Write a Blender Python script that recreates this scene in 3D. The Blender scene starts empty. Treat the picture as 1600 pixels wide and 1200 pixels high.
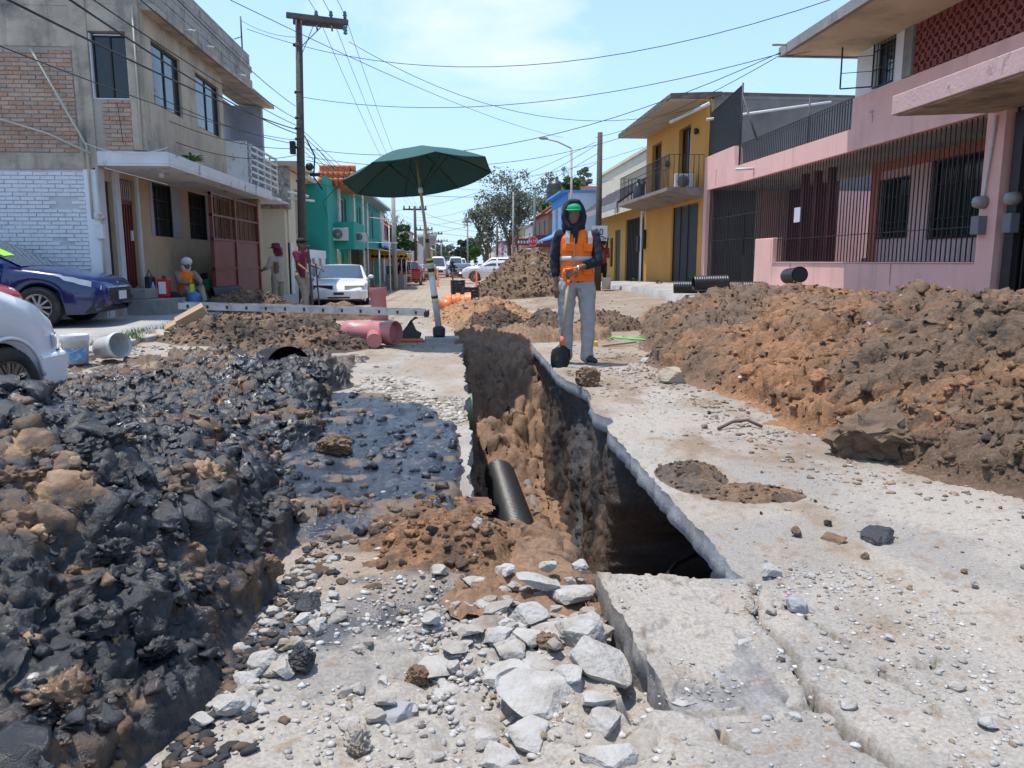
import bpy, math, random
import numpy as np
from mathutils import Vector, Matrix, Euler
random.seed(7); np.random.seed(7)
R = math.radians
SC = bpy.context.scene
COL = SC.collection
# ------------------------------------------------------------------ camera
EYE, FPX, PITCH, YAW = 1.15, 1200.0, R(9.09), R(4.05)
cam = bpy.data.objects.new('camera', bpy.data.cameras.new('camera'))
COL.objects.link(cam); SC.camera = cam
cam.data.sensor_width = 36; cam.data.lens = 27.0
cam.data.clip_start = 0.05; cam.data.clip_end = 3000
cam.location = (0, 0, EYE)
cam.rotation_euler = Euler((R(90)-PITCH, 0, -YAW), 'XYZ')
SC.render.resolution_x = 1024; SC.render.resolution_y = 768
# ------------------------------------------------------------------ light
SUN = Vector((-0.22, 0.08, 0.96)).normalized()
w = bpy.data.worlds.new('World'); SC.world = w; w.use_nodes = True
nt = w.node_tree; N = nt.nodes; L = nt.links
bg = N['Background']; bg.inputs['Strength'].default_value = 0.15
sky = N.new('ShaderNodeTexSky'); sky.sky_type = 'NISHITA'; sky.sun_disc = False
sky.sun_elevation = math.asin(SUN.z); sky.sun_rotation = math.atan2(SUN.x, SUN.y)
sky.air_density = 1.0; sky.dust_density = 0.25; sky.ozone_density = 2.0
tc = N.new('ShaderNodeTexCoord'); mp = N.new('ShaderNodeMapping')
mp.inputs['Scale'].default_value = (1.5, 1.5, 2.6)
cn = N.new('ShaderNodeTexNoise'); cn.inputs['Scale'].default_value = 2.1
cn.inputs['Detail'].default_value = 9; cn.inputs['Roughness'].default_value = 0.56
cn.inputs['Distortion'].default_value = 0.35
rp = N.new('ShaderNodeValToRGB'); rp.color_ramp.elements[0].position = 0.54; rp.color_ramp.elements[1].position = 0.70
rp.color_ramp.elements[0].color = (0.0, 0.0, 0.0, 1); rp.color_ramp.elements[1].color = (0.8, 0.8, 0.8, 1)
mx = N.new('ShaderNodeMix'); mx.data_type = 'RGBA'
mx.inputs['B'].default_value = (3.5, 3.8, 4.05, 1)
L.new(tc.outputs['Generated'], mp.inputs['Vector']); L.new(mp.outputs['Vector'], cn.inputs['Vector'])
L.new(cn.outputs['Fac'], rp.inputs['Fac']); L.new(rp.outputs['Color'], mx.inputs['Factor'])
sx = N.new('ShaderNodeSeparateXYZ'); L.new(tc.outputs['Generated'], sx.inputs['Vector'])
hz = N.new('ShaderNodeMapRange'); hz.interpolation_type = 'SMOOTHSTEP'; hz.inputs['From Min'].default_value = -0.02; hz.inputs['From Max'].default_value = 0.42
hz.inputs['To Min'].default_value = 0.85; hz.inputs['To Max'].default_value = 0.25; L.new(sx.outputs['Z'], hz.inputs['Value'])
hm = N.new('ShaderNodeMix'); hm.data_type = 'RGBA'; hm.inputs['B'].default_value = (1.7, 2.6, 3.75, 1)      # pale haze towards the horizon
L.new(hz.outputs['Result'], hm.inputs['Factor']); L.new(sky.outputs['Color'], hm.inputs['A']); L.new(hm.outputs['Result'], mx.inputs['A']); L.new(mx.outputs['Result'], bg.inputs['Color'])
sl = bpy.data.lights.new('sun', 'SUN'); sl.energy = 2.8; sl.angle = R(0.9); sl.color = (1.0, 0.945, 0.87)
so = bpy.data.objects.new('sun', sl); COL.objects.link(so)
so.rotation_euler = SUN.to_track_quat('Z', 'Y').to_euler(); so.location = (0, 0, 30)
SC.view_settings.view_transform = 'Standard'; SC.view_settings.look = 'None'
SC.view_settings.exposure = 0.94; SC.view_settings.gamma = 1.0; SC.view_settings.use_curve_mapping = False
SC.cycles.use_denoising = True; SC.cycles.max_bounces = 6; SC.cycles.use_adaptive_sampling = True
SC.cycles.adaptive_threshold = 0.02

# ------------------------------------------------------------------ noise (vectorised)
_rs = np.random.RandomState(3)
_perm = np.concatenate([_rs.permutation(256)]*3).astype(np.int64)
_grad = _rs.normal(size=(256, 3)); _grad /= np.linalg.norm(_grad, axis=1)[:, None]
def perlin(P):
    P = np.asarray(P, float); Pi = np.floor(P).astype(np.int64); f = P-Pi; Pi &= 255
    u = f*f*f*(f*(f*6-15)+10); out = 0
    for dx in (0, 1):
        wx = u[:, 0] if dx else 1-u[:, 0]
        for dy in (0, 1):
            wy = u[:, 1] if dy else 1-u[:, 1]
            for dz in (0, 1):
                wz = u[:, 2] if dz else 1-u[:, 2]
                h = _perm[_perm[_perm[(Pi[:, 0]+dx) & 255]+((Pi[:, 1]+dy) & 255)]+((Pi[:, 2]+dz) & 255)]
                g = _grad[h]
                out = out+wx*wy*wz*(g[:, 0]*(f[:, 0]-dx)+g[:, 1]*(f[:, 1]-dy)+g[:, 2]*(f[:, 2]-dz))
    return out*1.5
def fbm(P, sc, oct=4, seed=0.0, gain=0.5):
    P = np.asarray(P, float)*sc+seed*17.31; a, s, o = 1.0, 0.0, 0.0
    for i in range(oct):
        s = s+a*perlin(P); P = P*2.03+5.1; a *= gain
    return s
def p3(x, y, z=0.0):
    x = np.asarray(x, float); y = np.asarray(y, float)
    return np.stack([x.ravel(), y.ravel(), np.broadcast_to(z, x.shape).ravel()], 1)
def worley(P, sc, seed=0):
    """nearest feature point distance, second nearest distance and a random value of the cell, in 3D"""
    P = np.asarray(P, float)*sc+seed*7.7; Pi = np.floor(P).astype(np.int64)
    d1 = np.full(len(P), 9.0); d2 = np.full(len(P), 9.0); idv = np.zeros(len(P))
    for dx in (-1, 0, 1):
        for dy in (-1, 0, 1):
            for dz in (-1, 0, 1):
                c = Pi+np.array([dx, dy, dz])
                h = _perm[_perm[_perm[c[:, 0] & 255]+(c[:, 1] & 255)]+(c[:, 2] & 255)]
                q = c+0.5+_grad[h]*0.42
                d = np.sqrt(((P-q)**2).sum(1)); near = d < d1
                d2 = np.where(near, d1, np.minimum(d2, d)); idv = np.where(near, h/255.0, idv); d1 = np.where(near, d, d1)
    return d1, d2, idv
def sstep(a, b, x):
    t = np.clip((x-a)/(b-a), 0, 1); return t*t*(3-2*t)
def lerp(a, b, t): return a+(b-a)*t

# ------------------------------------------------------------------ materials
MATS = {}
def mat(name, col, rough=0.75, metal=0.0, var=0.12, vs=2.0, bump=0.15, bs=30.0, col2=None, mixlo=0.5, mixhi=0.7, ms=1.2,
        streak=None, stf=0.5, coat=0.0, alpha=1.0, trans=0.0, emis=None, spec=0.5, strz=0.25):
    """procedural Principled material: noise-varied base colour, optional second colour in patches, optional vertical streaks, bump"""
    if name in MATS: return MATS[name]
    m = bpy.data.materials.new(name); MATS[name] = m; m.use_nodes = True
    nt = m.node_tree; N = nt.nodes; L = nt.links; b = N['Principled BSDF']
    b.inputs['Roughness'].default_value = rough; b.inputs['Metallic'].default_value = metal
    b.inputs['Specular IOR Level'].default_value = spec
    b.inputs['Coat Weight'].default_value = coat; b.inputs['Coat Roughness'].default_value = 0.06
    b.inputs['Alpha'].default_value = alpha; b.inputs['Transmission Weight'].default_value = trans
    g = N.new('ShaderNodeNewGeometry')
    n1 = N.new('ShaderNodeTexNoise'); n1.inputs['Scale'].default_value = vs; n1.inputs['Detail'].default_value = 6
    n1.inputs['Roughness'].default_value = 0.6
    L.new(g.outputs['Position'], n1.inputs['Vector'])
    r = N.new('ShaderNodeMapRange'); r.inputs['From Min'].default_value = 0.25; r.inputs['From Max'].default_value = 0.75
    r.inputs['To Min'].default_value = 1-var; r.inputs['To Max'].default_value = 1+var
    L.new(n1.outputs['Fac'], r.inputs['Value'])
    src = None
    c = tuple(col)+(1,)
    def mixc(fac, A, B):
        k = N.new('ShaderNodeMix'); k.data_type = 'RGBA'
        if hasattr(fac, 'links'): L.new(fac, k.inputs['Factor'])
        else: k.inputs['Factor'].default_value = fac
        for s, v in (('A', A), ('B', B)):
            if hasattr(v, 'links'): L.new(v, k.inputs[s])
            else: k.inputs[s].default_value = v
        return k.outputs['Result']
    base = c
    if col2 is not None:
        n2 = N.new('ShaderNodeTexNoise'); n2.inputs['Scale'].default_value = ms; n2.inputs['Detail'].default_value = 9
        n2.inputs['Roughness'].default_value = 0.68; L.new(g.outputs['Position'], n2.inputs['Vector'])
        q = N.new('ShaderNodeMapRange'); q.inputs['From Min'].default_value = mixlo; q.inputs['From Max'].default_value = mixhi
        L.new(n2.outputs['Fac'], q.inputs['Value']); base = mixc(q.outputs['Result'], base, tuple(col2)+(1,))
    if streak is not None:
        mp = N.new('ShaderNodeMapping'); mp.inputs['Scale'].default_value = (4.0, 4.0, strz)
        L.new(g.outputs['Position'], mp.inputs['Vector'])
        n3 = N.new('ShaderNodeTexNoise'); n3.inputs['Scale'].default_value = 1.0; n3.inputs['Detail'].default_value = 8
        n3.inputs['Roughness'].default_value = 0.7; L.new(mp.outputs['Vector'], n3.inputs['Vector'])
        q = N.new('ShaderNodeMapRange'); q.inputs['From Min'].default_value = 0.53; q.inputs['From Max'].default_value = 0.75
        q.inputs['To Max'].default_value = stf
        L.new(n3.outputs['Fac'], q.inputs['Value']); base = mixc(q.outputs['Result'], base, tuple(streak)+(1,))
    hs = N.new('ShaderNodeVectorMath'); hs.operation = 'SCALE'
    if hasattr(base, 'links'): L.new(base, hs.inputs[0])
    else: hs.inputs[0].default_value = base[:3]
    L.new(r.outputs['Result'], hs.inputs['Scale']); L.new(hs.outputs['Vector'], b.inputs['Base Color'])
    if emis:
        b.inputs['Emission Color'].default_value = c; b.inputs['Emission Strength'].default_value = emis
    if bump:
        n4 = N.new('ShaderNodeTexNoise'); n4.inputs['Scale'].default_value = bs; n4.inputs['Detail'].default_value = 5
        L.new(g.outputs['Position'], n4.inputs['Vector'])
        bp = N.new('ShaderNodeBump'); bp.inputs['Strength'].default_value = bump; bp.inputs['Distance'].default_value = 0.02
        L.new(n4.outputs['Fac'], bp.inputs['Height']); L.new(bp.outputs['Normal'], b.inputs['Normal'])
    return m
def soil_mat(name, rough=None, bumps=0.5, sc=60.0, dist=0.012, spec=0.5, fine=0.28):
    """earth: base colour and wetness come from a per-point attribute of the material mix, grain from noise"""
    if name in MATS: return MATS[name]
    m = bpy.data.materials.new(name); MATS[name] = m; m.use_nodes = True
    nt = m.node_tree; N = nt.nodes; L = nt.links; b = N['Principled BSDF']
    a = N.new('ShaderNodeAttribute'); a.attribute_name = 'soil'
    g = N.new('ShaderNodeNewGeometry')
    n1 = N.new('ShaderNodeTexNoise'); n1.inputs['Scale'].default_value = sc; n1.inputs['Detail'].default_value = 7; n1.inputs['Roughness'].default_value = 0.65
    L.new(g.outputs['Position'], n1.inputs['Vector'])
    r = N.new('ShaderNodeMapRange'); r.inputs['From Min'].default_value = 0.3; r.inputs['From Max'].default_value = 0.7
    r.inputs['To Min'].default_value = 1-fine; r.inputs['To Max'].default_value = 1+fine; L.new(n1.outputs['Fac'], r.inputs['Value'])
    hs = N.new('ShaderNodeVectorMath'); hs.operation = 'SCALE'
    L.new(a.outputs['Color'], hs.inputs[0]); L.new(r.outputs['Result'], hs.inputs['Scale']); L.new(hs.outputs['Vector'], b.inputs['Base Color'])
    if rough is None: L.new(a.outputs['Alpha'], b.inputs['Roughness'])
    else: b.inputs['Roughness'].default_value = rough
    b.inputs['Specular IOR Level'].default_value = spec
    n2 = N.new('ShaderNodeTexNoise'); n2.inputs['Scale'].default_value = sc*0.8; n2.inputs['Detail'].default_value = 8; n2.inputs['Roughness'].default_value = 0.7
    L.new(g.outputs['Position'], n2.inputs['Vector'])
    bp = N.new('ShaderNodeBump'); bp.inputs['Strength'].default_value = bumps; bp.inputs['Distance'].default_value = dist
    L.new(n2.outputs['Fac'], bp.inputs['Height']); L.new(bp.outputs['Normal'], b.inputs['Normal'])
    return m

# ------------------------------------------------------------------ objects
def tag(o, label=None, cat=None, group=None, kind=None):
    if label: o['label'] = label
    if cat: o['category'] = cat
    if group: o['group'] = group
    if kind: o['kind'] = kind
    return o
def thing(name, label, cat, loc=(0, 0, 0), rz=0.0, group=None):
    o = bpy.data.objects.new(name, None); COL.objects.link(o); o.empty_display_size = 0.2
    o.location = loc; o.rotation_euler = (0, 0, rz); return tag(o, label, cat, group)
def adopt(o, parent, world=True):
    """world: the mesh was modelled in world coordinates, the parent (an Empty) stands at its base"""
    o.parent = parent
    if world and parent.type == 'EMPTY' and parent.parent is None:
        o.matrix_parent_inverse = (Matrix.Translation(parent.location) @ parent.rotation_euler.to_matrix().to_4x4()).inverted()
def clone(root, loc=None, rz=None, label=None, scale=None, **k):
    def cp(o, par):
        c = o.copy(); COL.objects.link(c)
        if par is not None: c.parent = par
        for ch in KIDS.get(o.name, []): KIDS.setdefault(c.name, []).append(cp(ch, c))
        return c
    c = cp(root, None)
    if loc is not None: c.location = loc
    if rz is not None: c.rotation_euler = (0, 0, rz)
    if scale is not None: c.scale = (scale,)*3 if not hasattr(scale, '__len__') else scale
    return tag(c, label, **k)
KIDS = {}
def mesh_np(name, V, Q, mats, parent=None, smooth=True, col=None, world=True, origin=None):
    V = np.asarray(V, np.float32); Q = np.asarray(Q, np.int32)
    if origin is not None: V = V-np.asarray(origin, np.float32)
    me = bpy.data.meshes.new(name); n = Q.shape[1]
    me.vertices.add(len(V)); me.vertices.foreach_set('co', V.ravel())
    me.loops.add(Q.size); me.loops.foreach_set('vertex_index', Q.ravel())
    me.polygons.add(len(Q)); me.polygons.foreach_set('loop_start', np.arange(0, Q.size, n, dtype=np.int32))
    me.polygons.foreach_set('loop_total', np.full(len(Q), n, np.int32))
    me.update(calc_edges=True)
    if smooth: me.polygons.foreach_set('use_smooth', np.ones(len(Q), bool))
    if col is not None:
        at_ = me.color_attributes.new('soil', 'FLOAT_COLOR', 'POINT'); at_.data.foreach_set('color', np.asarray(col, np.float32).ravel())
    for m in (mats if isinstance(mats, (list, tuple)) else [mats]): me.materials.append(m)
    o = bpy.data.objects.new(name, me); COL.objects.link(o)
    if origin is not None: o.location = origin
    if parent is not None:
        adopt(o, parent, world); KIDS.setdefault(parent.name, []).append(o)
    return o
class MB:
    """collects shapes of ONE part"""
    def __init__(s): s.v = []; s.f = []; s.mi = []; s.cur = 0; s.sm = []
    def add(s, vs, fs, smooth=False):
        b = len(s.v); s.v += [tuple(p) for p in vs]
        for f in fs: s.f.append([b+i for i in f]); s.mi.append(s.cur); s.sm.append(smooth)
        return s
    def box(s, x0, x1, y0, y1, z0, z1):
        if x0 > x1: x0, x1 = x1, x0
        if y0 > y1: y0, y1 = y1, y0
        if z0 > z1: z0, z1 = z1, z0
        return s.add([(x0, y0, z0), (x1, y0, z0), (x1, y1, z0), (x0, y1, z0), (x0, y0, z1), (x1, y0, z1), (x1, y1, z1), (x0, y1, z1)],
              [(0, 3, 2, 1), (4, 5, 6, 7), (0, 1, 5, 4), (1, 2, 6, 5), (2, 3, 7, 6), (3, 0, 4, 7)])
    def bar(s, a, b, w, d, up=(0, 0, 1)):
        """rectangular bar from a to b, w wide and d deep"""
        a = Vector(a); b = Vector(b); t = (b-a).normalized(); u = Vector(up)
        if abs(t.dot(u)) > 0.98: u = Vector((1, 0, 0))
        r = t.cross(u).normalized(); q = r.cross(t).normalized(); r = r*w/2; q = q*d/2
        return s.add([a-r-q, a+r-q, a+r+q, a-r+q, b-r-q, b+r-q, b+r+q, b-r+q],
              [(0, 3, 2, 1), (4, 5, 6, 7), (0, 1, 5, 4), (1, 2, 6, 5), (2, 3, 7, 6), (3, 0, 4, 7)])
    def tube(s, pts, r, n=8, caps=True, smooth=True):
        pts = [Vector(p) for p in pts]; rs = r if hasattr(r, '__len__') else [r]*len(pts); vs = []; fs = []
        pu = None
        for i, p in enumerate(pts):
            t = (pts[min(i+1, len(pts)-1)]-pts[max(i-1, 0)])
            t = t.normalized() if t.length > 1e-9 else Vector((0, 0, 1))
            if pu is None:
                u = Vector((0, 0, 1)) if abs(t.z) < 0.9 else Vector((1, 0, 0)); u = (u-t*u.dot(t)).normalized()
            else: u = (pu-t*pu.dot(t)).normalized()
            pu = u; q = t.cross(u)
            for k in range(n):
                a = 2*math.pi*k/n; vs.append(p+(u*math.cos(a)+q*math.sin(a))*rs[i])
        for i in range(len(pts)-1):
            for k in range(n): fs.append((i*n+k, i*n+(k+1) % n, (i+1)*n+(k+1) % n, (i+1)*n+k))
        s.add(vs, fs, smooth)
        if caps:
            b = len(s.v)-len(vs)
            s.f.append([b+k for k in reversed(range(n))]); s.f.append([b+(len(pts)-1)*n+k for k in range(n)]); s.mi += [s.cur]*2; s.sm += [False]*2
        return s
    def lathe(s, c, prof, n=24, axis='z', smooth=True, M=None):
        """prof: list of (radius, height) along the axis"""
        vs = []; fs = []
        for (r, h) in prof:
            for k in range(n):
                a = 2*math.pi*k/n; x, y = r*math.cos(a), r*math.sin(a)
                p = {'z': (x, y, h), 'y': (x, h, y), 'x': (h, x, y)}[axis]
                p = Vector(p); p = M @ p if M is not None else p
                vs.append((c[0]+p[0], c[1]+p[1], c[2]+p[2]))
        for i in range(len(prof)-1):
            for k in range(n): fs.append((i*n+k, i*n+(k+1) % n, (i+1)*n+(k+1) % n, (i+1)*n+k))
        return s.add(vs, fs, smooth)
    def prism(s, poly, axis, a, b):
        """polygon (2D) extruded along an axis: 'x' -> poly in (y,z), 'y' -> (x,z), 'z' -> (x,y)"""
        def P(p, h): return {'x': (h, p[0], p[1]), 'y': (p[0], h, p[1]), 'z': (p[0], p[1], h)}[axis]
        n = len(poly); vs = [P(p, a) for p in poly]+[P(p, b) for p in poly]
        fs = [tuple(reversed(range(n))), tuple(range(n, 2*n))]+[(i, (i+1) % n, n+(i+1) % n, n+i) for i in range(n)]
        return s.add(vs, fs)
    def ball(s, c, r, n=12, m=8, sq=(1, 1, 1)):
        prof = [(max(math.sin(math.pi*i/m), 1e-3), -math.cos(math.pi*i/m)) for i in range(m+1)]; vs = []; fs = []
        for (q, h) in prof:
            for k in range(n):
                a = 2*math.pi*k/n; vs.append((c[0]+q*math.cos(a)*r*sq[0], c[1]+q*math.sin(a)*r*sq[1], c[2]+h*r*sq[2]))
        for i in range(m):
            for k in range(n): fs.append((i*n+k, i*n+(k+1) % n, (i+1)*n+(k+1) % n, (i+1)*n+k))
        return s.add(vs, fs, True)
    def build(s, name, mats, parent=None, bevel=0.0, sub=0, smooth=False, world=True, solid=0.0, seg=2, origin=None):
        me = bpy.data.meshes.new(name)
        vs = s.v if origin is None else [(p[0]-origin[0], p[1]-origin[1], p[2]-origin[2]) for p in s.v]
        me.from_pydata(vs, [], s.f)
        for m in (mats if isinstance(mats, (list, tuple)) else [mats]): me.materials.append(m)
        me.polygons.foreach_set('material_index', s.mi)
        me.polygons.foreach_set('use_smooth', [True]*len(s.f) if (smooth or sub) else s.sm)
        me.update()
        o = bpy.data.objects.new(name, me); COL.objects.link(o)
        if origin is not None: o.location = origin
        if solid: k = o.modifiers.new('s', 'SOLIDIFY'); k.thickness = solid
        if bevel: k = o.modifiers.new('b', 'BEVEL'); k.width = bevel; k.segments = seg; k.limit_method = 'ANGLE'; k.angle_limit = R(35)
        if sub: k = o.modifiers.new('u', 'SUBSURF'); k.levels = sub; k.render_levels = sub
        if parent is not None:
            adopt(o, parent, world); KIDS.setdefault(parent.name, []).append(o)
        return o
def ico(sub):
    import bmesh
    bm = bmesh.new(); bmesh.ops.create_icosphere(bm, subdivisions=sub, radius=1.0)
    V = np.array([v.co[:] for v in bm.verts]); F = np.array([[v.index for v in f.verts] for f in bm.faces]); bm.free(); return V, F
ICO = {k: ico(k) for k in (1, 2, 3, 4)}

# ------------------------------------------------------------------ lie of the land
def gz(x, y):
    """height of the bare ground"""
    x = np.asarray(x, float); y = np.asarray(y, float)
    zl = np.interp(y, [-10, 9, 16, 28, 56, 110, 300], [0, 0, -0.06, -0.32, -0.5, -0.65, -0.8])
    zr = np.interp(y, [-10, 9, 14, 22, 30, 45, 80, 300], [0, 0, 0.06, 0.22, 0.24, 0.0, -0.45, -0.8])
    t = sstep(-3.0, 6.0, x)
    z = zl*(1-t)+zr*t
    z = z-0.12*sstep(-2.6, -3.6, x)*sstep(10.5, 8.5, y)
    return z
def gzs(x, y): return float(gz(np.array([x]), np.array([y]))[0])

def at(px, py, Y):
    """point of the place seen at photo pixel (px, py) at street distance Y"""
    u = (px-800)/FPX; v = (600-py)/FPX; fy = math.cos(PITCH)+v*math.sin(PITCH); fz = -math.sin(PITCH)+v*math.cos(PITCH)
    x, y = u*math.cos(YAW)+fy*math.sin(YAW), -u*math.sin(YAW)+fy*math.cos(YAW); t = Y/y
    return Vector((x*t, Y, EYE+fz*t))
# ================================================================== GROUND
def normals(Xg, Yg, Zg):
    gy, gx = np.gradient(Zg); dx = np.gradient(Xg, axis=1); dy = np.gradient(Yg, axis=0)
    n = np.stack([-gx/dx, -gy/dy, np.ones_like(Zg)], -1); return n/np.linalg.norm(n, axis=-1, keepdims=True)
TXL, TXR, TYN, TYF = 0.07, 1.05, 2.60, 11.7      # trench opening
def jl(y): y = np.asarray(y, float); P = p3(y, y*0+3.3); return 0.05*fbm(P, 1.3, 4, 1)+0.02*fbm(P, 5.3, 5, 2, .65)
def jr(y):
    y = np.asarray(y, float); P = p3(y, y*0+8.3)
    return 0.018*fbm(P, 1.1, 4, 3)+0.014*fbm(P, 12, 3, 4)-0.02+0.13*np.exp(-((y-6.7)/0.55)**2)+0.10*np.exp(-((y-5.45)/0.16)**2)
def jn(x): x = np.asarray(x, float); P = p3(x, x*0+1.3); return 0.03*fbm(P, 3, 4, 5)+0.012*fbm(P, 16, 2, 6)
ys = [-3.0]
while ys[-1] < 0.6: ys.append(ys[-1]+0.3)
ys[-1] = 0.8
while ys[-1] < 400: ys.append(ys[-1]+max(0.0125, 0.0075*ys[-1]))
ys = np.array(ys)
def snap(a, v): a[np.argmin(abs(a-v))] = v
snap(ys, TYN); snap(ys, TYF)
xs = [0.0]
while xs[-1] < 400:
    d = 0.0125 if xs[-1] < 1.0 else 0.0125+(xs[-1]-1.0)*0.022
    xs.append(xs[-1]+d)
xp = np.array(xs)+0.5
xn = 0.5-np.array(xs)[1:]; xs = np.concatenate([xn[::-1], xp]); snap(xs, TXL); snap(xs, TXR)
iL = int(np.argmin(abs(xs-TXL))); iR = int(np.argmin(abs(xs-TXR))); jN = int(np.argmin(abs(ys-TYN))); jF = int(np.argmin(abs(ys-TYF)))
X, Y = np.meshgrid(xs, ys); JL = jl(ys); JR = jr(ys)
X = X+JL[:, None]*np.exp(-((X-TXL)/0.14)**2)+JR[:, None]*np.exp(-((X-TXR)/0.16)**2)*np.where(X > 0.5, 1, 0)
Y = Y+jn(xs)[None, :]*np.exp(-((Y-TYN)/0.12)**2)*np.exp(-((X-0.6)/0.8)**2)
P = p3(X, Y); near = np.exp(-P[:, 1]/14.0)
Z0 = gz(X, Y).ravel()
det = np.zeros(len(P)); k = (P[:, 1] < 30) & (abs(P[:, 0]) < 25)
Pk = P[k]
dirtm = fbm(Pk, 0.9, 5, 11)+0.5*fbm(Pk*np.array([1, 0.35, 1]), 3.1, 4, 12)      # dirt spread over the slab
spall = fbm(Pk, 2.3, 5, 14)
dd = 0.003*fbm(Pk, 5, 4, 13)+0.0035*fbm(Pk, 34, 3, 15)+0.007*sstep(0.0, 0.8, spall)*(sstep(.10, .16, fbm(Pk, 5.2, 5, 16))+sstep(.40, .46, fbm(Pk, 6.5, 5, 19)))
# rubble bed: the slab is broken away and lies lower there
bed = sstep(-0.55, -0.2, Pk[:, 0])*sstep(0.50, 0.44, Pk[:, 0])*sstep(1.5, 1.75, Pk[:, 1])*sstep(2.75, 2.6, Pk[:, 1])
bed2 = sstep(0.42, 0.47, Pk[:, 0])*sstep(.88, .82, Pk[:, 0])*sstep(1.8, 1.86, Pk[:, 1])*sstep(2.62, 2.58, Pk[:, 1])
lum = 0.045*fbm(Pk, 5, 4, 17)
dd = dd-bed*(0.045-lum)-bed2*0.10
det[k] = dd
# cracks of the near slab
def seg_d(P, a, b):
    a = np.array(a); b = np.array(b); t = np.clip(((P[:, :2]-a)@(b-a))/((b-a)@(b-a)), 0, 1); return np.linalg.norm(P[:, :2]-(a+t[:, None]*(b-a)), axis=1)
crk = np.full(len(Pk), 9.0)
wob = Pk.copy(); wob[:, 0] += 0.03*fbm(Pk, 9, 3, 21); wob[:, 1] += 0.03*fbm(Pk, 9, 3, 22)
CR = [((1.06, 2.58), (0.98, 2.30), .008), ((0.98, 2.30), (0.97, 2.05), .009), ((0.97, 2.05), (0.93, 1.80), .012), ((0.93, 1.80), (1.0, 1.6), .022), ((1.0, 1.6), (1.03, 1.45), .014),
      ((0.97, 2.05), (1.20, 1.95), .006), ((1.2, 1.95), (1.24, 1.75), .006), ((0.93, 1.80), (0.62, 1.78), .008), ((0.62, 1.78), (0.42, 1.86), .01), ((0.62, 1.78), (0.66, 1.6), .007),
      ((1.05, 2.4), (1.22, 2.3), .006), ((1.12, 2.28), (1.18, 2.08), .006), ((1.2, 1.95), (1.4, 1.98), .004)]
for a, b, wd in CR: crk = np.minimum(crk, seg_d(wob, a, b)/wd)
det[k] -= 0.07*sstep(1.0, 0.5, crk)+0.004*np.exp(-crk/1.5)
Z = Z0+det
# base colour of the slab: pale concrete, dust, brown smears, damp grey streams
c_conc = np.array([0.325, 0.292, 0.252]); c_conc2 = np.array([0.225, 0.207, 0.188]); c_dust = np.array([0.27, 0.21, 0.15]); c_brown = np.array([0.185, 0.122, 0.075]); c_far = np.array([0.31, 0.25, 0.19])
c_blk = np.array([0.03, 0.032, 0.038])
C = np.zeros((len(P), 4)); C[:, 3] = 0.85
far = sstep(9, 26, P[:, 1]); C[:, :3] = c_conc*(1-far[:, None])+c_far*far[:, None]
def g2s(x, y, cx, cy, rx, ry): return np.exp(-(((x-cx)/rx)**2+((y-cy)/ry)**2))
def blend(idx, m, c):
    C[idx, :3] = C[idx, :3]*(1-m[:, None])+c*m[:, None]
ki = np.nonzero(k)[0]
blend(ki, 0.7*sstep(-.1, 0.6, fbm(Pk, 1.6, 5, 31)), c_conc2)
blend(ki, 0.75*sstep(-0.15, 0.6, dirtm+0.35*sstep(3.5, 8, Pk[:, 1])), c_dust)
md = 0.75*sstep(0.22, 0.8, dirtm+0.35*np.exp(-((Pk[:, 0]-2.0)/0.9)**2)*sstep(3.0, 5.0, Pk[:, 1])+0.3*fbm(Pk, 11, 3, 33))
blend(ki, md, c_brown)
blend(ki, 0.6*sstep(0.38, 0.6, fbm(Pk, 17, 3, 35)), c_brown*1.2)
blend(ki, 0.55*sstep(0.35, 0.6, fbm(Pk, 23, 3, 36)), c_conc2*0.75)
toe = sstep(0.45, 0.0, np.abs(Pk[:, 0]-(1.95+0.1*Pk[:, 1]*0)))*0   # (unused)
# brown spill near the right heap's toe and round the worker
sp = sstep(1.5, 2.3, Pk[:, 0]+0.5*fbm(Pk, 1.7, 4, 41))*sstep(3.3, 4.6, Pk[:, 1])*(0.45+0.4*fbm(Pk, 6, 4, 42))
blend(ki, np.clip(sp, 0, 0.85), c_brown*0.95)
# damp grey stream from the black heap to the trench corner
st = np.minimum(seg_d(wob, (-0.75, 2.15), (-0.2, 2.5)), seg_d(wob, (-0.2, 2.5), (0.45, 2.75)))
stm = sstep(0.20, 0.09, st+0.05*fbm(Pk, 6, 4, 43))
blend(ki, 0.8*stm, np.array([0.13, 0.125, 0.12])); C[ki, 3] = C[ki, 3]*(1-stm)+0.45*stm
wet = sstep(0.10, 0.05, st+0.06*fbm(Pk, 8, 3, 44))
blend(ki, 0.8*wet, np.array([0.05, 0.06, 0.075])); C[ki, 3] = C[ki, 3]*(1-wet)+0.10*wet
Z[ki] -= 0.0*wet
smr = g2s(Pk[:, 0], Pk[:, 1], -.30, 3.25, .55, .55)*(0.75+.6*fbm(Pk*np.array([.7, 2.2, 1]), 2.6, 4, 45)); smr = np.clip(smr, 0, 1)
blend(ki, np.clip(1.3*smr, 0, .95), np.array([.22, .14, .085])); sm2 = sstep(.25, .6, smr*(.6+fbm(Pk*np.array([.6, 2.4, 1]), 3.4, 4, 46))); blend(ki, .85*sm2, np.array([.045, .042, .042])); C[ki, 3] = C[ki, 3]*(1-sm2)+.35*sm2
cm = sstep(1.0, 0.4, crk); blend(ki, 0.85*cm, np.array([0.04, 0.035, 0.03]))
kf = np.nonzero((P[:, 1] >= 5) & (P[:, 1] < 120))[0]
blend(kf, 0.55*sstep(0.1, 0.8, fbm(P[kf]*np.array([1, 0.3, 1]), 0.45, 4, 51)), np.array([0.29, 0.21, 0.14]))
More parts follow.
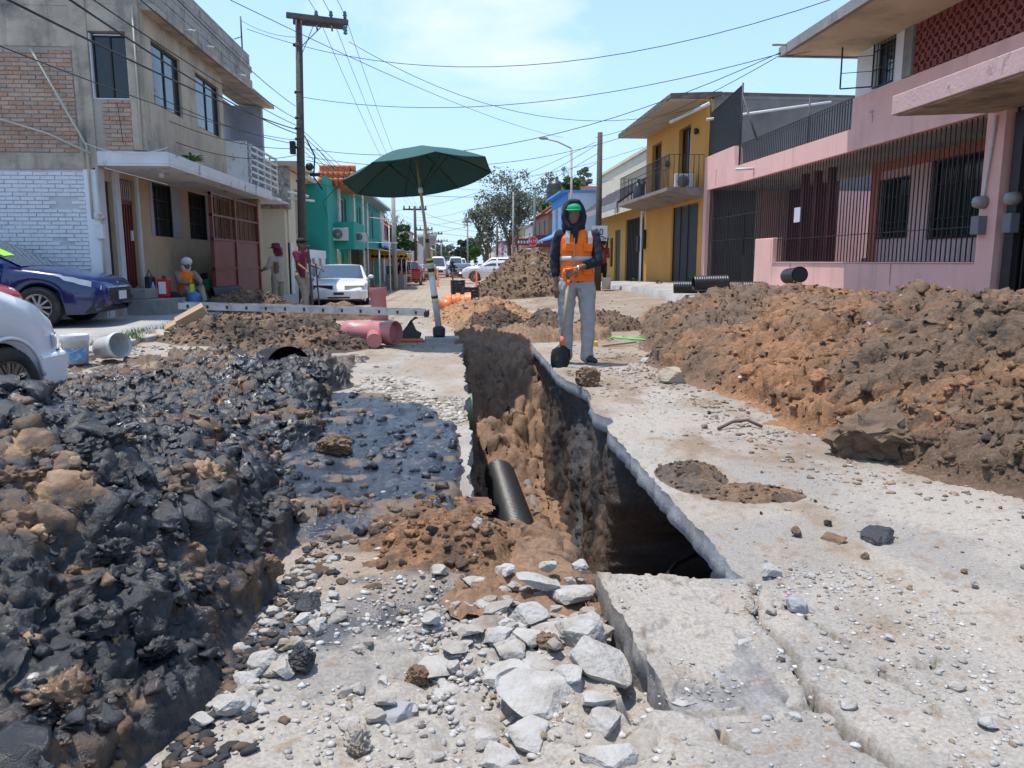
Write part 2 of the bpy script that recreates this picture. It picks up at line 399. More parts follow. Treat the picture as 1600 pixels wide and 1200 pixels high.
blend(kf, 0.35*sstep(0.2, 0.8, fbm(P[kf]*np.array([0.6, 0.5, 1]), 1.3, 4, 52)), np.array([0.42, 0.39, 0.36]))
V = np.stack([P[:, 0], P[:, 1], Z], 1); ny_, nx_ = X.shape
idx = np.arange(ny_*nx_).reshape(ny_, nx_)
Q = np.stack([idx[:-1, :-1], idx[:-1, 1:], idx[1:, 1:], idx[1:, :-1]], -1)
keep = np.ones(Q.shape[:2], bool); keep[jN:jF, iL:iR] = False
keep &= ~((np.abs(X[:-1, :-1]) > 60+ys[:-1, None]*1.2))
SOIL = soil_mat('concrete_road', bumps=0.75, sc=85, dist=0.007, fine=0.3)
g = mesh_np('road', V, Q[keep], SOIL, col=C); tag(g, kind='structure')
# broken edge of the slab round the trench
def strip(name, pts, outx, outy, thick=0.13):
    pts = np.array(pts); n = len(pts); lv = [(0.0, 0.0), (0.004, 0.05), (-0.006, 0.10), (0.03, thick), (0.75, thick+0.03)]
    Vv = []
    s = np.arange(n)*1.0
    for i, (o, d) in enumerate(lv):
        nn = 0.014*fbm(p3(s*0.13, s*0+i*0.9), 1.0, 4, 60+i)*(0 if i == 0 else 1)
        q = pts.copy(); q[:, 0] += outx*(o+nn); q[:, 1] += outy*(o+nn); q[:, 2] -= d-(0.012*fbm(p3(s*0.2, s*0), 1, 3, 66) if 0 < i < 4 else 0); Vv.append(q)
    Vv = np.concatenate(Vv); id2 = np.arange(len(lv)*n).reshape(len(lv), n)
    q = np.stack([id2[:-1, :-1], id2[1:, :-1], id2[1:, 1:], id2[:-1, 1:]], -1).reshape(-1, 4)
    cc = np.ones((len(Vv), 4)); nz = fbm(Vv, 9, 4, 61)
    cc[:, :3] = np.array([0.36, 0.37, 0.385])*(1+0.35*nz[:, None]); br = sstep(0.2, 0.8, fbm(Vv, 3, 4, 62)); cc[:, :3] = cc[:, :3]*(1-br[:, None]*.25)+np.array([.2, .15, .1])*br[:, None]*.25
    tag(mesh_np(name, Vv, q, SOIL, col=cc, smooth=False), kind='structure')
V3 = V.reshape(ny_, nx_, 3); DET = det.reshape(ny_, nx_)
def surf(x, y):
    """height of the road surface with its chips and the rubble bed"""
    x = np.asarray(x, float); y = np.asarray(y, float); i = np.clip(np.searchsorted(xs, x)-1, 0, nx_-2); j = np.clip(np.searchsorted(ys, y)-1, 0, ny_-2)
    u = np.clip((x-xs[i])/(xs[i+1]-xs[i]), 0, 1); v = np.clip((y-ys[j])/(ys[j+1]-ys[j]), 0, 1)
    return gz(x, y)+(DET[j, i]*(1-u)+DET[j, i+1]*u)*(1-v)+(DET[j+1, i]*(1-u)+DET[j+1, i+1]*u)*v
strip('road_slab_edge', V3[jN:jF+1, iR], 1, 0); strip('road_slab_edge', V3[jN:jF+1, iL][::-1], -1, 0)
strip('road_slab_edge', V3[jN, iL:iR+1], 0, -1)

# ------------------------------------------------------------------ trench walls and bottom (cut earth)
EARTH = soil_mat('wet_earth', bumps=0.8, sc=45, dist=0.02, fine=0.35)
def earth_col(P, brown, dark, seed, br=0.35, blk=None, rough=0.7):
    n1 = fbm(P, 2.2, 5, seed); n2 = fbm(P, 9, 4, seed+1); c = np.ones((len(P), 4)); m = sstep(-0.5, 0.5, n1+0.4*n2+br)
    c[:, :3] = np.array(dark)*(1-m[:, None])+np.array(brown)*m[:, None]
    if blk is not None:
        q = sstep(0.25, 0.6, fbm(P, 1.5, 4, seed+2)); c[:, :3] = c[:, :3]*(1-q[:, None])+np.array(blk)*q[:, None]
    c[:, :3] *= (1+0.3*fbm(P, 25, 3, seed+3))[:, None]; c[:, 3] = rough; return c
yy = np.concatenate([np.arange(2.3, 6.5, 0.035), np.arange(6.5, 12.2, 0.06)]); zz = np.linspace(-0.10, -1.75, 56)
Yg, Zg = np.meshgrid(yy, zz); Pw = p3(Yg*1.0, Zg*1.0)
cave = 1.05*sstep(5.25, 4.95, Yg+0.12*fbm(p3(Zg*2, Zg*0), 1, 2, 70).reshape(Zg.shape)).ravel()*sstep(2.3, 2.6, Yg).ravel()
gr = np.abs(fbm(Pw*np.array([1, 0.35, 1]), 3.5, 4, 71))
xw = 1.06+0.02+0.07*fbm(Pw, 1.6, 4, 72)+0.035*gr+0.02*fbm(Pw, 14, 3, 73)+cave*(0.8+0.3*fbm(Pw, 1.2, 3, 74))-0.10*sstep(-0.9, -1.6, Zg).ravel()
xw += 0.16*np.exp(-((Yg.ravel()-6.7)/0.6)**2)*sstep(-0.9, -0.2, Zg.ravel())
Vw = np.stack([xw, Yg.ravel(), Zg.ravel()], 1); idw = np.arange(Yg.size).reshape(Yg.shape)
Qw = np.stack([idw[:-1, :-1], idw[:-1, 1:], idw[1:, 1:], idw[1:, :-1]], -1).reshape(-1, 4)
cw = earth_col(Vw*np.array([1, 1.2, .45]), (.12, .083, .057), (.035, .032, .032), 75, 0.0, (.10, .10, .10), 0.5)
up = sstep(-0.75, -0.25, Zg.ravel()+0.2*fbm(Pw, 3, 3, 79)); cw[:, :3] = cw[:, :3]*(1-.65*up[:, None])+np.array([.075, .07, .068])*.65*up[:, None]
Vw = Vw+np.random.RandomState(6).normal(size=Vw.shape)*.007; tag(mesh_np('trench_wall', Vw, Qw, EARTH, col=cw, smooth=False), kind='structure')
xl = 0.03-0.06*np.abs(fbm(Pw, 2, 4, 81))-0.02; Vl = np.stack([xl, Yg.ravel(), Zg.ravel()], 1)
tag(mesh_np('trench_wall', Vl, Qw[:, ::-1], EARTH, col=earth_col(Vl, (.17, .10, .055), (.035, .032, .032), 83, 0.1, None, 0.6)), kind='structure')
xx = np.arange(-0.1, 2.4, 0.03); Xg, Zg2 = np.meshgrid(xx, zz); Pn = p3(Xg, Zg2)
Vn = np.stack([Xg.ravel(), 2.5-0.08*np.abs(fbm(Pn, 3, 3, 84)), Zg2.ravel()], 1); idn = np.arange(Xg.size).reshape(Xg.shape)
tag(mesh_np('trench_wall', Vn, np.stack([idn[:-1, :-1], idn[1:, :-1], idn[1:, 1:], idn[:-1, 1:]], -1).reshape(-1, 4), EARTH, col=earth_col(Vn, (.17, .10, .055), (.035, .032, .032), 85, 0.1, None, 0.6)), kind='structure')
xx = np.arange(-0.05, 2.3, 0.025); yt = np.concatenate([np.arange(2.4, 6.5, 0.025), np.arange(6.5, 12.6, 0.04)])
Xg, Yg = np.meshgrid(xx, yt); Pf = p3(Xg, Yg); x_, y_ = Pf[:, 0], Pf[:, 1]
zf = -1.50+0.06*fbm(Pf, 2.5, 4, 91)
farS = -1.5+1.60*sstep(8.7, 11.5, y_+0.35*fbm(Pf, 1.4, 4, 92))**0.75*1.0+0.10*fbm(Pf, 3, 4, 93)*sstep(8.8, 9.3, y_)
nearS = (-0.03-0.335*np.clip(y_-2.95, 0, 9))*1.0-0.55*sstep(0.32, 0.88, x_+0.12*fbm(Pf, 3, 3, 94))-1.6*sstep(0.76, 0.98, x_)
zf = np.maximum(np.maximum(zf, farS), nearS+0.06*fbm(Pf, 5, 4, 95))
zf = np.minimum(zf, np.where((y_ < 10.9), -0.015, 0.16))
d1, d2, iv = worley(np.stack([x_, y_, zf], 1), 8.0, 3); zf = zf+0.13*np.clip(0.6-d1, 0, 1)*iv; d1, d2, iv = worley(np.stack([x_, y_, zf], 1), 22.0, 4); zf = zf+0.05*np.clip(0.6-d1, 0, 1)*iv+.012*np.random.RandomState(9).normal(size=len(zf))
Vf = np.stack([x_, y_, zf], 1); nf = normals(Xg, Yg, zf.reshape(Xg.shape)).reshape(-1, 3); Vf0 = Vf.copy(); lim_ = sstep(-.01, -.12, zf)
for (s_, a_) in ((3.3, .10), (8, .07), (20, .035)):
    d1, d2, iv = worley(Vf0, s_, s_+1); Vf = Vf+nf*((.6*np.clip(.8-d1, 0, 1)+.35*sstep(0, .2, d2-d1))*(.2+.8*iv)*a_*lim_)[:, None]
Vf = Vf+np.random.RandomState(3).normal(size=Vf.shape)*.006; idf = np.arange(Xg.size).reshape(Xg.shape)
cf = earth_col(Vf, (.23, .135, .078), (.14, .088, .056), 96, 0.3, None, 0.8)
dk = sstep(0.5, 1.0, x_)*sstep(6, 5, y_); cf[:, :3] = cf[:, :3]*(1-.6*dk[:, None])  # earth darkened in the hollow under the slab: shade put into the colour
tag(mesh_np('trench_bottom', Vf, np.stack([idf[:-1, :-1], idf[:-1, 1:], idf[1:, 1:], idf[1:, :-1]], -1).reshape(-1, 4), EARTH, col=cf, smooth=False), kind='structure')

# ================================================================== HEAPS OF EARTH
DIRT = soil_mat('loose_earth', bumps=1.0, sc=55, dist=0.03, fine=0.4)
MUD = soil_mat('black_mud', bumps=0.7, sc=48, dist=0.015, fine=0.35, spec=.7)
def heap(name, label, box, res, hf, cf, lumps, m, origin, cat='dirt heap', group=None, kind=None, jag=1.0):
    x0, x1, y0, y1 = box
    yv = [y0]
    y00 = max(3.2, y0)
    while yv[-1] < y1: yv.append(yv[-1]+res*max(1.0, yv[-1]/y00))
    xv = np.arange(x0, x1+res, res*(1.0 if y0 > 5 else max(1.0, (y0*.6+y1*.4)/4.5))); Xg, Yg = np.meshgrid(xv, np.array(yv)); P = p3(Xg, Yg)
    h = hf(P[:, 0], P[:, 1], P); base = gz(P[:, 0], P[:, 1]); Z = (base+np.maximum(h, -0.03)).reshape(Xg.shape)
    n = normals(Xg, Yg, Z).reshape(-1, 3); V = np.stack([P[:, 0], P[:, 1], Z.ravel()], 1); fade = sstep(-0.01, 0.10, h); V0 = V.copy()
    rid = np.zeros(len(V))
    for (s, a, p) in lumps:
        d1, d2, iv = worley(V0+0.02*fbm(V0, 9, 2, 5)[:, None], s, s); f = (.62*np.clip(0.8-d1, 0, 1)**p+.30*sstep(0.0, .22, d2-d1))*(0.15+0.85*iv); V = V+n*(a*f*fade)[:, None]; rid = rid*0.5+iv
    V = V+n*((0.022*fbm(V0, 6, 4, 9)+.026*np.abs(fbm(V0, 15, 4, 10))+.012*np.abs(fbm(V0, 38, 3, 14)))*fade)[:, None]; jt = fade*.010; V[:, 0] += jt*fbm(V0, 24, 3, 12); V[:, 1] += jt*fbm(V0, 24, 3, 13)
    cell = res*np.maximum(1.0, V[:, 1]/y00); rj = np.random.RandomState(5); V = V+n*(jag*cell*.55*fade*rj.normal(size=len(V))*(.35+.65*sstep(-.3, .5, fbm(V0, 5, 3, 77))))[:, None]
    V[:, :2] += (cell*.22*fade)[:, None]*rj.normal(size=(len(V), 2))
    c = cf(V, h, rid)
    ok = (h > -0.012).reshape(Xg.shape); kq = ok[:-1, :-1] | ok[1:, 1:] | ok[:-1, 1:] | ok[1:, :-1]
    idq = np.arange(Xg.size).reshape(Xg.shape); Q = np.stack([idq[:-1, :-1], idq[:-1, 1:], idq[1:, 1:], idq[1:, :-1]], -1)[kq]
    o = mesh_np(name, V, Q, m, col=c, origin=origin, smooth=False); tag(o, label, cat, group, kind)
    return V, h, c, n
_c = {}
def clod_shape(sub, i, rough=0.5):
    key = (sub, i, rough)
    if key not in _c:
        V, F = ICO[sub]; rs = np.random.RandomState(100+i); sc = np.array([1, rs.uniform(.7, 1), rs.uniform(.55, .85)])
        W_ = V.copy()
        for q in range(6):
            n_ = rs.normal(size=3); n_ /= np.linalg.norm(n_); dd_ = rs.uniform(.55, .9); e = W_@n_-dd_; W_ = W_-np.clip(e, 0, 9)[:, None]*n_
        r = 1+rough*1.0*fbm(V+i, 2.4, 3, i)+rough*.55*fbm(V+i, 6, 2, i); W_ = W_+rs.normal(size=W_.shape)*(.035 if sub > 2 else .07)
        _c[key] = (W_*r[:, None]*sc, F)
    return _c[key]
def rotm(rs, n):
    a = rs.uniform(0, 2*math.pi, n); b = rs.uniform(-.6, .6, n); c = rs.uniform(0, 2*math.pi, n)
    ca, sa, cb, sb, cc, sc = np.cos(a), np.sin(a), np.cos(b), np.sin(b), np.cos(c), np.sin(c)
    Rz = np.zeros((n, 3, 3)); Rz[:, 0, 0] = ca; Rz[:, 0, 1] = -sa; Rz[:, 1, 0] = sa; Rz[:, 1, 1] = ca; Rz[:, 2, 2] = 1
    Rx = np.zeros((n, 3, 3)); Rx[:, 0, 0] = 1; Rx[:, 1, 1] = cb; Rx[:, 1, 2] = -sb; Rx[:, 2, 1] = sb; Rx[:, 2, 2] = cb
    return np.einsum('nij,njk->nik', Rz, Rx)
def scatter(name, pts, rad, cols, m, sub=2, shapes=14, seed=0, fn=clod_shape, kind='stuff', label=None, cat=None, smooth=False, flat=None):
    """many small lumps joined into one object"""
    rs = np.random.RandomState(seed+900); n = len(pts); Rm = rotm(rs, n); VV = []; FF = []; CC = []; off = 0; si = rs.randint(0, shapes, n)
    for k in range(shapes):
        ids = np.nonzero(si == k)[0]
        if not len(ids): continue
        V, F = fn(sub, k)
        W_ = np.einsum('nij,vj->nvi', Rm[ids], V)*rad[ids][:, None, None]
        if flat is not None: W_[:, :, 2] *= flat
        W_ = W_+pts[ids][:, None, :]
        VV.append(W_.reshape(-1, 3)); nv = len(V)
        FF.append((F[None]+(np.arange(len(ids))*nv)[:, None, None]).reshape(-1, 3)+off); off += nv*len(ids); CC.append(np.repeat(cols[ids], nv, 0))
    o = mesh_np(name, np.concatenate(VV), np.concatenate(FF), m, col=np.concatenate(CC), smooth=smooth); return tag(o, label, cat, kind=kind)
def rsz(rs, n, lo, hi, p=2.2): return lo+(hi-lo)*rs.power(1, n)*0+lo*0+(hi-lo)*rs.uniform(0, 1, n)**p
def g2(x, y, cx, cy, rx, ry, p=2): return np.exp(-(np.abs((x-cx)/rx)**p+np.abs((y-cy)/ry)**p))
def sprinkle(name, hv, n, lo, hi, seed, m, sub=2, minh=0.02, sink=0.36, ymax=99, pal=None, flat=None):
    V, h, c, nn = hv; rs = np.random.RandomState(seed); w = np.where((h > minh) & (V[:, 1] < ymax), 1.0/np.maximum(V[:, 1], 1.5), 0); w /= w.sum()
    ids = rs.choice(len(V), n, p=w); V = V+np.array([.5, .5, 0])*rs.uniform(-.03, .03, V.shape); r = rsz(rs, n, lo, hi, 2.6); col = c[ids].copy(); col[:, :3] *= rs.uniform(.7, 1.35, (n, 1))
    if pal is not None:
        for (pr, cc) in pal:
            k = rs.uniform(size=n) < pr; col[k, :3] = np.array(cc)*rs.uniform(.7, 1.3, (k.sum(), 1))
    pts = V[ids]+nn[ids]*(r*(1-2*sink)*0.6)[:, None]
    scatter(name, pts, r, col, m, sub, seed=seed, flat=flat)

# --- black wet heap on the left
BLK = np.array([0.007, 0.008, 0.011]); DGR = np.array([0.020, 0.020, 0.024]); BRN = np.array([0.12, 0.068, 0.035]); TAN = np.array([0.27, 0.17, 0.095])
def h_black(x, y, P):
    h = 0.50*g2(x, y, -2.2, 2.9, 1.1, 1.45, 2.3)+0.24*g2(x, y, -1.28, 2.3, .55, .75)+0.10*g2(x, y, -1.0, 2.9, .45, .5)+0.10*g2(x, y, -1.1, 3.6, .4, .5)
    h = h+0.03*g2(x, y, -2.6, 5.3, 1.0, 1.2)+0.13*g2(x, y, -2.7, 7.4, .8, 1.2)+0.15*g2(x, y, -1.9, 6.4, .7, .8)+0.13*g2(x, y, -1.5, 7.8, .5, .9)+0.10*g2(x, y, -1.2, 5.2, .8, 1.1)
    h = h+0.09*fbm(P, 1.4, 4, 101)+0.05*fbm(P, 4, 3, 102)
    toe = -0.55+0.10*fbm(P, 2.0, 3, 103)                      # right-hand foot of the heap
    lim = toe-0.26*sstep(3.0, 4.2, y)+.22*fbm(P, 1.3, 3, 104)*sstep(3.6, 4.4, y)-.15*sstep(5.5, 7, y)
    return (h+0.06)*sstep(0.0, 0.42, lim+.06-x)-0.06
def c_black(V, h, rid):
    n = fbm(V, 1.3, 4, 111); n2 = fbm(V, 4.5, 4, 112); n3 = fbm(V, 14, 3, 113); c = np.ones((len(V), 4))
    m = sstep(-.4, .5, n2+n3*.5); col = BLK*(1-m[:, None])+DGR*m[:, None]
    b = sstep(0.30, 0.60, n*.8+n2*.45+n3*.25+0.30*(rid-.6)+0.25*sstep(4.2, 6.5, V[:, 1])*sstep(-1.6, -2.4, V[:, 0])); col = col*(1-b[:, None])+BRN*b[:, None]
    t = sstep(0.55, 0.8, n*.8+n2*.5+n3*.45+.2*(rid-.6)); col = col*(1-t[:, None])+TAN*t[:, None]
    fr = sstep(6.6, 8.0, V[:, 1]+.5*n2); col = col*(1-.7*fr[:, None])+np.array([.10, .066, .042])*.7*fr[:, None]
    c[:, :3] = col; wt = sstep(.0, .45, fbm(V, 1.7, 3, 118)); c[:, 3] = 0.44-.28*wt+0.35*b; return c
hb = heap('black_mud_heap', 'big heap of wet black mud mixed with brown clods beside the trench', (-4.6, 0.2, 1.1, 9.6), 0.0098, h_black, c_black, [(3.2, .12, 1.2), (8, .075, 1.2), (20, .040, 1.0), (42, .018, 1.0)], MUD, (-2.3, 3.4, 0))
sprinkle('mud_clods', hb, 4200, .004, .034, 1, MUD, 2, 0.03, pal=[(.04, TAN*.8), (.06, BRN)])
sprinkle('mud_clods', hb, 200, .03, .08, 2, MUD, 4, 0.10, sink=.45, ymax=7, pal=[(.12, BRN)])
sprinkle('mud_clods', hb, 850, .014, .045, 4, MUD, 3, 0.05, sink=.36, ymax=7, pal=[(.06, BRN), (.03, TAN)])
# --- shiny mud sheet reaching the trench
def h_sheet(x, y, P):
    a = g2(x, y, -.75, 4.9, 1.25, 1.85, 4)
    lim = 0.055+0.03*fbm(P, 4, 3, 121)
    a = a*sstep(-.05, .18, 7.0-1.75*(x+.9)-y+.25*fbm(P, 2.5, 3, 126))
    h = 0.045+0.030*fbm(P, 2.0, 4, 122)+0.014*fbm(P, 9, 3, 123)*sstep(.0, .5, fbm(P, 1.6, 2, 124))-0.09*(1-sstep(.25, .6, a))
    ys_ = sstep(0.55, 0.25, np.abs(y-4.75)/(1.0+0.35*fbm(P, 2, 3, 125))*.5)
    return (h+.05)*sstep(0.0, 0.10, lim-x)-.05
def c_sheet(V, h, rid):
    n = fbm(V, 2.5, 4, 131); n2 = fbm(V, 9, 3, 132); c = np.ones((len(V), 4)); col = np.array([.028, .033, .043])*(1+.4*n2[:, None]); b = sstep(.35, .7, n+.4*n2+.5*sstep(4.0, 3.3, V[:, 1])+.5*sstep(5.8, 6.6, V[:, 1]))
    col = col*(1-b[:, None])+np.array([.13, .085, .05])*b[:, None]; c[:, :3] = col; c[:, 3] = .12+.08*np.clip(n2, -.5, 1)+.5*b; return c
hs_ = heap('black_mud', 'sheet of shiny wet black mud between the heap and the trench', (-2.2, 0.2, 2.9, 7.2), 0.018, h_sheet, c_sheet, [(14, .010, 1.2)], MUD, (-.8, 4.8, 0), kind='stuff', jag=.12)
sprinkle('mud_clods', hs_, 520, .006, .045, 3, MUD, 2, .01, pal=[(.12, BRN), (.05, TAN)])
# --- brown soil spilling to the trench corner
def h_spill(x, y, P):
    h = .060*g2(x, y, -.18, 3.22, .36, .40)+.08*g2(x, y, .02, 2.95, .20, .16)+.06*g2(x, y, -.5, 3.45, .3, .25)+.05*fbm(P, 4, 4, 141)*g2(x, y, -.2, 3.2, .6, .5)-.022
    return (h+.03)*sstep(0.0, .10, TXL+.17+.05*fbm(P, 5, 3, 143)-x)-.03
def c_brown(V, h, rid, a=(.25, .135, .07), b=(.13, .08, .05), blk=.0, rough=.85, seed=150, org=0.0):
    n = fbm(V, 1.1, 4, seed); n2 = fbm(V, 5, 4, seed+1); n3 = fbm(V, 17, 3, seed+2); c = np.ones((len(V), 4)); m = sstep(-.45, .55, n+.5*n2+org)
    col = np.array(b)*(1-m[:, None])+np.array(a)*m[:, None]; col *= (1+.22*n3+.3*(rid-.75))[:, None]
    q = sstep(.5, .75, n2+n3*.4+blk); col = col*(1-.7*q[:, None])+np.array([.045, .038, .034])*.7*q[:, None]
    c[:, :3] = np.clip(col, .005, 1); c[:, 3] = rough; return c
hp = heap('brown_soil_heap', 'low heap of orange brown soil spilling over the near trench corner', (-1.0, .3, 2.6, 4.0), .013, h_spill, lambda V, h, r: c_brown(V, h, r, (.30, .155, .075), (.12, .075, .05), .1, .85, 155, .15), [(9, .05, 1.2), (22, .022, 1)], DIRT, (-.18, 3.2, 0))
sprinkle('soil_clods', hp, 500, .004, .03, 5, DIRT, 2, .005, pal=[(.10, (.02, .02, .025)), (.05, (.5, .47, .42))])
# --- long brown heap on the right
def h_right(x, y, P):
    toe = np.interp(y, [2.6, 3.2, 3.9, 4.6, 5.5, 6.4, 9, 12, 15, 17], [3.4, 2.95, 2.55, 2.40, 2.32, 2.2, 2.15, 2.9, 3.6, 4.4])+.16*fbm(P, 1.1, 4, 161)+.05*fbm(P, 5, 3, 162)
    top = np.interp(y, [2.4, 3.4, 5, 7, 9, 11, 13, 15, 16.5], [.40, .68, .80, .78, .70, .66, .58, .34, 0])*(1+.10*fbm(P*np.array([.3, 1, 1]), 1.3, 3, 163))
    t = (x-toe)/1.75; prof = np.where(t < 1, 1-(1-np.clip(t, 0, 1))**1.6, 1-.16*np.clip(t-1, 0, 3)**1.5)
    h = top*prof*sstep(-.02, .16, t)+.08*fbm(P, 1.8, 4, 164)*sstep(.0, .3, t)+.04*fbm(P, 5, 3, 165)*sstep(0, .2, t)
    return np.where(t > -.02, h, -.03)*sstep(7.4, 6.0, x)-.02*(x > 6.6)
def c_right(V, h, rid):
    y, x = V[:, 1], V[:, 0]; bd = np.exp(-((y-6.9-.9*(x-3.2))/1.0)**2)*1.0
    c = c_brown(V, h, rid, (.30, .15, .07), (.155, .098, .062), .12, .88, 170, -.25+.85*bd); n = fbm(V, .9, 3, 175); g = sstep(.1, .5, n+.5*sstep(9, 11.5, y)); c[:, :3] = c[:, :3]*(1-.5*g[:, None])+np.array([.15, .108, .075])*.5*g[:, None]; return c
hr = heap('brown_dirt_heap', 'long ridge of brown and orange excavated dirt along the pink house', (1.9, 6.9, 2.8, 17.0), .0155, h_right, c_right, [(2.8, .13, 1.2), (7, .07, 1.2), (18, .038, 1), (36, .016, 1)], DIRT, (4.0, 8, 0))
sprinkle('soil_clods', hr, 7500, .006, .038, 6, DIRT, 2, .01, pal=[(.05, (.045, .04, .038)), (.012, (.55, .53, .5)), (.08, (.33, .15, .065))])
sprinkle('soil_clods', hr, 220, .035, .09, 7, DIRT, 3, .08, sink=.4, ymax=12)
# --- further heaps
def mound(cx, cy, rx, ry, hh, p=1.7, nz=.16, seed=0, fl=0.0):
    def f(x, y, P):
        d = np.sqrt(((x-cx)/rx)**2+((y-cy)/ry)**2)+.13*fbm(P, 1.0/max(rx, .3), 4, 180+seed)
        return (hh*np.clip(1-np.clip(d, 0, 2)**p, -1, 1)*(1+nz*fbm(P, 2.2/max(rx, .3), 4, 190+seed))-.006)
    return f
def bc(a, b, seed, blk=0.0, org=0.0, rough=.88): return lambda V, h, r: c_brown(V, h, r, a, b, blk, rough, seed, org)
B1, B2 = (.21, .135, .08), (.145, .095, .062)
hm = heap('brown_dirt_mound', 'tall brown dirt mound in the middle of the road behind the worker', (-.6, 5.6, 22.0, 28.5), .045, mound(2.45, 25.2, 2.15, 2.3, 1.42, 1.25, .12, 1), bc(B1, B2, 201), [(3.0, .16, 1.2), (7, .09, 1.2), (14, .05, 1)], DIRT, (2.35, 25.2, .1))
sprinkle('soil_clods', hm, 2200, .012, .06, 8, DIRT, 2, .03)
ho = heap('orange_soil_mound', 'low spread of orange sandy soil beside the black drain rings', (-.9, 2.2, 13.0, 20.5), .05, mound(.55, 16.0, 1.05, 3.6, .34, 1.5, .2, 2), bc((.36, .20, .10), (.27, .16, .09), 205, -.4, .3), [(4, .06, 1.2), (10, .03, 1)], DIRT, (.55, 16, 0))
sprinkle('soil_clods', ho, 900, .008, .035, 9, DIRT, 2, .02)
h1 = heap('dark_soil_mound', 'dark brown soil heaped at the far end of the trench', (-.2, 1.6, 10.9, 14.2), .03, mound(.62, 12.7, .60, 1.0, .38, 1.4, .25, 3), bc((.15, .095, .06), (.085, .058, .04), 210, .1), [(5, .10, 1.2), (12, .04, 1)], DIRT, (.6, 12.5, 0))
sprinkle('soil_clods', h1, 700, .008, .035, 10, DIRT, 2, .02)
h2 = heap('small_soil_mound', 'small dark mound of soil on the slab just past the trench end', (1.0, 2.3, 11.6, 14.0), .03, mound(1.45, 12.6, .42, .7, .32, 1.5, .25, 4), bc((.17, .11, .07), (.10, .07, .05), 215, .1), [(6, .08, 1.2), (14, .03, 1)], DIRT, (1.45, 12.6, 0))
h3 = heap('small_soil_mound', 'flat brown soil mound on the slab behind the worker\'s legs', (1.8, 3.7, 11.8, 14.2), .03, mound(2.55, 13.0, .62, .7, .26, 1.5, .25, 5), bc((.17, .11, .07), (.12, .08, .055), 220, .1), [(6, .08, 1.2), (14, .03, 1)], DIRT, (2.6, 13, 0))
for q, hv in enumerate((h2, h3)): sprinkle('soil_clods', hv, 500, .006, .03, 11+q, DIRT, 2, .02)
h4 = heap('small_soil_mound', 'small crumbling mound of orange and black soil at the slab edge', (.95, 2.0, 3.2, 4.3), .012, lambda x, y, P: np.maximum(mound(1.24, 3.9, .20, .30, .085, 1.2, .3, 6)(x, y, P), mound(1.45, 3.62, .30, .20, .045, 1.1, .25, 7)(x, y, P)), bc((.27, .15, .075), (.13, .10, .075), 225, .25), [(14, .035, 1.2), (30, .014, 1)], DIRT, (1.25, 3.85, 0))
sprinkle('soil_clods', h4, 260, .003, .018, 13, DIRT, 2, .004, pal=[(.08, (.02, .02, .025))])
h5 = heap('brown_dirt_mound', 'clumpy brown dirt mound behind the aluminium ladder', (-6.2, -2.0, 15.2, 18.6), .035, mound(-4.35, 16.7, 1.35, 1.0, .58, 1.4, .2, 8), bc((.24, .15, .085), (.13, .085, .055), 230, .1), [(4, .13, 1.2), (10, .05, 1)], DIRT, (-4, 16.7, 0))
sprinkle('soil_clods', h5, 1000, .012, .055, 14, DIRT, 2, .03, pal=[(.1, (.35, .17, .08))])
h5b = heap('brown_dirt_mound', 'low clumps of brown dirt trailing off past the standing pink pipe', (-3.4, -1.2, 15.6, 18.0), .035, mound(-2.5, 16.6, .85, .7, .30, 1.4, .3, 18), bc((.22, .14, .085), (.13, .085, .055), 232, .1), [(4, .13, 1.2), (10, .05, 1)], DIRT, (-2.5, 16.6, 0))
h6 = heap('brown_dirt_mound', 'brown lumpy dirt mound under the near end of the ladder', (-5.4, -1.0, 9.6, 14.9), .03, lambda x, y, P: np.maximum(mound(-3.2, 12.4, 1.5, 1.5, .30, 1.6, .25, 9)(x, y, P), mound(-2.1, 10.6, 1.0, .9, .20, 1.4, .3, 10)(x, y, P)), bc((.20, .125, .075), (.085, .06, .045), 235, .2), [(4, .15, 1.2), (10, .07, 1), (22, .03, 1)], DIRT, (-3.0, 12.2, 0))
sprinkle('soil_clods', h6, 1800, .008, .045, 15, DIRT, 2, .02, pal=[(.15, (.03, .03, .035)), (.05, (.35, .2, .1))])
# ================================================================== BUILDINGS
def wallp(mb, axis, p0, p1, a0, a1, z0, z1, holes=()):
    """wall slab with openings. axis 'x': spans y from a0 to a1, between x=p0 and x=p1; axis 'y': spans x"""
    A = sorted({a0, a1, *[min(max(v, a0), a1) for h in holes for v in h[:2]]})
    for i in range(len(A)-1):
        m = (A[i]+A[i+1])/2; zs = [z0]
        for h in sorted([h for h in holes if h[0] < m < h[1]], key=lambda h: h[2]):
            zs += [max(h[2], z0), min(h[3], z1)]
        zs.append(z1)
        for k in range(0, len(zs), 2):
            if zs[k+1]-zs[k] > 1e-4:
                if axis == 'x': mb.box(p0, p1, A[i], A[i+1], zs[k], zs[k+1])
                else: mb.box(A[i], A[i+1], p0, p1, zs[k], zs[k+1])
    return mb
GLASS = mat('window_glass', (.035, .05, .07), rough=.08, var=.2, bump=.02, bs=3, spec=.9)
DGLASS = mat('dark_glass', (.012, .014, .018), rough=.12, var=.2, bump=.02, bs=3, spec=.6)
BLKIRON = mat('black_iron', (.022, .021, .022), rough=.55, col2=(.10, .05, .03), mixlo=.58, mixhi=.75, ms=6)
WHMET = mat('white_metal', (.62, .62, .60), rough=.5, col2=(.30, .14, .06), mixlo=.56, mixhi=.72, ms=5)
DARKIN = mat('dark_interior', (.03, .026, .025), rough=.9)
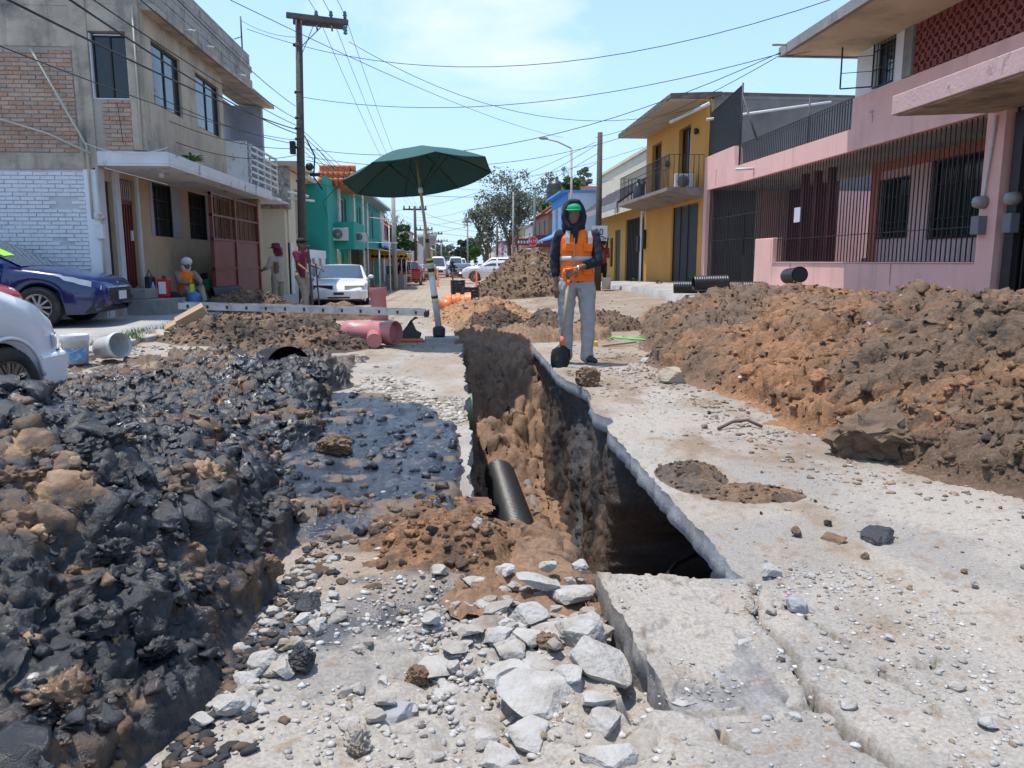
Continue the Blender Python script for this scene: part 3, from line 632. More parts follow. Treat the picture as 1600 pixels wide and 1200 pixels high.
GREYCONC = mat('grey_concrete', (.27, .255, .24), rough=.9, var=.25, vs=1.3, bump=.4, bs=18, col2=(.12, .115, .11), mixlo=.5, mixhi=.75, ms=1.6, streak=(.07, .068, .065), stf=.7)
SIDEWALK = mat('sidewalk_concrete', (.33, .315, .30), rough=.9, var=.22, vs=1.0, bump=.35, bs=25, col2=(.20, .185, .165), mixlo=.48, mixhi=.7, ms=1.1)
def window(par, axis, pos, out, a0, a1, z0, z1, fm, gm=GLASS, nx=2, nz=1, fw=.04, dep=.06, sill=None):
    """window set in an opening: frame (part) and panes (sub-parts); 'out' is +1/-1, the side the street is on"""
    m = MB(); p1 = pos; p0 = pos-out*dep
    def B(u0, u1, w0, w1, q0=p0, q1=p1):
        if axis == 'x': m.box(q0, q1, u0, u1, w0, w1)
        else: m.box(u0, u1, q0, q1, w0, w1)
    B(a0, a0+fw, z0, z1); B(a1-fw, a1, z0, z1); B(a0+fw, a1-fw, z0, z0+fw); B(a0+fw, a1-fw, z1-fw, z1)
    for i in range(1, nx):
        c = a0+(a1-a0)*i/nx; B(c-fw/2, c+fw/2, z0+fw, z1-fw, p0+out*.005, p1-out*.005)
    for i in range(1, nz):
        c = z0+(z1-z0)*i/nz; B(a0+fw, a1-fw, c-fw/2, c+fw/2, p0+out*.01, p1-out*.01)
    f = m.build('window', fm, par)
    for i in range(nx):
        c0 = a0+(a1-a0)*i/nx+fw/2; c1 = a0+(a1-a0)*(i+1)/nx-fw/2; g = MB(); q = pos-out*dep*(.5+.15*(i % 2))
        if axis == 'x': g.box(q-.004, q+.004, c0, c1, z0+fw, z1-fw)
        else: g.box(c0, c1, q-.004, q+.004, z0+fw, z1-fw)
        g.build('pane', gm, f)
    # dark sheet behind the glass stands in for the unlit room
    g = MB(); q = pos-out*(dep+.35)
    if axis == 'x': g.box(q, q-out*.02, a0-.1, a1+.1, z0-.1, z1+.1)
    else: g.box(a0-.1, a1+.1, q, q-out*.02, z0-.1, z1+.1)
    g.build('room_shade_sheet', DARKIN, f)
    return f
def bars(par, axis, pos, a0, a1, z0, z1, sp=.12, r=.007, m=BLKIRON, rails=(), name='security_grille', lean=None, z1b=None, frame=True):
    g = MB(); n = max(1, int(round((a1-a0)/sp)))
    def q(a, z): return (pos, a, z) if axis == 'x' else (a, pos, z)
    for i in range(n+1):
        a = a0+(a1-a0)*i/n; zt = z1 if z1b is None else lerp(z1, z1b, i/n); zb = z0 if not hasattr(z0, '__len__') else lerp(z0[0], z0[1], i/n)
        g.bar(q(a, zb), q(a, zt), 2*r, 2*r)
    zb0, zb1 = (z0, z0) if not hasattr(z0, '__len__') else z0
    zt1 = z1 if z1b is None else z1b
    if frame: g.bar(q(a0, zb0), q(a1, zb1), .03, .012); g.bar(q(a0, z1), q(a1, zt1), .03, .012)
    for z in rails:
        if hasattr(z, '__len__'): g.bar(q(a0, z[0]), q(a1, z[1]), .025, .012)
        else: g.bar(q(a0, z), q(a1, z), .025, .012)
    return g.build(name, m, par)
def one(name, par, m, fn, bevel=0.0, **k):
    g = MB(); fn(g); return g.build(name, m, par, bevel=bevel, **k)

# ---- sidewalks, drives and kerbs
def slab_sheet(name, x0, x1, y0, y1, zf, m, n=(12, 40), thick=.14):
    Xg, Yg = np.meshgrid(np.linspace(x0, x1, n[0]), np.linspace(y0, y1, n[1])); P = p3(Xg, Yg); Z = zf(P[:, 0], P[:, 1])+.006*fbm(P, 1.2, 4, 300)
    V = np.stack([P[:, 0], P[:, 1], Z], 1); k = len(V); Vb = V-[0, 0, thick+.35]; idx = np.arange(k).reshape(Xg.shape)
    Q = [np.stack([idx[:-1, :-1], idx[:-1, 1:], idx[1:, 1:], idx[1:, :-1]], -1).reshape(-1, 4)]
    for a in (idx[0], idx[:, -1], idx[-1, ::-1], idx[::-1, 0]): Q.append(np.stack([a[:-1], a[:-1]+k, a[1:]+k, a[1:]], -1))
    return tag(mesh_np(name, np.concatenate([V, Vb]), np.concatenate(Q), m, smooth=False), kind='structure')
def zsl(x, y): return np.interp(y, [8, 13, 18, 24, 30, 60, 300], [.0, .10, .16, .16, -.05, -.35, -.65])
def zsr(x, y): return np.interp(y, [8, 14, 18, 22, 30, 40, 60, 300], [.35, .45, .5, .52, .38, .1, -.25, -.65])
slab_sheet('sidewalk', -12, -4.75, 9.5, 60, zsl, SIDEWALK)
slab_sheet('sidewalk', 5.3, 7.6, 6.5, 60, lambda x, y: zsr(x, y)-.12*sstep(6.6, 5.3, x), SIDEWALK)
slab_sheet('sidewalk', -12, -5.2, 60, 300, zsl, SIDEWALK, (3, 30)); slab_sheet('sidewalk', 6.0, 9, 60, 300, zsr, SIDEWALK, (3, 30))
# broken kerb stones on the left
rs = random.Random(4); KST = mat('kerb_stone', (.36, .33, .29), rough=.9, var=.25, vs=6, bump=.5, bs=30, col2=(.22, .19, .15), ms=4)
ORD = 'first second third fourth fifth sixth seventh eighth ninth tenth eleventh twelfth'.split()
for i in range(12):
    y = 9.6+i*.42; x = -4.62+.10*math.sin(i*1.3)+rs.uniform(-.05, .05)
    o = MB().box(-.16, .16, -.19, .19, -.08, .05).build('kerb_stone', KST, bevel=.02); o.location = (x, y, gzs(x, y)+.02+rs.uniform(0, .03)); o.rotation_euler = (rs.uniform(-.12, .12), rs.uniform(-.15, .15), rs.uniform(-.25, .25))
    tag(o, 'cracked concrete kerb stone, '+ORD[i]+' in the row counting from the buckets', 'kerb stone', 'broken kerb stones by the buckets')

# ================================================================== left corner house (brick side, tan front)
TANW = mat('tan_plaster', (.42, .30, .19), rough=.85, var=.12, vs=1.2, bump=.15, bs=40, col2=(.30, .215, .14), ms=1.5, streak=(.2, .15, .10), stf=.35)
TANU = mat('aged_cream_plaster', (.46, .38, .28), rough=.85, var=.18, vs=1.5, bump=.2, bs=30, col2=(.27, .22, .17), ms=1.3, streak=(.13, .10, .075), stf=.6)
COLC = mat('stained_concrete', (.43, .36, .275), rough=.9, var=.25, vs=2, bump=.3, bs=22, col2=(.17, .15, .135), mixlo=.47, mixhi=.7, ms=1.7, streak=(.05, .05, .05), stf=.7)
WPAINT = mat('white_paint', (.72, .73, .74), rough=.8, var=.08, vs=3, bump=.2, bs=30, col2=(.5, .49, .47), ms=3, mixlo=.58, mixhi=.8)
PEEL = mat('peeling_white_paint', (.62, .62, .62), rough=.85, var=.1, vs=3, bump=.3, bs=25, col2=(.05, .05, .05), mixlo=.58, mixhi=.68, ms=2.6)
MORTAR = mat('mortar', (.36, .32, .28), rough=.95, var=.2, bump=.5, bs=40)
REDIR = mat('red_painted_iron', (.135, .022, .016), rough=.45, var=.2, vs=4, col2=(.07, .015, .012), ms=5)
T = thing('corner_house', 'two storey corner house with bare brick side, tan front and white canopy', 'house', (-6.4, 14.6, .1))
XG, XU, XC, YF, YB = -6.4, -5.5, -5.13, 14.6, 22.2
m = MB()   # ground floor tan wall on the street
wallp(m, 'x', XG-.2, XG, YF+.2, 22.6, -.3, 2.83, [(15.42, 16.22, .62, 2.72), (17.1, 18.2, 1.68, 2.80), (19.35, 20.6, 1.68, 2.80), (14.85, 15.2, .3, 2.6)])
m.build('ground_floor_wall', TANW, T)
m = MB(); wallp(m, 'x', XU-.2, XU, YF+.28, 19.5, 3.1, 5.62, [(15.15, 16.65, 4.0, 5.13), (17.55, 19.2, 4.0, 5.13)])
m.build('upper_floor_wall', TANU, T)
one('return_wall', T, mat('pale_blue_plaster', (.33, .35, .40), rough=.85, col2=(.25, .26, .28), streak=(.15, .14, .13), stf=.4), lambda g: (g.box(-6.6, -6.3, 19.5, 23.4, 3.1, 5.5), g.box(-6.3, -5.5, 23.2, 23.4, 3.1, 5.5)))
one('upper_soffit', T, COLC, lambda g: g.prism([(-6.2, 5.56), (-5.22, 5.48), (-5.22, 5.58), (-6.2, 5.72)], 'y', 14.72, 23.6))
# corner column and front frame of stained concrete
one('corner_column', T, COLC, lambda g: (g.box(-5.72, -5.485, YF, YF+.28, 3.1, 7.2), g.box(-6.64, -6.36, YF-.01, YF+.25, 2.79, 7.2)), bevel=.01)
one('front_beam', T, COLC, lambda g: (g.box(-9.5, -6.64, YF, YF+.25, 4.83, 5.3), g.box(-6.36, -5.72, YF+.01, YF+.25, 5.10, 5.5), g.box(-9.5, -6.64, YF, YF+.25, 5.5, 7.2), g.box(-6.36, -5.72, YF+.02, YF+.25, 5.5, 7.2), g.box(-9.5, -6.64, YF+.01, YF+.25, 5.3, 5.5)))
one('floor_band', T, COLC, lambda g: (g.box(-9.5, -6.45, YF-.005, YF+.25, 2.76, 3.04), g.box(-6.36, -5.72, YF+.01, YF+.25, 2.9, 3.10)))
window(T, 'y', YF+.12, -1, -6.34, -5.74, 3.99, 5.06, BLKIRON, DGLASS, 2, fw=.025); one('window_surround', T, WPAINT, lambda g: (g.box(-6.36, -6.34, YF+.05, YF+.13, 3.97, 5.08), g.box(-5.74, -5.72, YF+.05, YF+.13, 3.97, 5.08), g.box(-6.34, -5.74, YF+.05, YF+.13, 3.97, 3.99)))
window(T, 'x', XU-.05, 1, 15.15, 16.65, 4.0, 5.13, BLKIRON, GLASS, 2); window(T, 'x', XU-.05, 1, 17.55, 19.2, 4.0, 5.13, BLKIRON, GLASS, 2)
window(T, 'x', XG-.10, 1, 17.1, 18.2, 1.68, 2.8, BLKIRON, DGLASS, 2); window(T, 'x', XG-.10, 1, 19.35, 20.6, 1.68, 2.8, BLKIRON, DGLASS, 2)
for a, b in ((17.1, 18.2), (19.35, 20.6)): bars(T, 'x', XG-.03, a, b, 1.68, 2.8, .10, .006, rails=(2.05, 2.45))
for a, b in ((18.2, 18.75), (20.6, 21.0), (16.95, 17.1)): one('window_reveal', T, mat('grey_render', (.30, .30, .32), rough=.85), lambda g: g.box(XG-.2, XG+.02, a, b, 1.68, 2.8))
# brick infill
BRK = [mat('red_brick_a', (.42, .245, .165), rough=.9, var=.2, vs=9, bump=.5, bs=50), mat('red_brick_b', (.46, .31, .23), rough=.9, var=.2, vs=9, bump=.5, bs=50), mat('red_brick_c', (.37, .28, .22), rough=.9, var=.25, vs=9, bump=.5, bs=50)]
WBR = [mat('painted_brick_a', (.66, .67, .69), rough=.8, var=.10, vs=8, bump=.5, bs=40, col2=(.35, .3, .28), mixlo=.66, mixhi=.72, ms=7)]
one('mortar_bed', T, MORTAR, lambda g: (g.box(-9.5, -6.64, YF+.02, YF+.25, 3.04, 4.83), g.box(-6.36, -5.72, YF+.02, YF+.25, 3.10, 3.97)))
one('painted_mortar_bed', T, mat('painted_mortar', (.50, .50, .52), rough=.9, var=.2), lambda g: g.box(-9.5, -6.45, YF+.02, YF+.3, -.2, 2.76))
def bricks(par, name, mats, x0, x1, z0, z1, skip=None, bl=.235, bh=.058, gap=.014, seed=0, y=YF):
    rs = random.Random(seed); ms = []
    for mm in mats:
        o = MB().box(-bl/2, bl/2, 0, .05, -bh/2, bh/2).build('tmp', mm); ms.append(o.data); bpy.data.objects.remove(o)
    r = 0; z = z0+bh/2+gap/2; inv = (Matrix.Translation(par.location)).inverted()
    while z < z1-bh/2+.01:
        x = x1-bl/2-gap/2+(.125 if r % 2 else 0)
        while x > x0-bl/2:
            xa_, xb_ = max(x-bl/2, x0), min(x+bl/2, x1)
            if xb_-xa_ > .03 and not (skip and skip(x, z)):
                o = bpy.data.objects.new(name, rs.choices(ms, weights=[3, 2, 2][:len(ms)])[0]); COL.objects.link(o); o.parent = par; o.matrix_parent_inverse = inv
                sx = 1.0
                if x+bl/2 > x1: pass
                o.location = ((xa_+xb_)/2, y+rs.uniform(-.006, .006), z); o.rotation_euler = (rs.uniform(-.02, .02), rs.uniform(-.012, .012), rs.uniform(-.015, .015)); o.scale = ((xb_-xa_)/bl, 1, rs.uniform(.9, 1.03))
            x -= bl+gap
        z += bh+gap; r += 1
bricks(T, 'brick', BRK, -8.30, -6.66, 3.05, 4.83, seed=1); bricks(T, 'brick', BRK, -6.20, -5.72, 3.10, 3.95, seed=2)
bricks(T, 'painted_brick', WBR, -8.25, -6.62, .85, 2.76, skip=lambda x, z: (-7.15 < x < -6.75 and 2.1 < z < 2.3) or (abs(x+7.05) < .14 and abs(z-1.5) < .10), seed=3)
one('white_corner_strip', T, WPAINT, lambda g: g.box(-6.62, -6.39, YF-.012, YF+.3, -.2, 2.76), bevel=.01)
# parapet of thin blocks
one('parapet', T, COLC, lambda g: g.box(-5.70, -5.53, YF+.28, 22.1, 5.62, 6.58))
pm = MB().box(0, .035, -.195, .195, -.085, .085).build('tmp', mat('parapet_block', (.36, .33, .29), rough=.95, var=.25, vs=5, bump=.5, bs=25, col2=(.20, .18, .16), ms=3)); pme = pm.data; bpy.data.objects.remove(pm)
rs = random.Random(8); inv = Matrix.Translation(T.location).inverted()
for r in range(6):
    for c in range(18):
        o = bpy.data.objects.new('parapet_block', pme); COL.objects.link(o); o.parent = T; o.matrix_parent_inverse = inv
        o.location = (-5.53+rs.uniform(0, .008), YF+.48+c*.405+(.2 if r % 2 else 0), 5.72+r*.18 if r < 5 else 6.62); o.scale = (1 if r < 5 else 4.6, 1, .97 if r < 5 else .3)
        if r == 5: o.location.x = -5.70
one('roof_post', T, BLKIRON, lambda g: (g.tube([(-5.6, 21.9, 6.6), (-5.6, 21.9, 7.5)], .02, 6), g.tube([(-5.6, 21.9, 7.0), (-5.6, 21.2, 6.75)], .012, 5)))
one('drain_spout', T, WHMET, lambda g: [g.tube([(-5.5, y, 5.75), (-5.2, y, 5.73)], .02, 6) for y in (16.8, 18.0, 20.6)])
# canopy
def cano(g):
    g.prism([(-6.4, YF), (XC, YF), (XC, 22.4), (-5.0, 22.4), (-5.0, 24.0), (-6.4, 24.0)], 'z', 2.83, 2.87)
    g.box(-6.4, XC, YF-.0, YF+.06, 2.87, 3.08); g.box(XC-.06, XC, YF+.06, 22.4, 2.87, 3.08); g.prism([(-6.4, YF+.06), (XC-.06, YF+.06), (XC-.06, 24.), (-6.4, 24.)], 'z', 2.87, 2.98)
one('canopy', T, PEEL, cano, bevel=.012)
one('canopy_lamp', T, WHMET, lambda g: g.lathe((-5.6, 15.5, 2.83), [(.0, -.12), (.05, -.10), (.06, -.03), (.03, 0)], 10))
one('balcony_railing', T, WHMET, lambda g: ([g.box(-5.16, -5.13, y, y+.05, 3.1, 4.0) for y in (20.3, 21.0, 21.7, 22.4, 23.2)], [g.box(-5.17, -5.12, 20.3, 23.25, z, z+.045) for z in (3.2, 3.36, 3.52, 3.68, 3.84, 4.0)], [g.box(-6.3, -5.17, 20.3, 20.34, z, z+.045) for z in (3.2, 3.52, 3.84, 4.0)], g.box(-5.9, -5.2, 20.22, 20.3, 3.1, 4.1)))
# doors
d = one('front_door', T, REDIR, lambda g: (g.box(XG-.14, XG-.10, 15.42, 16.22, .62, 2.72), [g.box(XG-.10, XG-.07, 15.46+i*.12, 15.50+i*.12, .66, 2.25) for i in range(7)], g.box(XG-.10, XG-.06, 15.42, 16.22, 2.25, 2.33)))
one('handle', d, WHMET, lambda g: g.box(XG-.07, XG-.03, 16.05, 16.10, 1.55, 1.75))
one('door_transom', d, WHMET, lambda g: [g.box(XG-.09, XG-.08, 15.46+i*.09, 15.47+i*.09, 2.33, 2.70) for i in range(9)])
one('side_door', T, BLKIRON, lambda g: g.box(XG-.12, XG-.08, 14.85, 15.2, .3, 2.6))
one('door_jamb', T, mat('white_jamb', (.5, .5, .52), rough=.8), lambda g: (g.box(XG-.05, XG+.06, 15.22, 15.42, .1, 2.80), g.box(XG-.02, XG+.03, 14.62, 14.84, .1, 2.8), g.box(XG-.02, XG+.04, 16.24, 16.36, .55, 2.8)))
one('door_step', T, GREYCONC, lambda g: (g.box(XG+.0, XG+.85, 15.3, 17.35, -.1, .42), g.box(XG, XG+.4, 15.35, 16.4, .42, .62)), bevel=.02)
# red iron gate
def gate(g):
    for (a, b, c, d_) in ((17.9, 18.0, .25, 2.68), (19.7, 19.8, .25, 2.68), (21.9, 22.0, .25, 2.68)): g.box(-5.5, -5.42, a, b, c, d_)
    for z in (.28, .95, 1.62, 2.15, 2.62): g.box(-5.49, -5.43, 17.9, 22.0, z, z+.05)
    for i in range(10): g.box(-5.475, -5.455, 18.1+i*.42, 18.12+i*.42, 1.65, 2.65)
gt = one('iron_gate', T, REDIR, gate)
one('gate_panel', gt, mat('red_gate_sheet', (.16, .035, .025), rough=.5, var=.25, vs=2), lambda g: (g.box(-5.468, -5.46, 18.0, 19.7, .3, 1.62), g.box(-5.468, -5.46, 19.8, 21.9, .3, 1.62)))
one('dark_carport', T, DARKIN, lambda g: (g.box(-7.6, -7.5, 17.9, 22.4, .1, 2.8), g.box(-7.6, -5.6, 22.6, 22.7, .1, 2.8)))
one('gate_side_wall', T, TANW, lambda g: g.box(-6.2, -5.42, 22.02, 22.3, .1, 2.83))
one('electric_meter', T, WHMET, lambda g: (g.lathe((-6.38, 14.56, 1.95), [(.0, -.08), (.075, -.08), (.085, .06), (.0, .06)], 14, 'y'), g.box(-6.46, -6.32, 14.5, 14.6, 1.55, 1.80)))
one('conduit', T, mat('cream_pipe', (.45, .42, .33), rough=.6), lambda g: (g.tube([(-6.37, 14.56, .3), (-6.37, 14.56, 2.8)], .022, 6), g.tube([(-6.5, 14.55, 1.9), (-6.5, 14.55, 3.15), (-6.6, 14.5, 3.4), (-7.25, 14.45, 4.75)], .022, 6), g.tube([(-9.0, 14.5, 3.6), (-8.0, 14.48, 3.62), (-7.1, 14.48, 3.35), (-6.4, 14.45, 3.02)], .02, 6), g.tube([(-5.56, 14.57, 3.1), (-5.56, 14.57, 5.5)], .018, 6)))
one('wall_meter', T, BLKIRON, lambda g: (g.box(XG, XG+.1, 21.0, 21.25, 1.3, 1.75), g.box(XG, XG+.14, 21.35, 21.5, 1.0, 1.4), g.tube([(XG+.05, 21.1, .2), (XG+.05, 21.1, 2.8)], .03, 6), g.tube([(XG+.05, 21.6, .2), (XG+.05, 21.6, 2.8)], .03, 6)))
one('niche_shade_panel', T, DARKIN, lambda g: g.box(XG-.01, XG+.015, 19.9, 20.4, .45, .85))  # flat near-black panel on the wall stands in for the niche's shade

# ================================================================== right: pink house
PINK = mat('pink_plaster', (.80, .47, .41), rough=.8, var=.08, vs=1.0, bump=.12, bs=35, col2=(.70, .41, .38), ms=1.4, streak=(.42, .22, .17), stf=.55, strz=.2)
PINKW = mat('pale_pink_wall', (.72, .49, .45), rough=.82, var=.10, vs=1.3, bump=.15, bs=35, col2=(.30, .20, .19), mixlo=.6, mixhi=.75, ms=1.8, streak=(.12, .10, .10), stf=.35)
MAROON = mat('maroon_paint', (.13, .022, .028), rough=.5, var=.15)
LATM = mat('maroon_lattice_block', (.235, .062, .05), rough=.75, var=.18, vs=6)
XR = 7.0
T = thing('pink_house', 'pink two storey house with barred porch, roof terrace and maroon lattice upstairs', 'house', (7.0, 10, .4))
def band(g):
    g.prism([(9.95, 3.08), (19.5, 3.08), (21.9, 3.12), (21.9, 4.02), (19.6, 4.02), (19.5, 3.50), (13.7, 3.46), (13.7, 3.98), (9.3, 3.94), (9.3, 3.10)], 'x', XR, XR+.22)
one('facade_band', T, PINK, band)
one('base_wall', T, PINK, lambda g: (g.box(XR, XR+.2, 10.05, 16.86, 0, 1.12), g.box(XR-.005, XR+.205, 16.86, 17.9, 0, 1.66)), bevel=.012)
for (y0_, z0_, hh_) in ((18.2, 3.24, .10), (13.0, 3.58, .12), (20.9, 3.6, .4), (15.9, 1.1, .35), (12.1, 1.1, .3), (16.95, 1.6, .45)): one('rust_run', T, mat('rust_stain', (.50, .25, .15), rough=.9, var=.3, vs=9), lambda g: g.prism([(y0_-.012, z0_), (y0_+.014, z0_), (y0_+.006, z0_-hh_), (y0_-.003, z0_-hh_*1.1)], 'x', XR-.0075, XR+.02))
one('wall_cap', T, PINKW, lambda g: g.box(XR-.02, XR+.22, 10.05, 16.85, 1.12, 1.135))
one('end_column', T, PINK, lambda g: g.box(XR-.02, XR+.25, 9.7, 10.05, 0, 3.1)); one('end_column', T, PINK, lambda g: g.box(XR-.003, XR+.2, 21.62, 21.9, .3, 3.12))
one('porch_ceiling', T, mat('cream_soffit', (.42, .38, .34), rough=.85, col2=(.3, .25, .22)), lambda g: (g.prism([(XR+.22, 9.3), (12.5, 9.3), (12.5, 15.9), (9.6, 15.9), (9.6, 21.9), (XR+.22, 21.9)], 'z', 3.12, 3.3)))
one('porch_floor', T, SIDEWALK, lambda g: g.box(XR+.2, 12.5, 9.3, 21.9, 0, .5))
ORW = mat('salmon_wall', (.50, .17, .10), rough=.8, var=.12, streak=(.3, .1, .08), stf=.3)
m = MB(); wallp(m, 'x', 8.6, 8.8, 9.3, 15.8, .5, 3.12, [(12.35, 13.75, 1.55, 2.92), (14.4, 15.45, 1.6, 2.75)]); m.build('porch_wall', PINKW, T)
one('porch_wall_band', T, ORW, lambda g: (g.box(8.585, 8.60, 9.3, 15.8, 2.76 if 0 else 2.93, 3.12), g.box(8.585, 8.6, 15.46, 15.8, .5, 2.93)))
window(T, 'x', 8.66, -1, 12.35, 13.75, 1.55, 2.92, BLKIRON, DGLASS, 2); window(T, 'x', 8.66, -1, 14.4, 15.45, 1.6, 2.75, BLKIRON, DGLASS, 2)
bars(T, 'x', 8.58, 12.35, 13.75, 1.55, 2.92, .1, .006, rails=(1.9, 2.5)); bars(T, 'x', 8.58, 14.4, 15.45, 1.6, 2.75, .1, .006, rails=(1.9, 2.4))
one('porch_return_wall', T, ORW, lambda g: g.box(8.8, 10.5, 15.6, 15.8, .5, 3.12))
one('back_wall', T, PINK, lambda g: (g.box(12.2, 12.4, 9.3, 21.9, .5, 1.2), g.box(12.2, 12.4, 9.3, 21.9, 2.75, 3.12), g.box(8.5, 12.2, 21.7, 21.88, .5, 3.12)))
one('garage_wall', T, MAROON, lambda g: (g.box(9.4, 9.5, 19.0, 21.7, .5, 3.12)))
one('stair', T, COLC, lambda g: ([g.box(9.6, 10.6, 16.0+i*.27, 16.27+i*.27, max(.5, 1.3-1.0+(9-i)*.22-.25), .5+(9-i)*.24) for i in range(9)], g.box(10.6, 10.7, 15.9, 18.6, .5, 2.2)))
lat0 = MB()
for s in (-1, 1):
    lat0.bar((0, -.11*s, -.11), (0, .11*s, .11), .035, .05, (1, 0, 0))
lat0.lathe((0, 0, 0), [(.045, -.026), (.075, -.026), (.075, .026), (.045, .026), (.045, -.026)], 8, 'x', smooth=False)
lo = lat0.build('tmp', LATM); LATMESH = lo.data; bpy.data.objects.remove(lo); inv = Matrix.Translation(T.location).inverted()
for j in range(7):
    for i in range(16):
        o = bpy.data.objects.new('screen_block', LATMESH); COL.objects.link(o); o.parent = T; o.matrix_parent_inverse = inv; o.location = (12.3, 16.4+i*.23, 1.32+j*.22)
for x, y in ((8.0, 17.6), (8.0, 17.0), (8.0, 16.35)): one('porch_post', T, MAROON, lambda g: g.box(x-.07, x+.07, y-.07, y+.07, .5, 3.12), bevel=.008)
bars(T, 'x', XR+.10, 10.08, 16.84, 1.135, 3.10, .115, .0075, rails=(1.62,), name='porch_grille'); bars(T, 'x', XR+.10, 16.88, 17.88, 1.66, 3.10, .115, .0075, name='porch_grille')
gt = bars(T, 'x', XR+.10, 17.92, 21.6, .56, 3.10, .115, .009, rails=(1.7, 2.3), name='iron_gate')
one('gate_leaf', gt, BLKIRON, lambda g: g.box(XR+.12, XR+.14, 18.0, 19.0, .58, 1.3))
for a in (19.04, 20.24, 21.23): one('gate_stile', gt, BLKIRON, lambda g: g.box(XR+.12, XR+.15, a-.04, a+.04, .56, 2.4))
one('notice_plate', T, mat('pale_plate', (.6, .65, .7), rough=.5), lambda g: g.box(XR+.06, XR+.075, 15.72, 16.0, 1.95, 2.25))
one('drain_spout', T, WHMET, lambda g: g.tube([(6.55, 18.2, 3.28), (XR, 18.2, 3.30)], .03, 8)); one('drain_spout', T, WHMET, lambda g: g.tube([(6.9, 13.0, 3.62), (XR, 13.0, 3.63)], .02, 6))
# terrace
bars(T, 'x', XR+.08, 13.72, 19.45, 3.47, 4.02, .10, .008, name='terrace_railing', rails=(3.95,))
bars(T, 'x', XR+.10, 19.5, 21.85, 4.03, 5.45, .05, .007, name='terrace_screen', z1b=5.2, rails=(4.6,))
for q in (((XR+.1, 21.85, 3.1), (XR+.1, 21.85, 5.6)), ((XR+.1, 19.45, 3.5), (XR+.1, 19.45, 5.5)), ((9.3, 20.5, 3.3), (9.3, 20.5, 5.4)), ((XR+.1, 19.45, 5.2), (XR+.2, 18.6, 4.0))): one('terrace_post', T, BLKIRON, lambda g: g.tube(q, .025, 6))
# upper white room with open casement
m = MB(); wallp(m, 'x', XR+.03, XR+.2, 12.22, 13.7, 3.98, 5.2, [(12.5, 13.1, 4.0, 4.85)]); m.box(XR+.2, 11, 13.5, 13.7, 3.3, 5.2); m.build('upper_room_wall', WPAINT, T)
window(T, 'x', XR+.1, -1, 12.5, 13.1, 4.0, 4.85, BLKIRON, GLASS, 1)
bars(T, 'x', XR+.01, 12.5, 13.1, 4.02, 4.84, .1, .005, rails=(4.3, 4.6))
cs = one('open_casement', T, BLKIRON, lambda g: (g.bar((6.55, 13.3, 4.05), (6.55, 13.3, 4.8), .02, .02), g.bar((XR, 13.1, 4.05), (XR, 13.1, 4.8), .02, .02), g.bar((6.55, 13.3, 4.8), (XR, 13.1, 4.8), .02, .02), g.bar((6.55, 13.3, 4.05), (XR, 13.1, 4.05), .02, .02), g.bar((6.55, 13.3, 4.3), (XR, 13.1, 4.3), .01, .01), g.bar((6.55, 13.3, 4.55), (XR, 13.1, 4.55), .01, .01)))
one('upper_roof', T, mat('cream_soffit_roof', (.60, .50, .36), rough=.85, col2=(.40, .33, .24)), lambda g: g.box(5.78, 11, 8.0, 13.85, 4.72, 4.76))
one('roof_edge', T, GREYCONC, lambda g: (g.box(5.70, 5.78, 8.0, 13.93, 4.70, 4.86), g.box(5.78, 11, 13.85, 13.93, 4.70, 4.86), g.box(5.78, 11, 8.0, 13.85, 4.76, 4.84)))
one('roof_pipe', T, COLC, lambda g: (g.tube([(5.45, 13.6, 4.82), (6.0, 13.6, 4.84)], .02, 6), g.tube([(5.5, 10.6, 4.85), (6.0, 10.6, 4.87)], .02, 6)))
one('corner_pilaster', T, GREYCONC, lambda g: g.box(XR, XR+.2, 11.98, 12.22, 3.98, 5.2))
# lattice wall upstairs: blocks set one by one
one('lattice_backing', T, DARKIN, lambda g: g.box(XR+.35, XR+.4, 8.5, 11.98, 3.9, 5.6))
for j in range(8):
    for i in range(24):
        o = bpy.data.objects.new('lattice_block', LATMESH); COL.objects.link(o); o.parent = T; o.matrix_parent_inverse = inv; o.scale = (1, .70, .70); o.location = (XR+.06, 11.90-i*.155, 4.04+j*.155)
# neighbour's canopy and barred brown front at the frame's edge
T = thing('brown_gated_house', 'house front with dark brown barred gate under a peeling pink canopy', 'house', (7.0, 8, .4))
one('canopy', T, mat('peeling_pink_canopy', (.55, .36, .34), rough=.85, var=.12, bump=.3, bs=20, col2=(.10, .09, .085), mixlo=.56, mixhi=.66, ms=2.0), lambda g: (g.prism([(5.6, 3.0), (7.0, 3.06), (7.0, 3.30), (5.6, 3.24)], 'y', 4.5, 9.95)), bevel=.01)
one('canopy_soffit', T, COLC, lambda g: g.prism([(5.65, 2.985), (7.0, 3.045), (7.0, 3.06), (5.65, 3.0)], 'y', 4.5, 9.9))
one('upper_wall', T, PINKW, lambda g: g.box(XR, XR+.2, 4.0, 9.3, 3.1, 3.94))
BRW = mat('brown_gate_wood', (.085, .04, .022), rough=.6, var=.3, vs=5, streak=(.03, .015, .01), stf=.6)
one('back_wall', T, BRW, lambda g: g.box(7.9, 8.0, 4, 9.9, .3, 3.1))
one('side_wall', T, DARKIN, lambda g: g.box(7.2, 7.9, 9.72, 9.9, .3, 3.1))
one('gate_column', T, mat('orange_brown_column', (.30, .12, .04), rough=.7), lambda g: g.box(XR+.35, XR+.5, 9.1, 9.3, .4, 3.08))
bars(T, 'x', XR+.12, 4.5, 9.66, .45, 3.08, .11, .011, m=BLKIRON, rails=(1.55, 1.62), name='iron_gate')
bars(T, 'x', XR+.4, 4.5, 9.66, .45, 3.08, .22, .03, m=BRW, name='gate_slats')
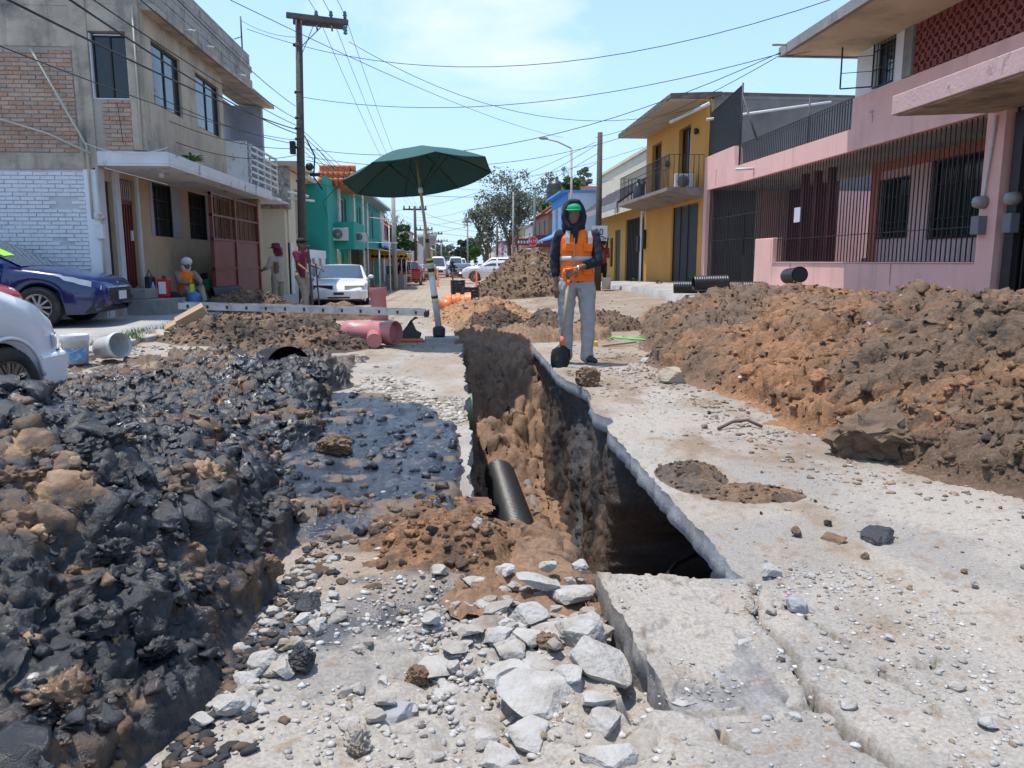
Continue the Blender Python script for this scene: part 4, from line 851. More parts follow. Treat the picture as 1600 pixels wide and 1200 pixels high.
one('gate_frame', T, BLKIRON, lambda g: (g.box(XR+.05, XR+.12, 9.45, 9.62, .4, 3.0), g.box(XR+.05, XR+.12, 8.1, 8.16, .4, 1.6)))
one('downpipe', T, WHMET, lambda g: g.tube([(XR-.04, 9.85, 3.0), (XR-.05, 9.95, 2.0), (XR-.05, 9.9, 1.9)], .02, 6))
for y in (9.95, 9.35):
    o = thing('electric_meter', 'grey electric meter on the pink post' if y > 9.6 else 'grey electric meter on the orange brown column', 'meter', (XR-.06, y, 1.7))
    one('meter_dial', o, mat('meter_grey', (.28, .28, .28), rough=.4), lambda g: g.lathe((XR-.06, y, 1.92), [(0, -.10), (.07, -.10), (.085, -.03), (.085, .04), (0, .04)], 14, 'x'))
    one('meter_box', o, mat('meter_box_grey', (.17, .18, .20), rough=.5), lambda g: g.box(XR-.14, XR-.02, y-.08, y+.08, 1.5, 1.74), bevel=.008)

# ================================================================== yellow house
YEL = mat('ochre_yellow_paint', (.62, .29, .05), rough=.8, var=.07, vs=1.0, bump=.1, bs=30, streak=(.38, .18, .04), stf=.25)
YEL2 = mat('mustard_paint', (.55, .32, .07), rough=.8, var=.08, streak=(.35, .2, .05), stf=.3)
T = thing('yellow_house', 'orange yellow two storey house with balcony and grey garage door', 'house', (7, 25, .4))
m = MB(); wallp(m, 'x', XR, XR+.2, 21.95, 28.8, .1, 5.62, [(22.35, 25.0, .5, 2.85), (23.35, 24.6, 3.2, 5.2), (26.7, 27.95, 3.2, 5.2)]); m.build('facade', YEL, T)
one('side_wall', T, mat('raw_block_wall', (.19, .18, .17), rough=.95, var=.3, vs=1.1, bump=.4, bs=14, col2=(.26, .24, .22), mixlo=.52, mixhi=.7, ms=.9, streak=(.35, .33, .31), stf=.3), lambda g: (g.box(XR+.2, 14, 21.95, 22.15, .1, 5.62), g.box(XR+.2, 14, 21.93, 22.17, 5.62, 5.70)))
one('dry_facade_corner', T, YEL, lambda g: g.box(XR-.02, XR+.22, 25.05, 25.3, .2, 2.95))
gd = one('garage_door', T, mat('grey_steel_door', (.085, .085, .09), rough=.5, var=.15, streak=(.16, .15, .14), stf=.4, strz=.1), lambda g: (g.box(XR+.08, XR+.12, 22.35, 25.0, .5, 2.85), [g.box(XR+.05, XR+.08, 22.37+i*.0965, 22.40+i*.0965, .55, 2.8) for i in range(27)]))
one('door_frame', gd, BLKIRON, lambda g: [g.box(XR+.02, XR+.05, y, y+.05, .5, 2.85) for y in (22.35, 23.4, 24.2, 24.95)])
for a, b in ((23.35, 24.6), (26.7, 27.95)):
    f = window(T, 'x', XR+.12, -1, a, b, 3.2, 5.2, BLKIRON, DGLASS, 2)
one('roof', T, mat('brown_roof_edge', (.13, .085, .06), rough=.85, col2=(.25, .2, .16), ms=3), lambda g: (g.prism([(5.95, 5.60), (5.95, 5.74), (7.6, 5.86), (14, 5.80), (14, 5.72), (7.6, 5.72)], 'y', 22.2, 28.9), g.prism([(5.95, 5.605), (5.95, 5.735), (7.4, 5.80), (7.4, 5.72), (7.0, 5.605)], 'y', 21.85, 22.2)))
one('roof_soffit', T, mat('grey_soffit', (.52, .47, .41), rough=.85), lambda g: g.box(5.97, 7.0, 21.9, 28.85, 5.585, 5.60))
one('balcony_slab', T, mat('balcony_concrete', (.26, .22, .19), rough=.85, col2=(.1, .07, .05), ms=2), lambda g: g.prism([(5.95, 3.12), (5.95, 3.22), (7.0, 3.22), (7.0, 2.95)], 'y', 21.95, 28.6))
bars(T, 'x', 6.0, 21.98, 28.55, 3.22, 4.12, .14, .008, name='balcony_railing', rails=(3.75, 3.9)); bars(T, 'y', 22.0, 6.0, 7.0, 3.22, 4.12, .14, .008, name='balcony_railing')
bars(T, 'y', 28.55, 6.0, 7.0, 3.22, 4.12, .14, .008, name='balcony_railing')
one('wall_lamp', T, BLKIRON, lambda g: (g.lathe((XR-.08, 25.6, 4.3), [(.0, -.12), (.06, -.08), (.07, .06), (.0, .12)], 8), g.box(XR-.06, XR, 25.57, 25.63, 4.25, 4.35)))
one('wall_lamp', T, BLKIRON, lambda g: (g.lathe((XR-.08, 22.6, 4.85), [(.0, -.1), (.06, -.06), (.07, .06), (.0, .1)], 8), g.box(XR-.06, XR, 22.57, 22.63, 4.8, 4.9)))
one('electric_meter', T, BLKIRON, lambda g: (g.box(XR-.12, XR, 28.5, 28.75, 1.6, 2.3), g.tube([(XR-.05, 28.85, .3), (XR-.05, 28.85, 3.1)], .04, 6)))
one('gutter_pipe', T, WHMET, lambda g: (g.tube([(6.1, 22.4, 5.05), (7.0, 21.7, 5.45)], .05, 8), g.tube([(6.9, 21.6, 5.0), (10.5, 21.8, 5.55)], .035, 6)))
def acunit(par_label, x, y, z, face=-1, s=1.0, axis='x'):
    t = thing('air_conditioner', par_label, 'air conditioner', (x, y, z)); Wm = mat('ac_white', (.58, .58, .56), rough=.45, var=.08)
    if axis == 'x':
        one('casing', t, Wm, lambda g: g.box(x-.15*s, x+.15*s, y-.4*s, y+.4*s, z, z+.6*s), bevel=.015)
        one('fan_grille', t, BLKIRON, lambda g: (g.lathe((x+face*.155*s, y-.08*s, z+.3*s), [(0, 0), (.24*s, 0), (.24*s, face*.012), (0, face*.02)], 20, 'x')))
    else:
        one('casing', t, Wm, lambda g: g.box(x-.4*s, x+.4*s, y-.15*s, y+.15*s, z, z+.6*s), bevel=.015)
        one('fan_grille', t, mat('ac_grey_grille', (.14, .14, .145), rough=.6), lambda g: (g.lathe((x-.08*s, y-.155*s, z+.3*s), [(0, 0), (.24*s, 0), (.24*s, -.012), (0, -.02)], 20, 'y')))
        one('fan_hub', t, Wm, lambda g: (g.lathe((x-.08*s, y-.17*s, z+.3*s), [(.0, -.01), (.05*s, -.005), (.05*s, .01)], 12, 'y'), [g.box(x-.3*s, x+.14*s, y-.175*s, y-.17*s, z+(.12+.09*i)*s, z+(.125+.09*i)*s) for i in range(5)]))
    return t
acunit('white air conditioner standing on the yellow house\'s balcony', 6.62, 22.6, 3.22, -1, .72, 'y')
o = thing('gas_tank', 'small grey gas cylinder on the far end of the yellow balcony', 'gas tank', (6.4, 27.4, 3.22)); one('tank_body', o, mat('gas_grey', (.12, .14, .17), rough=.4), lambda g: g.lathe((6.4, 27.4, 3.22), [(.0, 0), (.16, .02), (.18, .1), (.18, .5), (.10, .62), (.04, .66)], 12)); one('valve', o, BLKIRON, lambda g: g.box(6.36, 6.44, 27.36, 27.44, 3.88, 3.98))
# low mustard building with shingled awning
T = thing('mustard_shop_house', 'low mustard yellow house with dark garage and sloping shingle awning', 'house', (7, 33, .2))
m = MB(); wallp(m, 'x', XR+.05, XR+.25, 29.0, 38.5, .0, 3.2, [(29.8, 32.3, .25, 2.85), (33.3, 34.5, .25, 2.5), (36.0, 36.8, 1.3, 2.3), (34.9, 35.6, .9, 2.2)]); m.build('facade', YEL2, T)
one('garage_door', T, BLKIRON, lambda g: (g.box(XR+.12, XR+.15, 29.8, 32.3, .25, 2.85), [g.box(XR+.09, XR+.12, 29.8+i*.25, 29.84+i*.25, .3, 2.8) for i in range(10)]))
one('door', T, BLKIRON, lambda g: g.box(XR+.12, XR+.15, 33.3, 34.5, .25, 2.5)); window(T, 'x', XR+.12, -1, 36.0, 36.8, 1.3, 2.3, BLKIRON, DGLASS, 1); window(T, 'x', XR+.12, -1, 34.9, 35.6, .9, 2.2, BLKIRON, DGLASS, 1)
one('pilaster', T, WPAINT, lambda g: g.box(XR-.03, XR+.05, 29.0, 29.35, .1, 3.2))
aw = MB(); aw.prism([(6.0, 3.25), (6.0, 3.32), (7.6, 4.45), (7.6, 4.38)], 'y', 29.0, 38.6); aw = aw.build('awning', mat('purple_shingle', (.075, .06, .07), rough=.8, var=.35, vs=2, bump=.4, bs=10, col2=(.20, .18, .19), mixlo=.55, mixhi=.7, ms=1.2), T)
one('shingle_course', aw, MATS['purple_shingle'], lambda g: [g.prism([(6.0+i*.2, 3.325+i*.141), (6.0+i*.2, 3.36+i*.141), (6.22+i*.2, 3.47+i*.141)], 'y', 29.0, 38.6) for i in range(8)])
one('awning_fascia', T, mat('grey_fascia', (.30, .30, .32), rough=.7), lambda g: g.box(5.95, 6.0, 29.0, 38.6, 3.12, 3.34))
one('electric_meter', T, BLKIRON, lambda g: g.box(XR-.1, XR, 29.4, 29.65, 1.5, 2.1))

# ================================================================== left row beyond the corner house
CREAM = mat('cream_paint', (.58, .50, .36), rough=.8, var=.08, streak=(.35, .3, .22), stf=.3)
T = thing('cream_stone_house', 'cream house with grey rubble stone side panel and flat roof', 'house', (-6, 27, 0))
one('stone_panel', T, mat('rubble_stone_cladding', (.32, .30, .27), rough=.95, var=.5, vs=9, bump=1.0, bs=9, col2=(.18, .165, .15), mixlo=.48, mixhi=.56, ms=7), lambda g: g.box(-8.5, -5.0, 24.0, 24.3, 2.7, 3.95))
one('side_wall', T, CREAM, lambda g: (g.box(-8.5, -5.15, 24.02, 24.3, -.2, 2.7), g.box(-8.5, -5.75, 26.3, 26.5, -.2, 4.1)))
m = MB(); wallp(m, 'x', -5.35, -5.1, 24.3, 26.3, -.2, 3.9, [(25.3, 25.9, 1.6, 3.4)]); wallp(m, 'x', -6.1, -5.9, 26.5, 31.0, -.2, 4.1, [(28, 29.5, 2.2, 3.4)]); m.build('facade', CREAM, T)
window(T, 'x', -5.2, 1, 25.3, 25.9, 1.6, 3.4, WHMET, GLASS, 1); window(T, 'x', -6.0, 1, 28, 29.5, 2.2, 3.4, WHMET, GLASS, 2)
one('roof', T, mat('cream_roof', (.50, .43, .30), rough=.85), lambda g: (g.box(-8.6, -4.7, 23.9, 26.6, 3.95, 4.08), g.box(-8.6, -5.4, 26.6, 31, 4.1, 4.25)))
one('drain_spout', T, WHMET, lambda g: (g.tube([(-5.0, 23.9, 3.2), (-4.4, 23.9, 3.05)], .04, 6), g.tube([(-5.0, 23.9, 3.0), (-4.3, 24.3, 2.95)], .03, 6)))
# white garden wall with slots
T = thing('white_garden_wall', 'white painted garden wall with tall narrow openings', 'wall', (-5.6, 30, -.3)); WW = mat('white_wall_paint', (.66, .66, .64), rough=.8, var=.06, streak=(.4, .38, .35), stf=.3)
m = MB(); wallp(m, 'x', -5.3, -5.12, 24.5, 36.5, -.5, 1.55, [(a, a+.55, .35, 1.25) for a in (28.0, 29.4, 30.8, 32.2, 33.6, 35.0)]); m.build('wall_body', WW, T)
one('wall_pillar', T, WW, lambda g: (g.box(-5.35, -5.05, 36.2, 36.6, -.5, 3.0), g.box(-5.35, -5.05, 24.3, 24.6, -.3, 1.7)))
one('opening_backing', T, mat('shade_green', (.09, .12, .08), rough=.9), lambda g: g.box(-5.5, -5.45, 27.8, 36, -.2, 1.5))
# teal house
TEAL = mat('teal_paint', (.02, .30, .24), rough=.75, var=.08, streak=(.015, .2, .17), stf=.35); TILE = mat('clay_roof_tile', (.52, .15, .055), rough=.75, var=.25, vs=6)
T = thing('teal_house', 'bright teal two storey house with red tiled corner roof and white trim', 'house', (-6, 35, -.3))
m = MB(); wallp(m, 'y', 31.0, 31.2, -9.0, -5.0, -.4, 4.15, [(-6.35, -6.05, 2.2, 3.0)]); wallp(m, 'x', -5.2, -5.0, 31.2, 52.0, -.5, 4.4, [(33, 35, -.3, 2.0), (34.6, 36.2, 2.5, 3.9), (40.0, 41.6, 2.4, 3.9), (46, 47.6, 2.4, 3.9)]); m.build('walls', TEAL, T)
window(T, 'y', 31.1, -1, -6.35, -6.05, 2.2, 3.0, WHMET, DGLASS, 1)
for a in (34.6, 40.0, 46): window(T, 'x', -5.1, 1, a, a+1.6, 2.4, 3.9, WHMET, DGLASS, 2)
one('balcony_box', T, TEAL, lambda g: (g.box(-5.0, -4.2, 32.5, 36, 1.65, 2.75), g.box(-5.0, -4.35, 36, 51, 1.75, 2.3))); one('roof_slab', T, mat('grey_roof_slab', (.34, .36, .35), rough=.8), lambda g: g.box(-9, -4.3, 36.5, 52, 4.4, 4.52)); one('white_trim', T, WHMET, lambda g: (g.box(-4.35, -4.3, 36.6, 37.0, -.3, 4.4), g.box(-5.0, -4.9, 36.4, 36.6, -.3, 2.6), [g.box(-5.0, -4.93, y, y+.5, 2.5, 4.4) for y in (33.6, 38.4, 44.0)]))
rt = MB(); rt.prism([(-5.6, 4.16), (-4.1, 4.16), (-4.4, 4.95), (-5.5, 4.95)], 'y', 32.6, 36.4); rt = rt.build('tiled_roof', TILE, T)
tm = MB().tube([(0, 0, 0), (0, -.1, .30)], .11, 6).build('tmp', TILE); tme = tm.data; bpy.data.objects.remove(tm)
for j in range(3):
    for i in range(7): o = bpy.data.objects.new('roof_tile', tme); COL.objects.link(o); o.parent = rt; o.location = (-5.5+i*.21+j*.03, 32.62+j*.08, 4.18+j*.26)
one('shop_shade_panel', T, DARKIN, lambda g: g.box(-5.0, -4.96, 36.9, 40, -.3, 1.7)); one('shop_shutter', T, mat('grey_brick_pier', (.25, .24, .23), rough=.8), lambda g: g.box(-5.0, -4.7, 40, 44, -.4, 1.7))  # dark sheet on the unbroken wall stands in for the shop's shaded inside
acunit('white air conditioner with big fan on the teal balcony wall', -4.75, 32.3, 1.98, 1, .85, 'y'); acunit('smaller white air conditioner beside the big one on the teal house', -4.05, 33.4, 1.98, 1, .6, 'y')
# ================================================================== PEOPLE
def blend_mesh(mb, name, m, par, vox=.015, smooth=6, disp=0.0, dsc=.08, world=True):
    o = mb.build(name, m, par, world=world, smooth=True)
    k = o.modifiers.new('r', 'REMESH'); k.mode = 'VOXEL'; k.voxel_size = vox; k.use_smooth_shade = True
    if smooth: k = o.modifiers.new('sm', 'SMOOTH'); k.iterations = smooth; k.factor = .5
    if disp:
        t = bpy.data.textures.new('folds', 'CLOUDS'); t.noise_scale = dsc; t.noise_depth = 2
        k = o.modifiers.new('d', 'DISPLACE'); k.texture = t; k.strength = disp; k.mid_level = .5; k.texture_coords = 'LOCAL'
    return o
def limb(mb, pts, rad, n=12):
    # tapered limb with intermediate rings
    P = [Vector(p) for p in pts]; out = []; rr = []
    for i in range(len(P)-1):
        for k in range(4):
            t = k/4; out.append(P[i].lerp(P[i+1], t)); rr.append(lerp(rad[i], rad[i+1], t))
    out.append(P[-1]); rr.append(rad[-1]); mb.tube(out, rr, n); mb.ball(P[0], rad[0]*.98, 10, 6); mb.ball(P[-1], rad[-1]*.98, 10, 6)
    for p, r in zip(P[1:-1], rad[1:-1]): mb.ball(p, r*1.0, 10, 6)
def loft(mb, rings, n=16):
    vs = []; fs = []
    for (c, rx, ry) in rings:
        for k in range(n):
            a = 2*math.pi*k/n; vs.append((c[0]+rx*math.cos(a), c[1]+ry*math.sin(a), c[2]))
    for i in range(len(rings)-1):
        for k in range(n): fs.append((i*n+k, i*n+(k+1) % n, (i+1)*n+(k+1) % n, (i+1)*n+k))
    fs.append(tuple(reversed(range(n)))); b = (len(rings)-1)*n; fs.append(tuple(b+k for k in range(n))); mb.add(vs, fs, True)
def hand(mb, w, d, up, curl=.5, s=1.0, side=1):
    """palm and five bent fingers. w wrist, d direction of the fingers, up: back of the hand"""
    w = Vector(w); d = Vector(d).normalized(); up = Vector(up); up = (up-d*up.dot(d)).normalized(); r = d.cross(up)*side
    for k in range(4):
        o = (k-1.5)*.019*s; a = w+d*.012*s+r*o*.8; b = w+d*.085*s+r*o
        mb.tube([a, b], [.015*s, .0125*s], 8); L_ = (.042, .048, .045, .034)[k]*s
        q = b; dd = d.copy()
        for j in range(3):
            dd = (dd*math.cos(curl)-up*math.sin(curl)).normalized(); q2 = q+dd*L_*(1, .62, .5)[j]; mb.tube([q, q2], [.0098*s, .0088*s], 8); mb.ball(q2, .0088*s, 8, 5); q = q2
    t0 = w+d*.02*s+r*-.026*s; t1 = t0+(d*.5-r*.75-up*.3).normalized()*.042*s; t2 = t1+(d*.9-r*.25-up*.5).normalized()*.034*s
    mb.tube([t0, t1, t2], [.014*s, .0115*s, .010*s], 8); mb.ball(t2, .010*s, 8, 5)
def face(mb, h, f, s=1.0):
    """head with nose, chin, ears; h head centre, f facing (unit, horizontal)"""
    f = Vector(f); r = Vector((-f.y, f.x, 0)); h = Vector(h); U = Vector((0, 0, 1))
    mb.ball(h+U*.03*s, .098*s, 16, 12, (.86, 1.0, 1.05) if abs(f.y) > .6 else (1, .86, 1.05)); mb.ball(h-U*.045*s+f*.022*s, .070*s, 14, 10, (.88, .95, 1.0)); mb.ball(h-U*.085*s+f*.058*s, .026*s, 8, 6)
    mb.tube([h+f*.085*s+U*.02*s, h+f*.108*s-U*.022*s], [.009*s, .016*s], 8); mb.ball(h+f*.106*s-U*.024*s, .016*s, 8, 6)
    mb.tube([h+f*.088*s-U*.056*s-r*.02*s, h+f*.094*s-U*.055*s, h+f*.088*s-U*.056*s+r*.02*s], .008*s, 6)
    mb.tube([h+f*.078*s+U*.036*s-r*.045*s, h+f*.092*s+U*.036*s, h+f*.078*s+U*.036*s+r*.045*s], .009*s, 6)
    for q in (-1, 1): mb.ball(h+r*.088*s*q-U*.002, .022*s, 8, 6, (.5, .8, 1.3) if abs(f.y) > .6 else (.8, .5, 1.3))
def eyes(par, h, f, s=1.0):
    f = Vector(f); r = Vector((-f.y, f.x, 0)); h = Vector(h); m = MB()
    for q in (-1, 1): m.ball(h+f*.082*s+r*.032*s*q+Vector((0, 0, .018*s)), .0115*s, 10, 6)
    m.build('eyes', mat('eye_dark', (.05, .03, .02), rough=.2, bump=0), par)
SKIN = mat('brown_skin', (.20, .095, .055), rough=.55, var=.12, vs=20, bump=.1, bs=200); SKIND = mat('dark_brown_skin', (.20, .098, .062), rough=.5, var=.12, vs=20, bump=.1, bs=200)
def cloth(name, c, **k): return mat(name, c, rough=k.pop('rough', .9), var=.10, vs=12, bump=.35, bs=90, **k)
SHOE = mat('black_shoe', (.018, .018, .02), rough=.5)
def figure(label, base, f, J, cols, vox=.015, hat=None, sleeve=.5, shirt_z=.86, s=1.0, loose=1.0):
    """a clothed person. J: joints in world coordinates"""
    f = Vector(f).normalized(); t = thing('person', label, 'person', base)
    b = MB(); hd = Vector(J['head']); face(b, hd, f, s); limb(b, [J['neck'], hd-Vector((0, 0, .05*s))], [.055*s, .05*s])
    ch = Vector(J['chest']); pv = Vector(J['pelvis']); limb(b, [pv, ch, J['neck']], [.12*s, .14*s, .055*s])
    for q in 'lr':
        limb(b, [J['sh'+q], J['el'+q], J['wr'+q]], [.055*s, .042*s, .027*s], 10); limb(b, [ch, J['sh'+q]], [.09*s, .055*s]); limb(b, [pv, J['hp'+q], J['kn'+q], J['an'+q]], [.1*s, .085*s, .055*s, .038*s])
        dv = J.get('hd'+q) or (Vector(J['wr'+q])-Vector(J['el'+q])); hand(b, J['wr'+q], dv, J.get('up'+q, (0, 0, 1)) if abs(Vector(dv).normalized().z) < .8 else f, J.get('curl', .35), s, 1 if q == 'l' else -1)
    blend_mesh(b, 'body', cols['skin'], t, vox*.75, 1); eyes(t, hd, f, s)
    b = MB()
    for q in 'lr': limb(b, [J['hp'+q], J['kn'+q], Vector(J['an'+q])+Vector((0, 0, -.02))], [.098*s*loose, .074*s*loose, .064*s*loose])
    side = Vector((-f.y, f.x, 0)); loft(b, [((pv.x, pv.y, pv.z-.10), .15*s, .12*s), ((pv.x, pv.y, pv.z), .165*s, .125*s), ((pv.x, pv.y, pv.z+.10), .155*s, .115*s)])
    blend_mesh(b, 'trousers', cols['trousers'], t, vox, 3, .034, .075)
    b = MB(); ax = lambda rx, ry: (rx, ry) if abs(f.y) > .6 else (ry, rx)
    lo = pv.lerp(ch, 0); zr = [(shirt_z-.93, .17, .13), (0.0, .168, .13), (.12, .155, .12), (.25, .165, .125), (.40, .18, .13), (.50, .165, .115), (.545, .10, .08)]
    rings = []
    for dz, rx, ry in zr:
        k = (dz)/max(.37*s, .01)*1.0; c = pv.lerp(ch, dz/.37); c = Vector((c.x, c.y, pv.z+dz*(ch.z-pv.z)/.37)); rings.append((c, *[v*s for v in ax(rx, ry)]))
    if not J.get('bent'): loft(b, rings)
    else: limb(b, [pv, pv.lerp(ch, .5), ch], [.15*s, .145*s, .155*s])
    for q in 'lr':
        e = Vector(J['sh'+q]).lerp(Vector(J['el'+q]), min(1, sleeve*2)); pts = [J['sh'+q], e]; rr = [.072*s, .062*s]
        if sleeve > .5: pts.append(Vector(J['el'+q]).lerp(Vector(J['wr'+q]), sleeve*2-1)); rr.append(.05*s)
        limb(b, pts, rr, 10); limb(b, [ch+Vector((0, 0, .03)), J['sh'+q]], [.10*s, .07*s])
    blend_mesh(b, 'shirt', cols['shirt'], t, vox, 4, .016, .05)
    b = MB()
    for q in 'lr':
        a = Vector(J['an'+q]); d = Vector(J.get('ft'+q, f)).normalized(); b.tube([a-d*.05+Vector((0, 0, -.03)), a+d*.05+Vector((0, 0, -.035)), a+d*.15+Vector((0, 0, -.045))], [.045*s, .045*s, .033*s], 10); b.ball(a+d*.16+Vector((0, 0, -.05)), .033*s, 8, 6)
    blend_mesh(b, 'shoes', cols.get('shoe', SHOE), t, .012, 2)
    return t
# ---- the worker with the shovel
cx, cy = 1.33, 8.6
J = dict(head=(cx-.045, cy-.04, 1.655), neck=(cx-.015, cy, 1.50), chest=(cx, cy, 1.30), pelvis=(cx+.01, cy+.02, .95),
    shl=(cx+.195, cy+.02, 1.43), ell=(cx+.225, cy-.08, 1.15), wrl=(cx-.035, cy-.27, 1.07), hdl=(-.8, -.35, -.45), upl=(.1, -.8, .5),
    shr=(cx-.185, cy+.02, 1.43), elr=(cx-.235, cy+.06, 1.14), wrr=(cx-.225, cy+.0, .90), hpl=(cx+.105, cy, .90), knl=(cx+.135, cy-.04, .49), anl=(cx+.125, cy-.04, .10), ftl=(.45, -.9, 0),
    hpr=(cx-.10, cy+.01, .90), knr=(cx-.11, cy+.02, .49), anr=(cx-.095, cy+.06, .10), ftr=(-.35, -.9, 0), curl=.62)
NAVY = cloth('navy_hoodie_cloth', (.012, .015, .026)); GREYT = cloth('grey_trouser_cloth', (.34, .33, .335)); ORV = cloth('orange_vest_cloth', (.95, .17, .012)); REFL = mat('reflective_tape', (.42, .43, .42), rough=.35, bump=.2, bs=200)
t = figure('construction worker in orange safety vest and dark hood leaning on a shovel', (cx, cy, 0), (-.25, -.97, 0), J, dict(skin=SKIND, trousers=GREYT, shirt=NAVY), vox=.011, sleeve=.78, shirt_z=.88, loose=1.13)
b = MB()   # vest shell
loft(b, [((cx+.01, cy+.015, .93), .195, .155), ((cx+.01, cy+.01, 1.02), .192, .152), ((cx, cy, 1.15), .178, .145), ((cx, cy, 1.30), .192, .15), ((cx, cy+.005, 1.40), .196, .14), ((cx, cy+.01, 1.455), .165, .115), ((cx-.005, cy+.01, 1.495), .095, .085)], 24)
vest = blend_mesh(b, 'safety_vest', ORV, t, .011, 3, .014, .07)
def vband(z, h=.028): 
    g = MB(); n = 28; vs = []; rr = np.interp(z, [.93, 1.02, 1.15, 1.30, 1.40], [.195, .192, .178, .192, .196])+.0035; ry = np.interp(z, [.93, 1.02, 1.15, 1.30, 1.40], [.155, .152, .145, .15, .14])+.0035
    for dz in (-h, h):
        for k in range(n+1):
            a = math.pi*(.96+1.08*k/n) ; vs.append((cx+.003+rr*math.cos(a), cy+.006+ry*math.sin(a), z+dz))
    g.add(vs, [(k, k+1, n+2+k, n+1+k) for k in range(n)], True); o = g.build('reflective_band', REFL, vest); k = o.modifiers.new('s', 'SOLIDIFY'); k.thickness = .007; k.offset = 1; return o
vband(1.175)
for q in (-1, 1):
    g = MB(); pts = [Vector((cx+q*.115, cy-.110, 1.475)), Vector((cx+q*.125, cy-.142, 1.40)), Vector((cx+q*.125, cy-.155, 1.31))]
    for a_, b_ in zip(pts[:-1], pts[1:]): g.bar(a_, b_, .045, .012, (0, -1, 0))
    g.build('reflective_stripe', REFL, vest)
g = MB(); g.bar((cx-.055, cy-.158, .95), (cx-.055, cy-.152, 1.17), .012, .012, (0, -1, 0)); g.bar((cx-.055, cy-.155, 1.18), (cx-.05, cy-.152, 1.40), .012, .012, (0, -1, 0)); g.build('vest_zip', mat('zip_grey', (.35, .25, .2), rough=.4), vest)
for q, z in ((-1, 1.30), (1, 1.30), (1, 1.05), (-1, 1.05)):
    g = MB(); g.box(cx+q*.10-.045, cx+q*.10+.045, cy-.163, cy-.150, z-.045, z+.045); g.build('vest_pocket', ORV, vest, bevel=.004)
b = MB(); hd = Vector(J['head'])   # hood: shell open to the front
for (dx, dy, dz, r) in ((0, .03, .05, .125), (0, .055, -.02, .12), (0, .05, -.10, .115)): b.ball(hd+Vector((dx, dy, dz)), r, 16, 12)
b.tube([hd+Vector((-.09, -.03, .06)), hd+Vector((-.112, -.03, -.02)), hd+Vector((-.09, -.045, -.10)), hd+Vector((-.03, -.075, -.155))], [.03, .033, .036, .03], 10)
b.tube([hd+Vector((.09, -.03, .06)), hd+Vector((.112, -.03, -.02)), hd+Vector((.095, -.045, -.10)), hd+Vector((-.02, -.085, -.165))], [.03, .033, .036, .03], 10)
b.tube([hd+Vector((-.09, -.03, .07)), hd+Vector((-.04, -.05, .135)), hd+Vector((.04, -.05, .135)), hd+Vector((.09, -.03, .07))], [.028, .03, .03, .028], 10)
b.tube([hd+Vector((-.1, .03, -.14)), hd+Vector((0, -.06, -.175)), hd+Vector((.1, .03, -.14)), hd+Vector((0, .1, -.12)), hd+Vector((-.1, .03, -.14))], .045, 10)
b.tube([hd+Vector((0, -.09, -.17)), (cx-.03, cy-.125, 1.42), (cx-.04, cy-.14, 1.34)], [.04, .03, .02], 10)
blend_mesh(b, 'hood', NAVY, t, .010, 2, .01, .05)
b = MB(); vs = []; fs = []      # cap brim
fd = Vector((-.25, -.97, 0)); rd = Vector((.97, -.25, 0)); n = 10
for j in range(5):
    for k in range(n+1):
        a = math.pi*k/n; ex = math.cos(a)*.082; fy = math.sin(a)*(.0+.085*j/4)+.062; vs.append(hd+rd*ex+fd*fy+Vector((0, 0, .062-.010*j/4*math.sin(a)*2-.28*ex*ex*10*.3)))
for j in range(4):
    for k in range(n): fs.append((j*(n+1)+k, j*(n+1)+k+1, (j+1)*(n+1)+k+1, (j+1)*(n+1)+k))
b.add(vs, fs, True); b.build('cap_brim', mat('green_cap', (.01, .33, .14), rough=.75), t, solid=.006)
g = MB(); g.ball(hd+fd*.012+Vector((0, 0, .062)), .098, 16, 10, (1, 1, .75)); g.build('cap_crown', MATS['green_cap'], t)
# shovel held by the worker
sh = thing('shovel', 'shovel with orange D-handle and black blade held by the worker', 'shovel', (1.13, 8.30, 0))
A = Vector((1.195, 8.30, .93)); B_ = Vector((1.13, 8.28, .24)); ax_ = (A-B_).normalized(); OR = mat('orange_plastic', (.75, .15, .035), rough=.45)
one('shaft', sh, mat('pale_wood_shaft', (.35, .27, .18), rough=.5, streak=(.2, .14, .09)), lambda g: g.tube([A, B_], [.017, .019], 10))
one('socket', sh, OR, lambda g: g.tube([B_+ax_*.10, B_-ax_*.0], .023, 10))
def dh(g):
    r = Vector((1, .0, .09)).normalized(); g.tube([A-ax_*.04, A+ax_*.02], [.022, .024], 10)
    for q in (-1, 1): g.tube([A+ax_*.0, A+ax_*.04+r*.035*q, A+ax_*.10+r*.055*q, A+ax_*.135+r*.05*q], [.016, .015, .014, .015], 8)
    g.tube([A+ax_*.135-r*.055, A+ax_*.135+r*.055], .0155, 10)
one('grip', sh, OR, dh)
def blade(g):
    W_ = [(-.0, .03, .0), (.02, .055, .006), (.05, .10, .012), (.12, .108, .018), (.20, .10, .02), (.26, .07, .02), (.305, .0, .02)]; vs = []; n = 8
    for (d, hw, bow) in W_:
        for k in range(n+1):
            u = -1+2*k/n; vs.append(B_-ax_*d+Vector((u*hw, -.03*(1-u*u)-d*.10+.02, 0)))
    g.add(vs, [(i*(n+1)+k, i*(n+1)+k+1, (i+1)*(n+1)+k+1, (i+1)*(n+1)+k) for i in range(len(W_)-1) for k in range(n)], True)
one('blade', sh, mat('black_steel', (.02, .021, .024), rough=.4, metal=.6, col2=(.12, .09, .07), mixlo=.55, mixhi=.7, ms=9), blade, solid=.004)
one('wristband', t, mat('silver_band', (.6, .6, .6), rough=.3, metal=.8), lambda g: g.lathe(Vector(J['wrl'])+Vector((.012, .01, .004)), [(.034, -.008), (.036, 0), (.034, .008)], 14, 'x'))
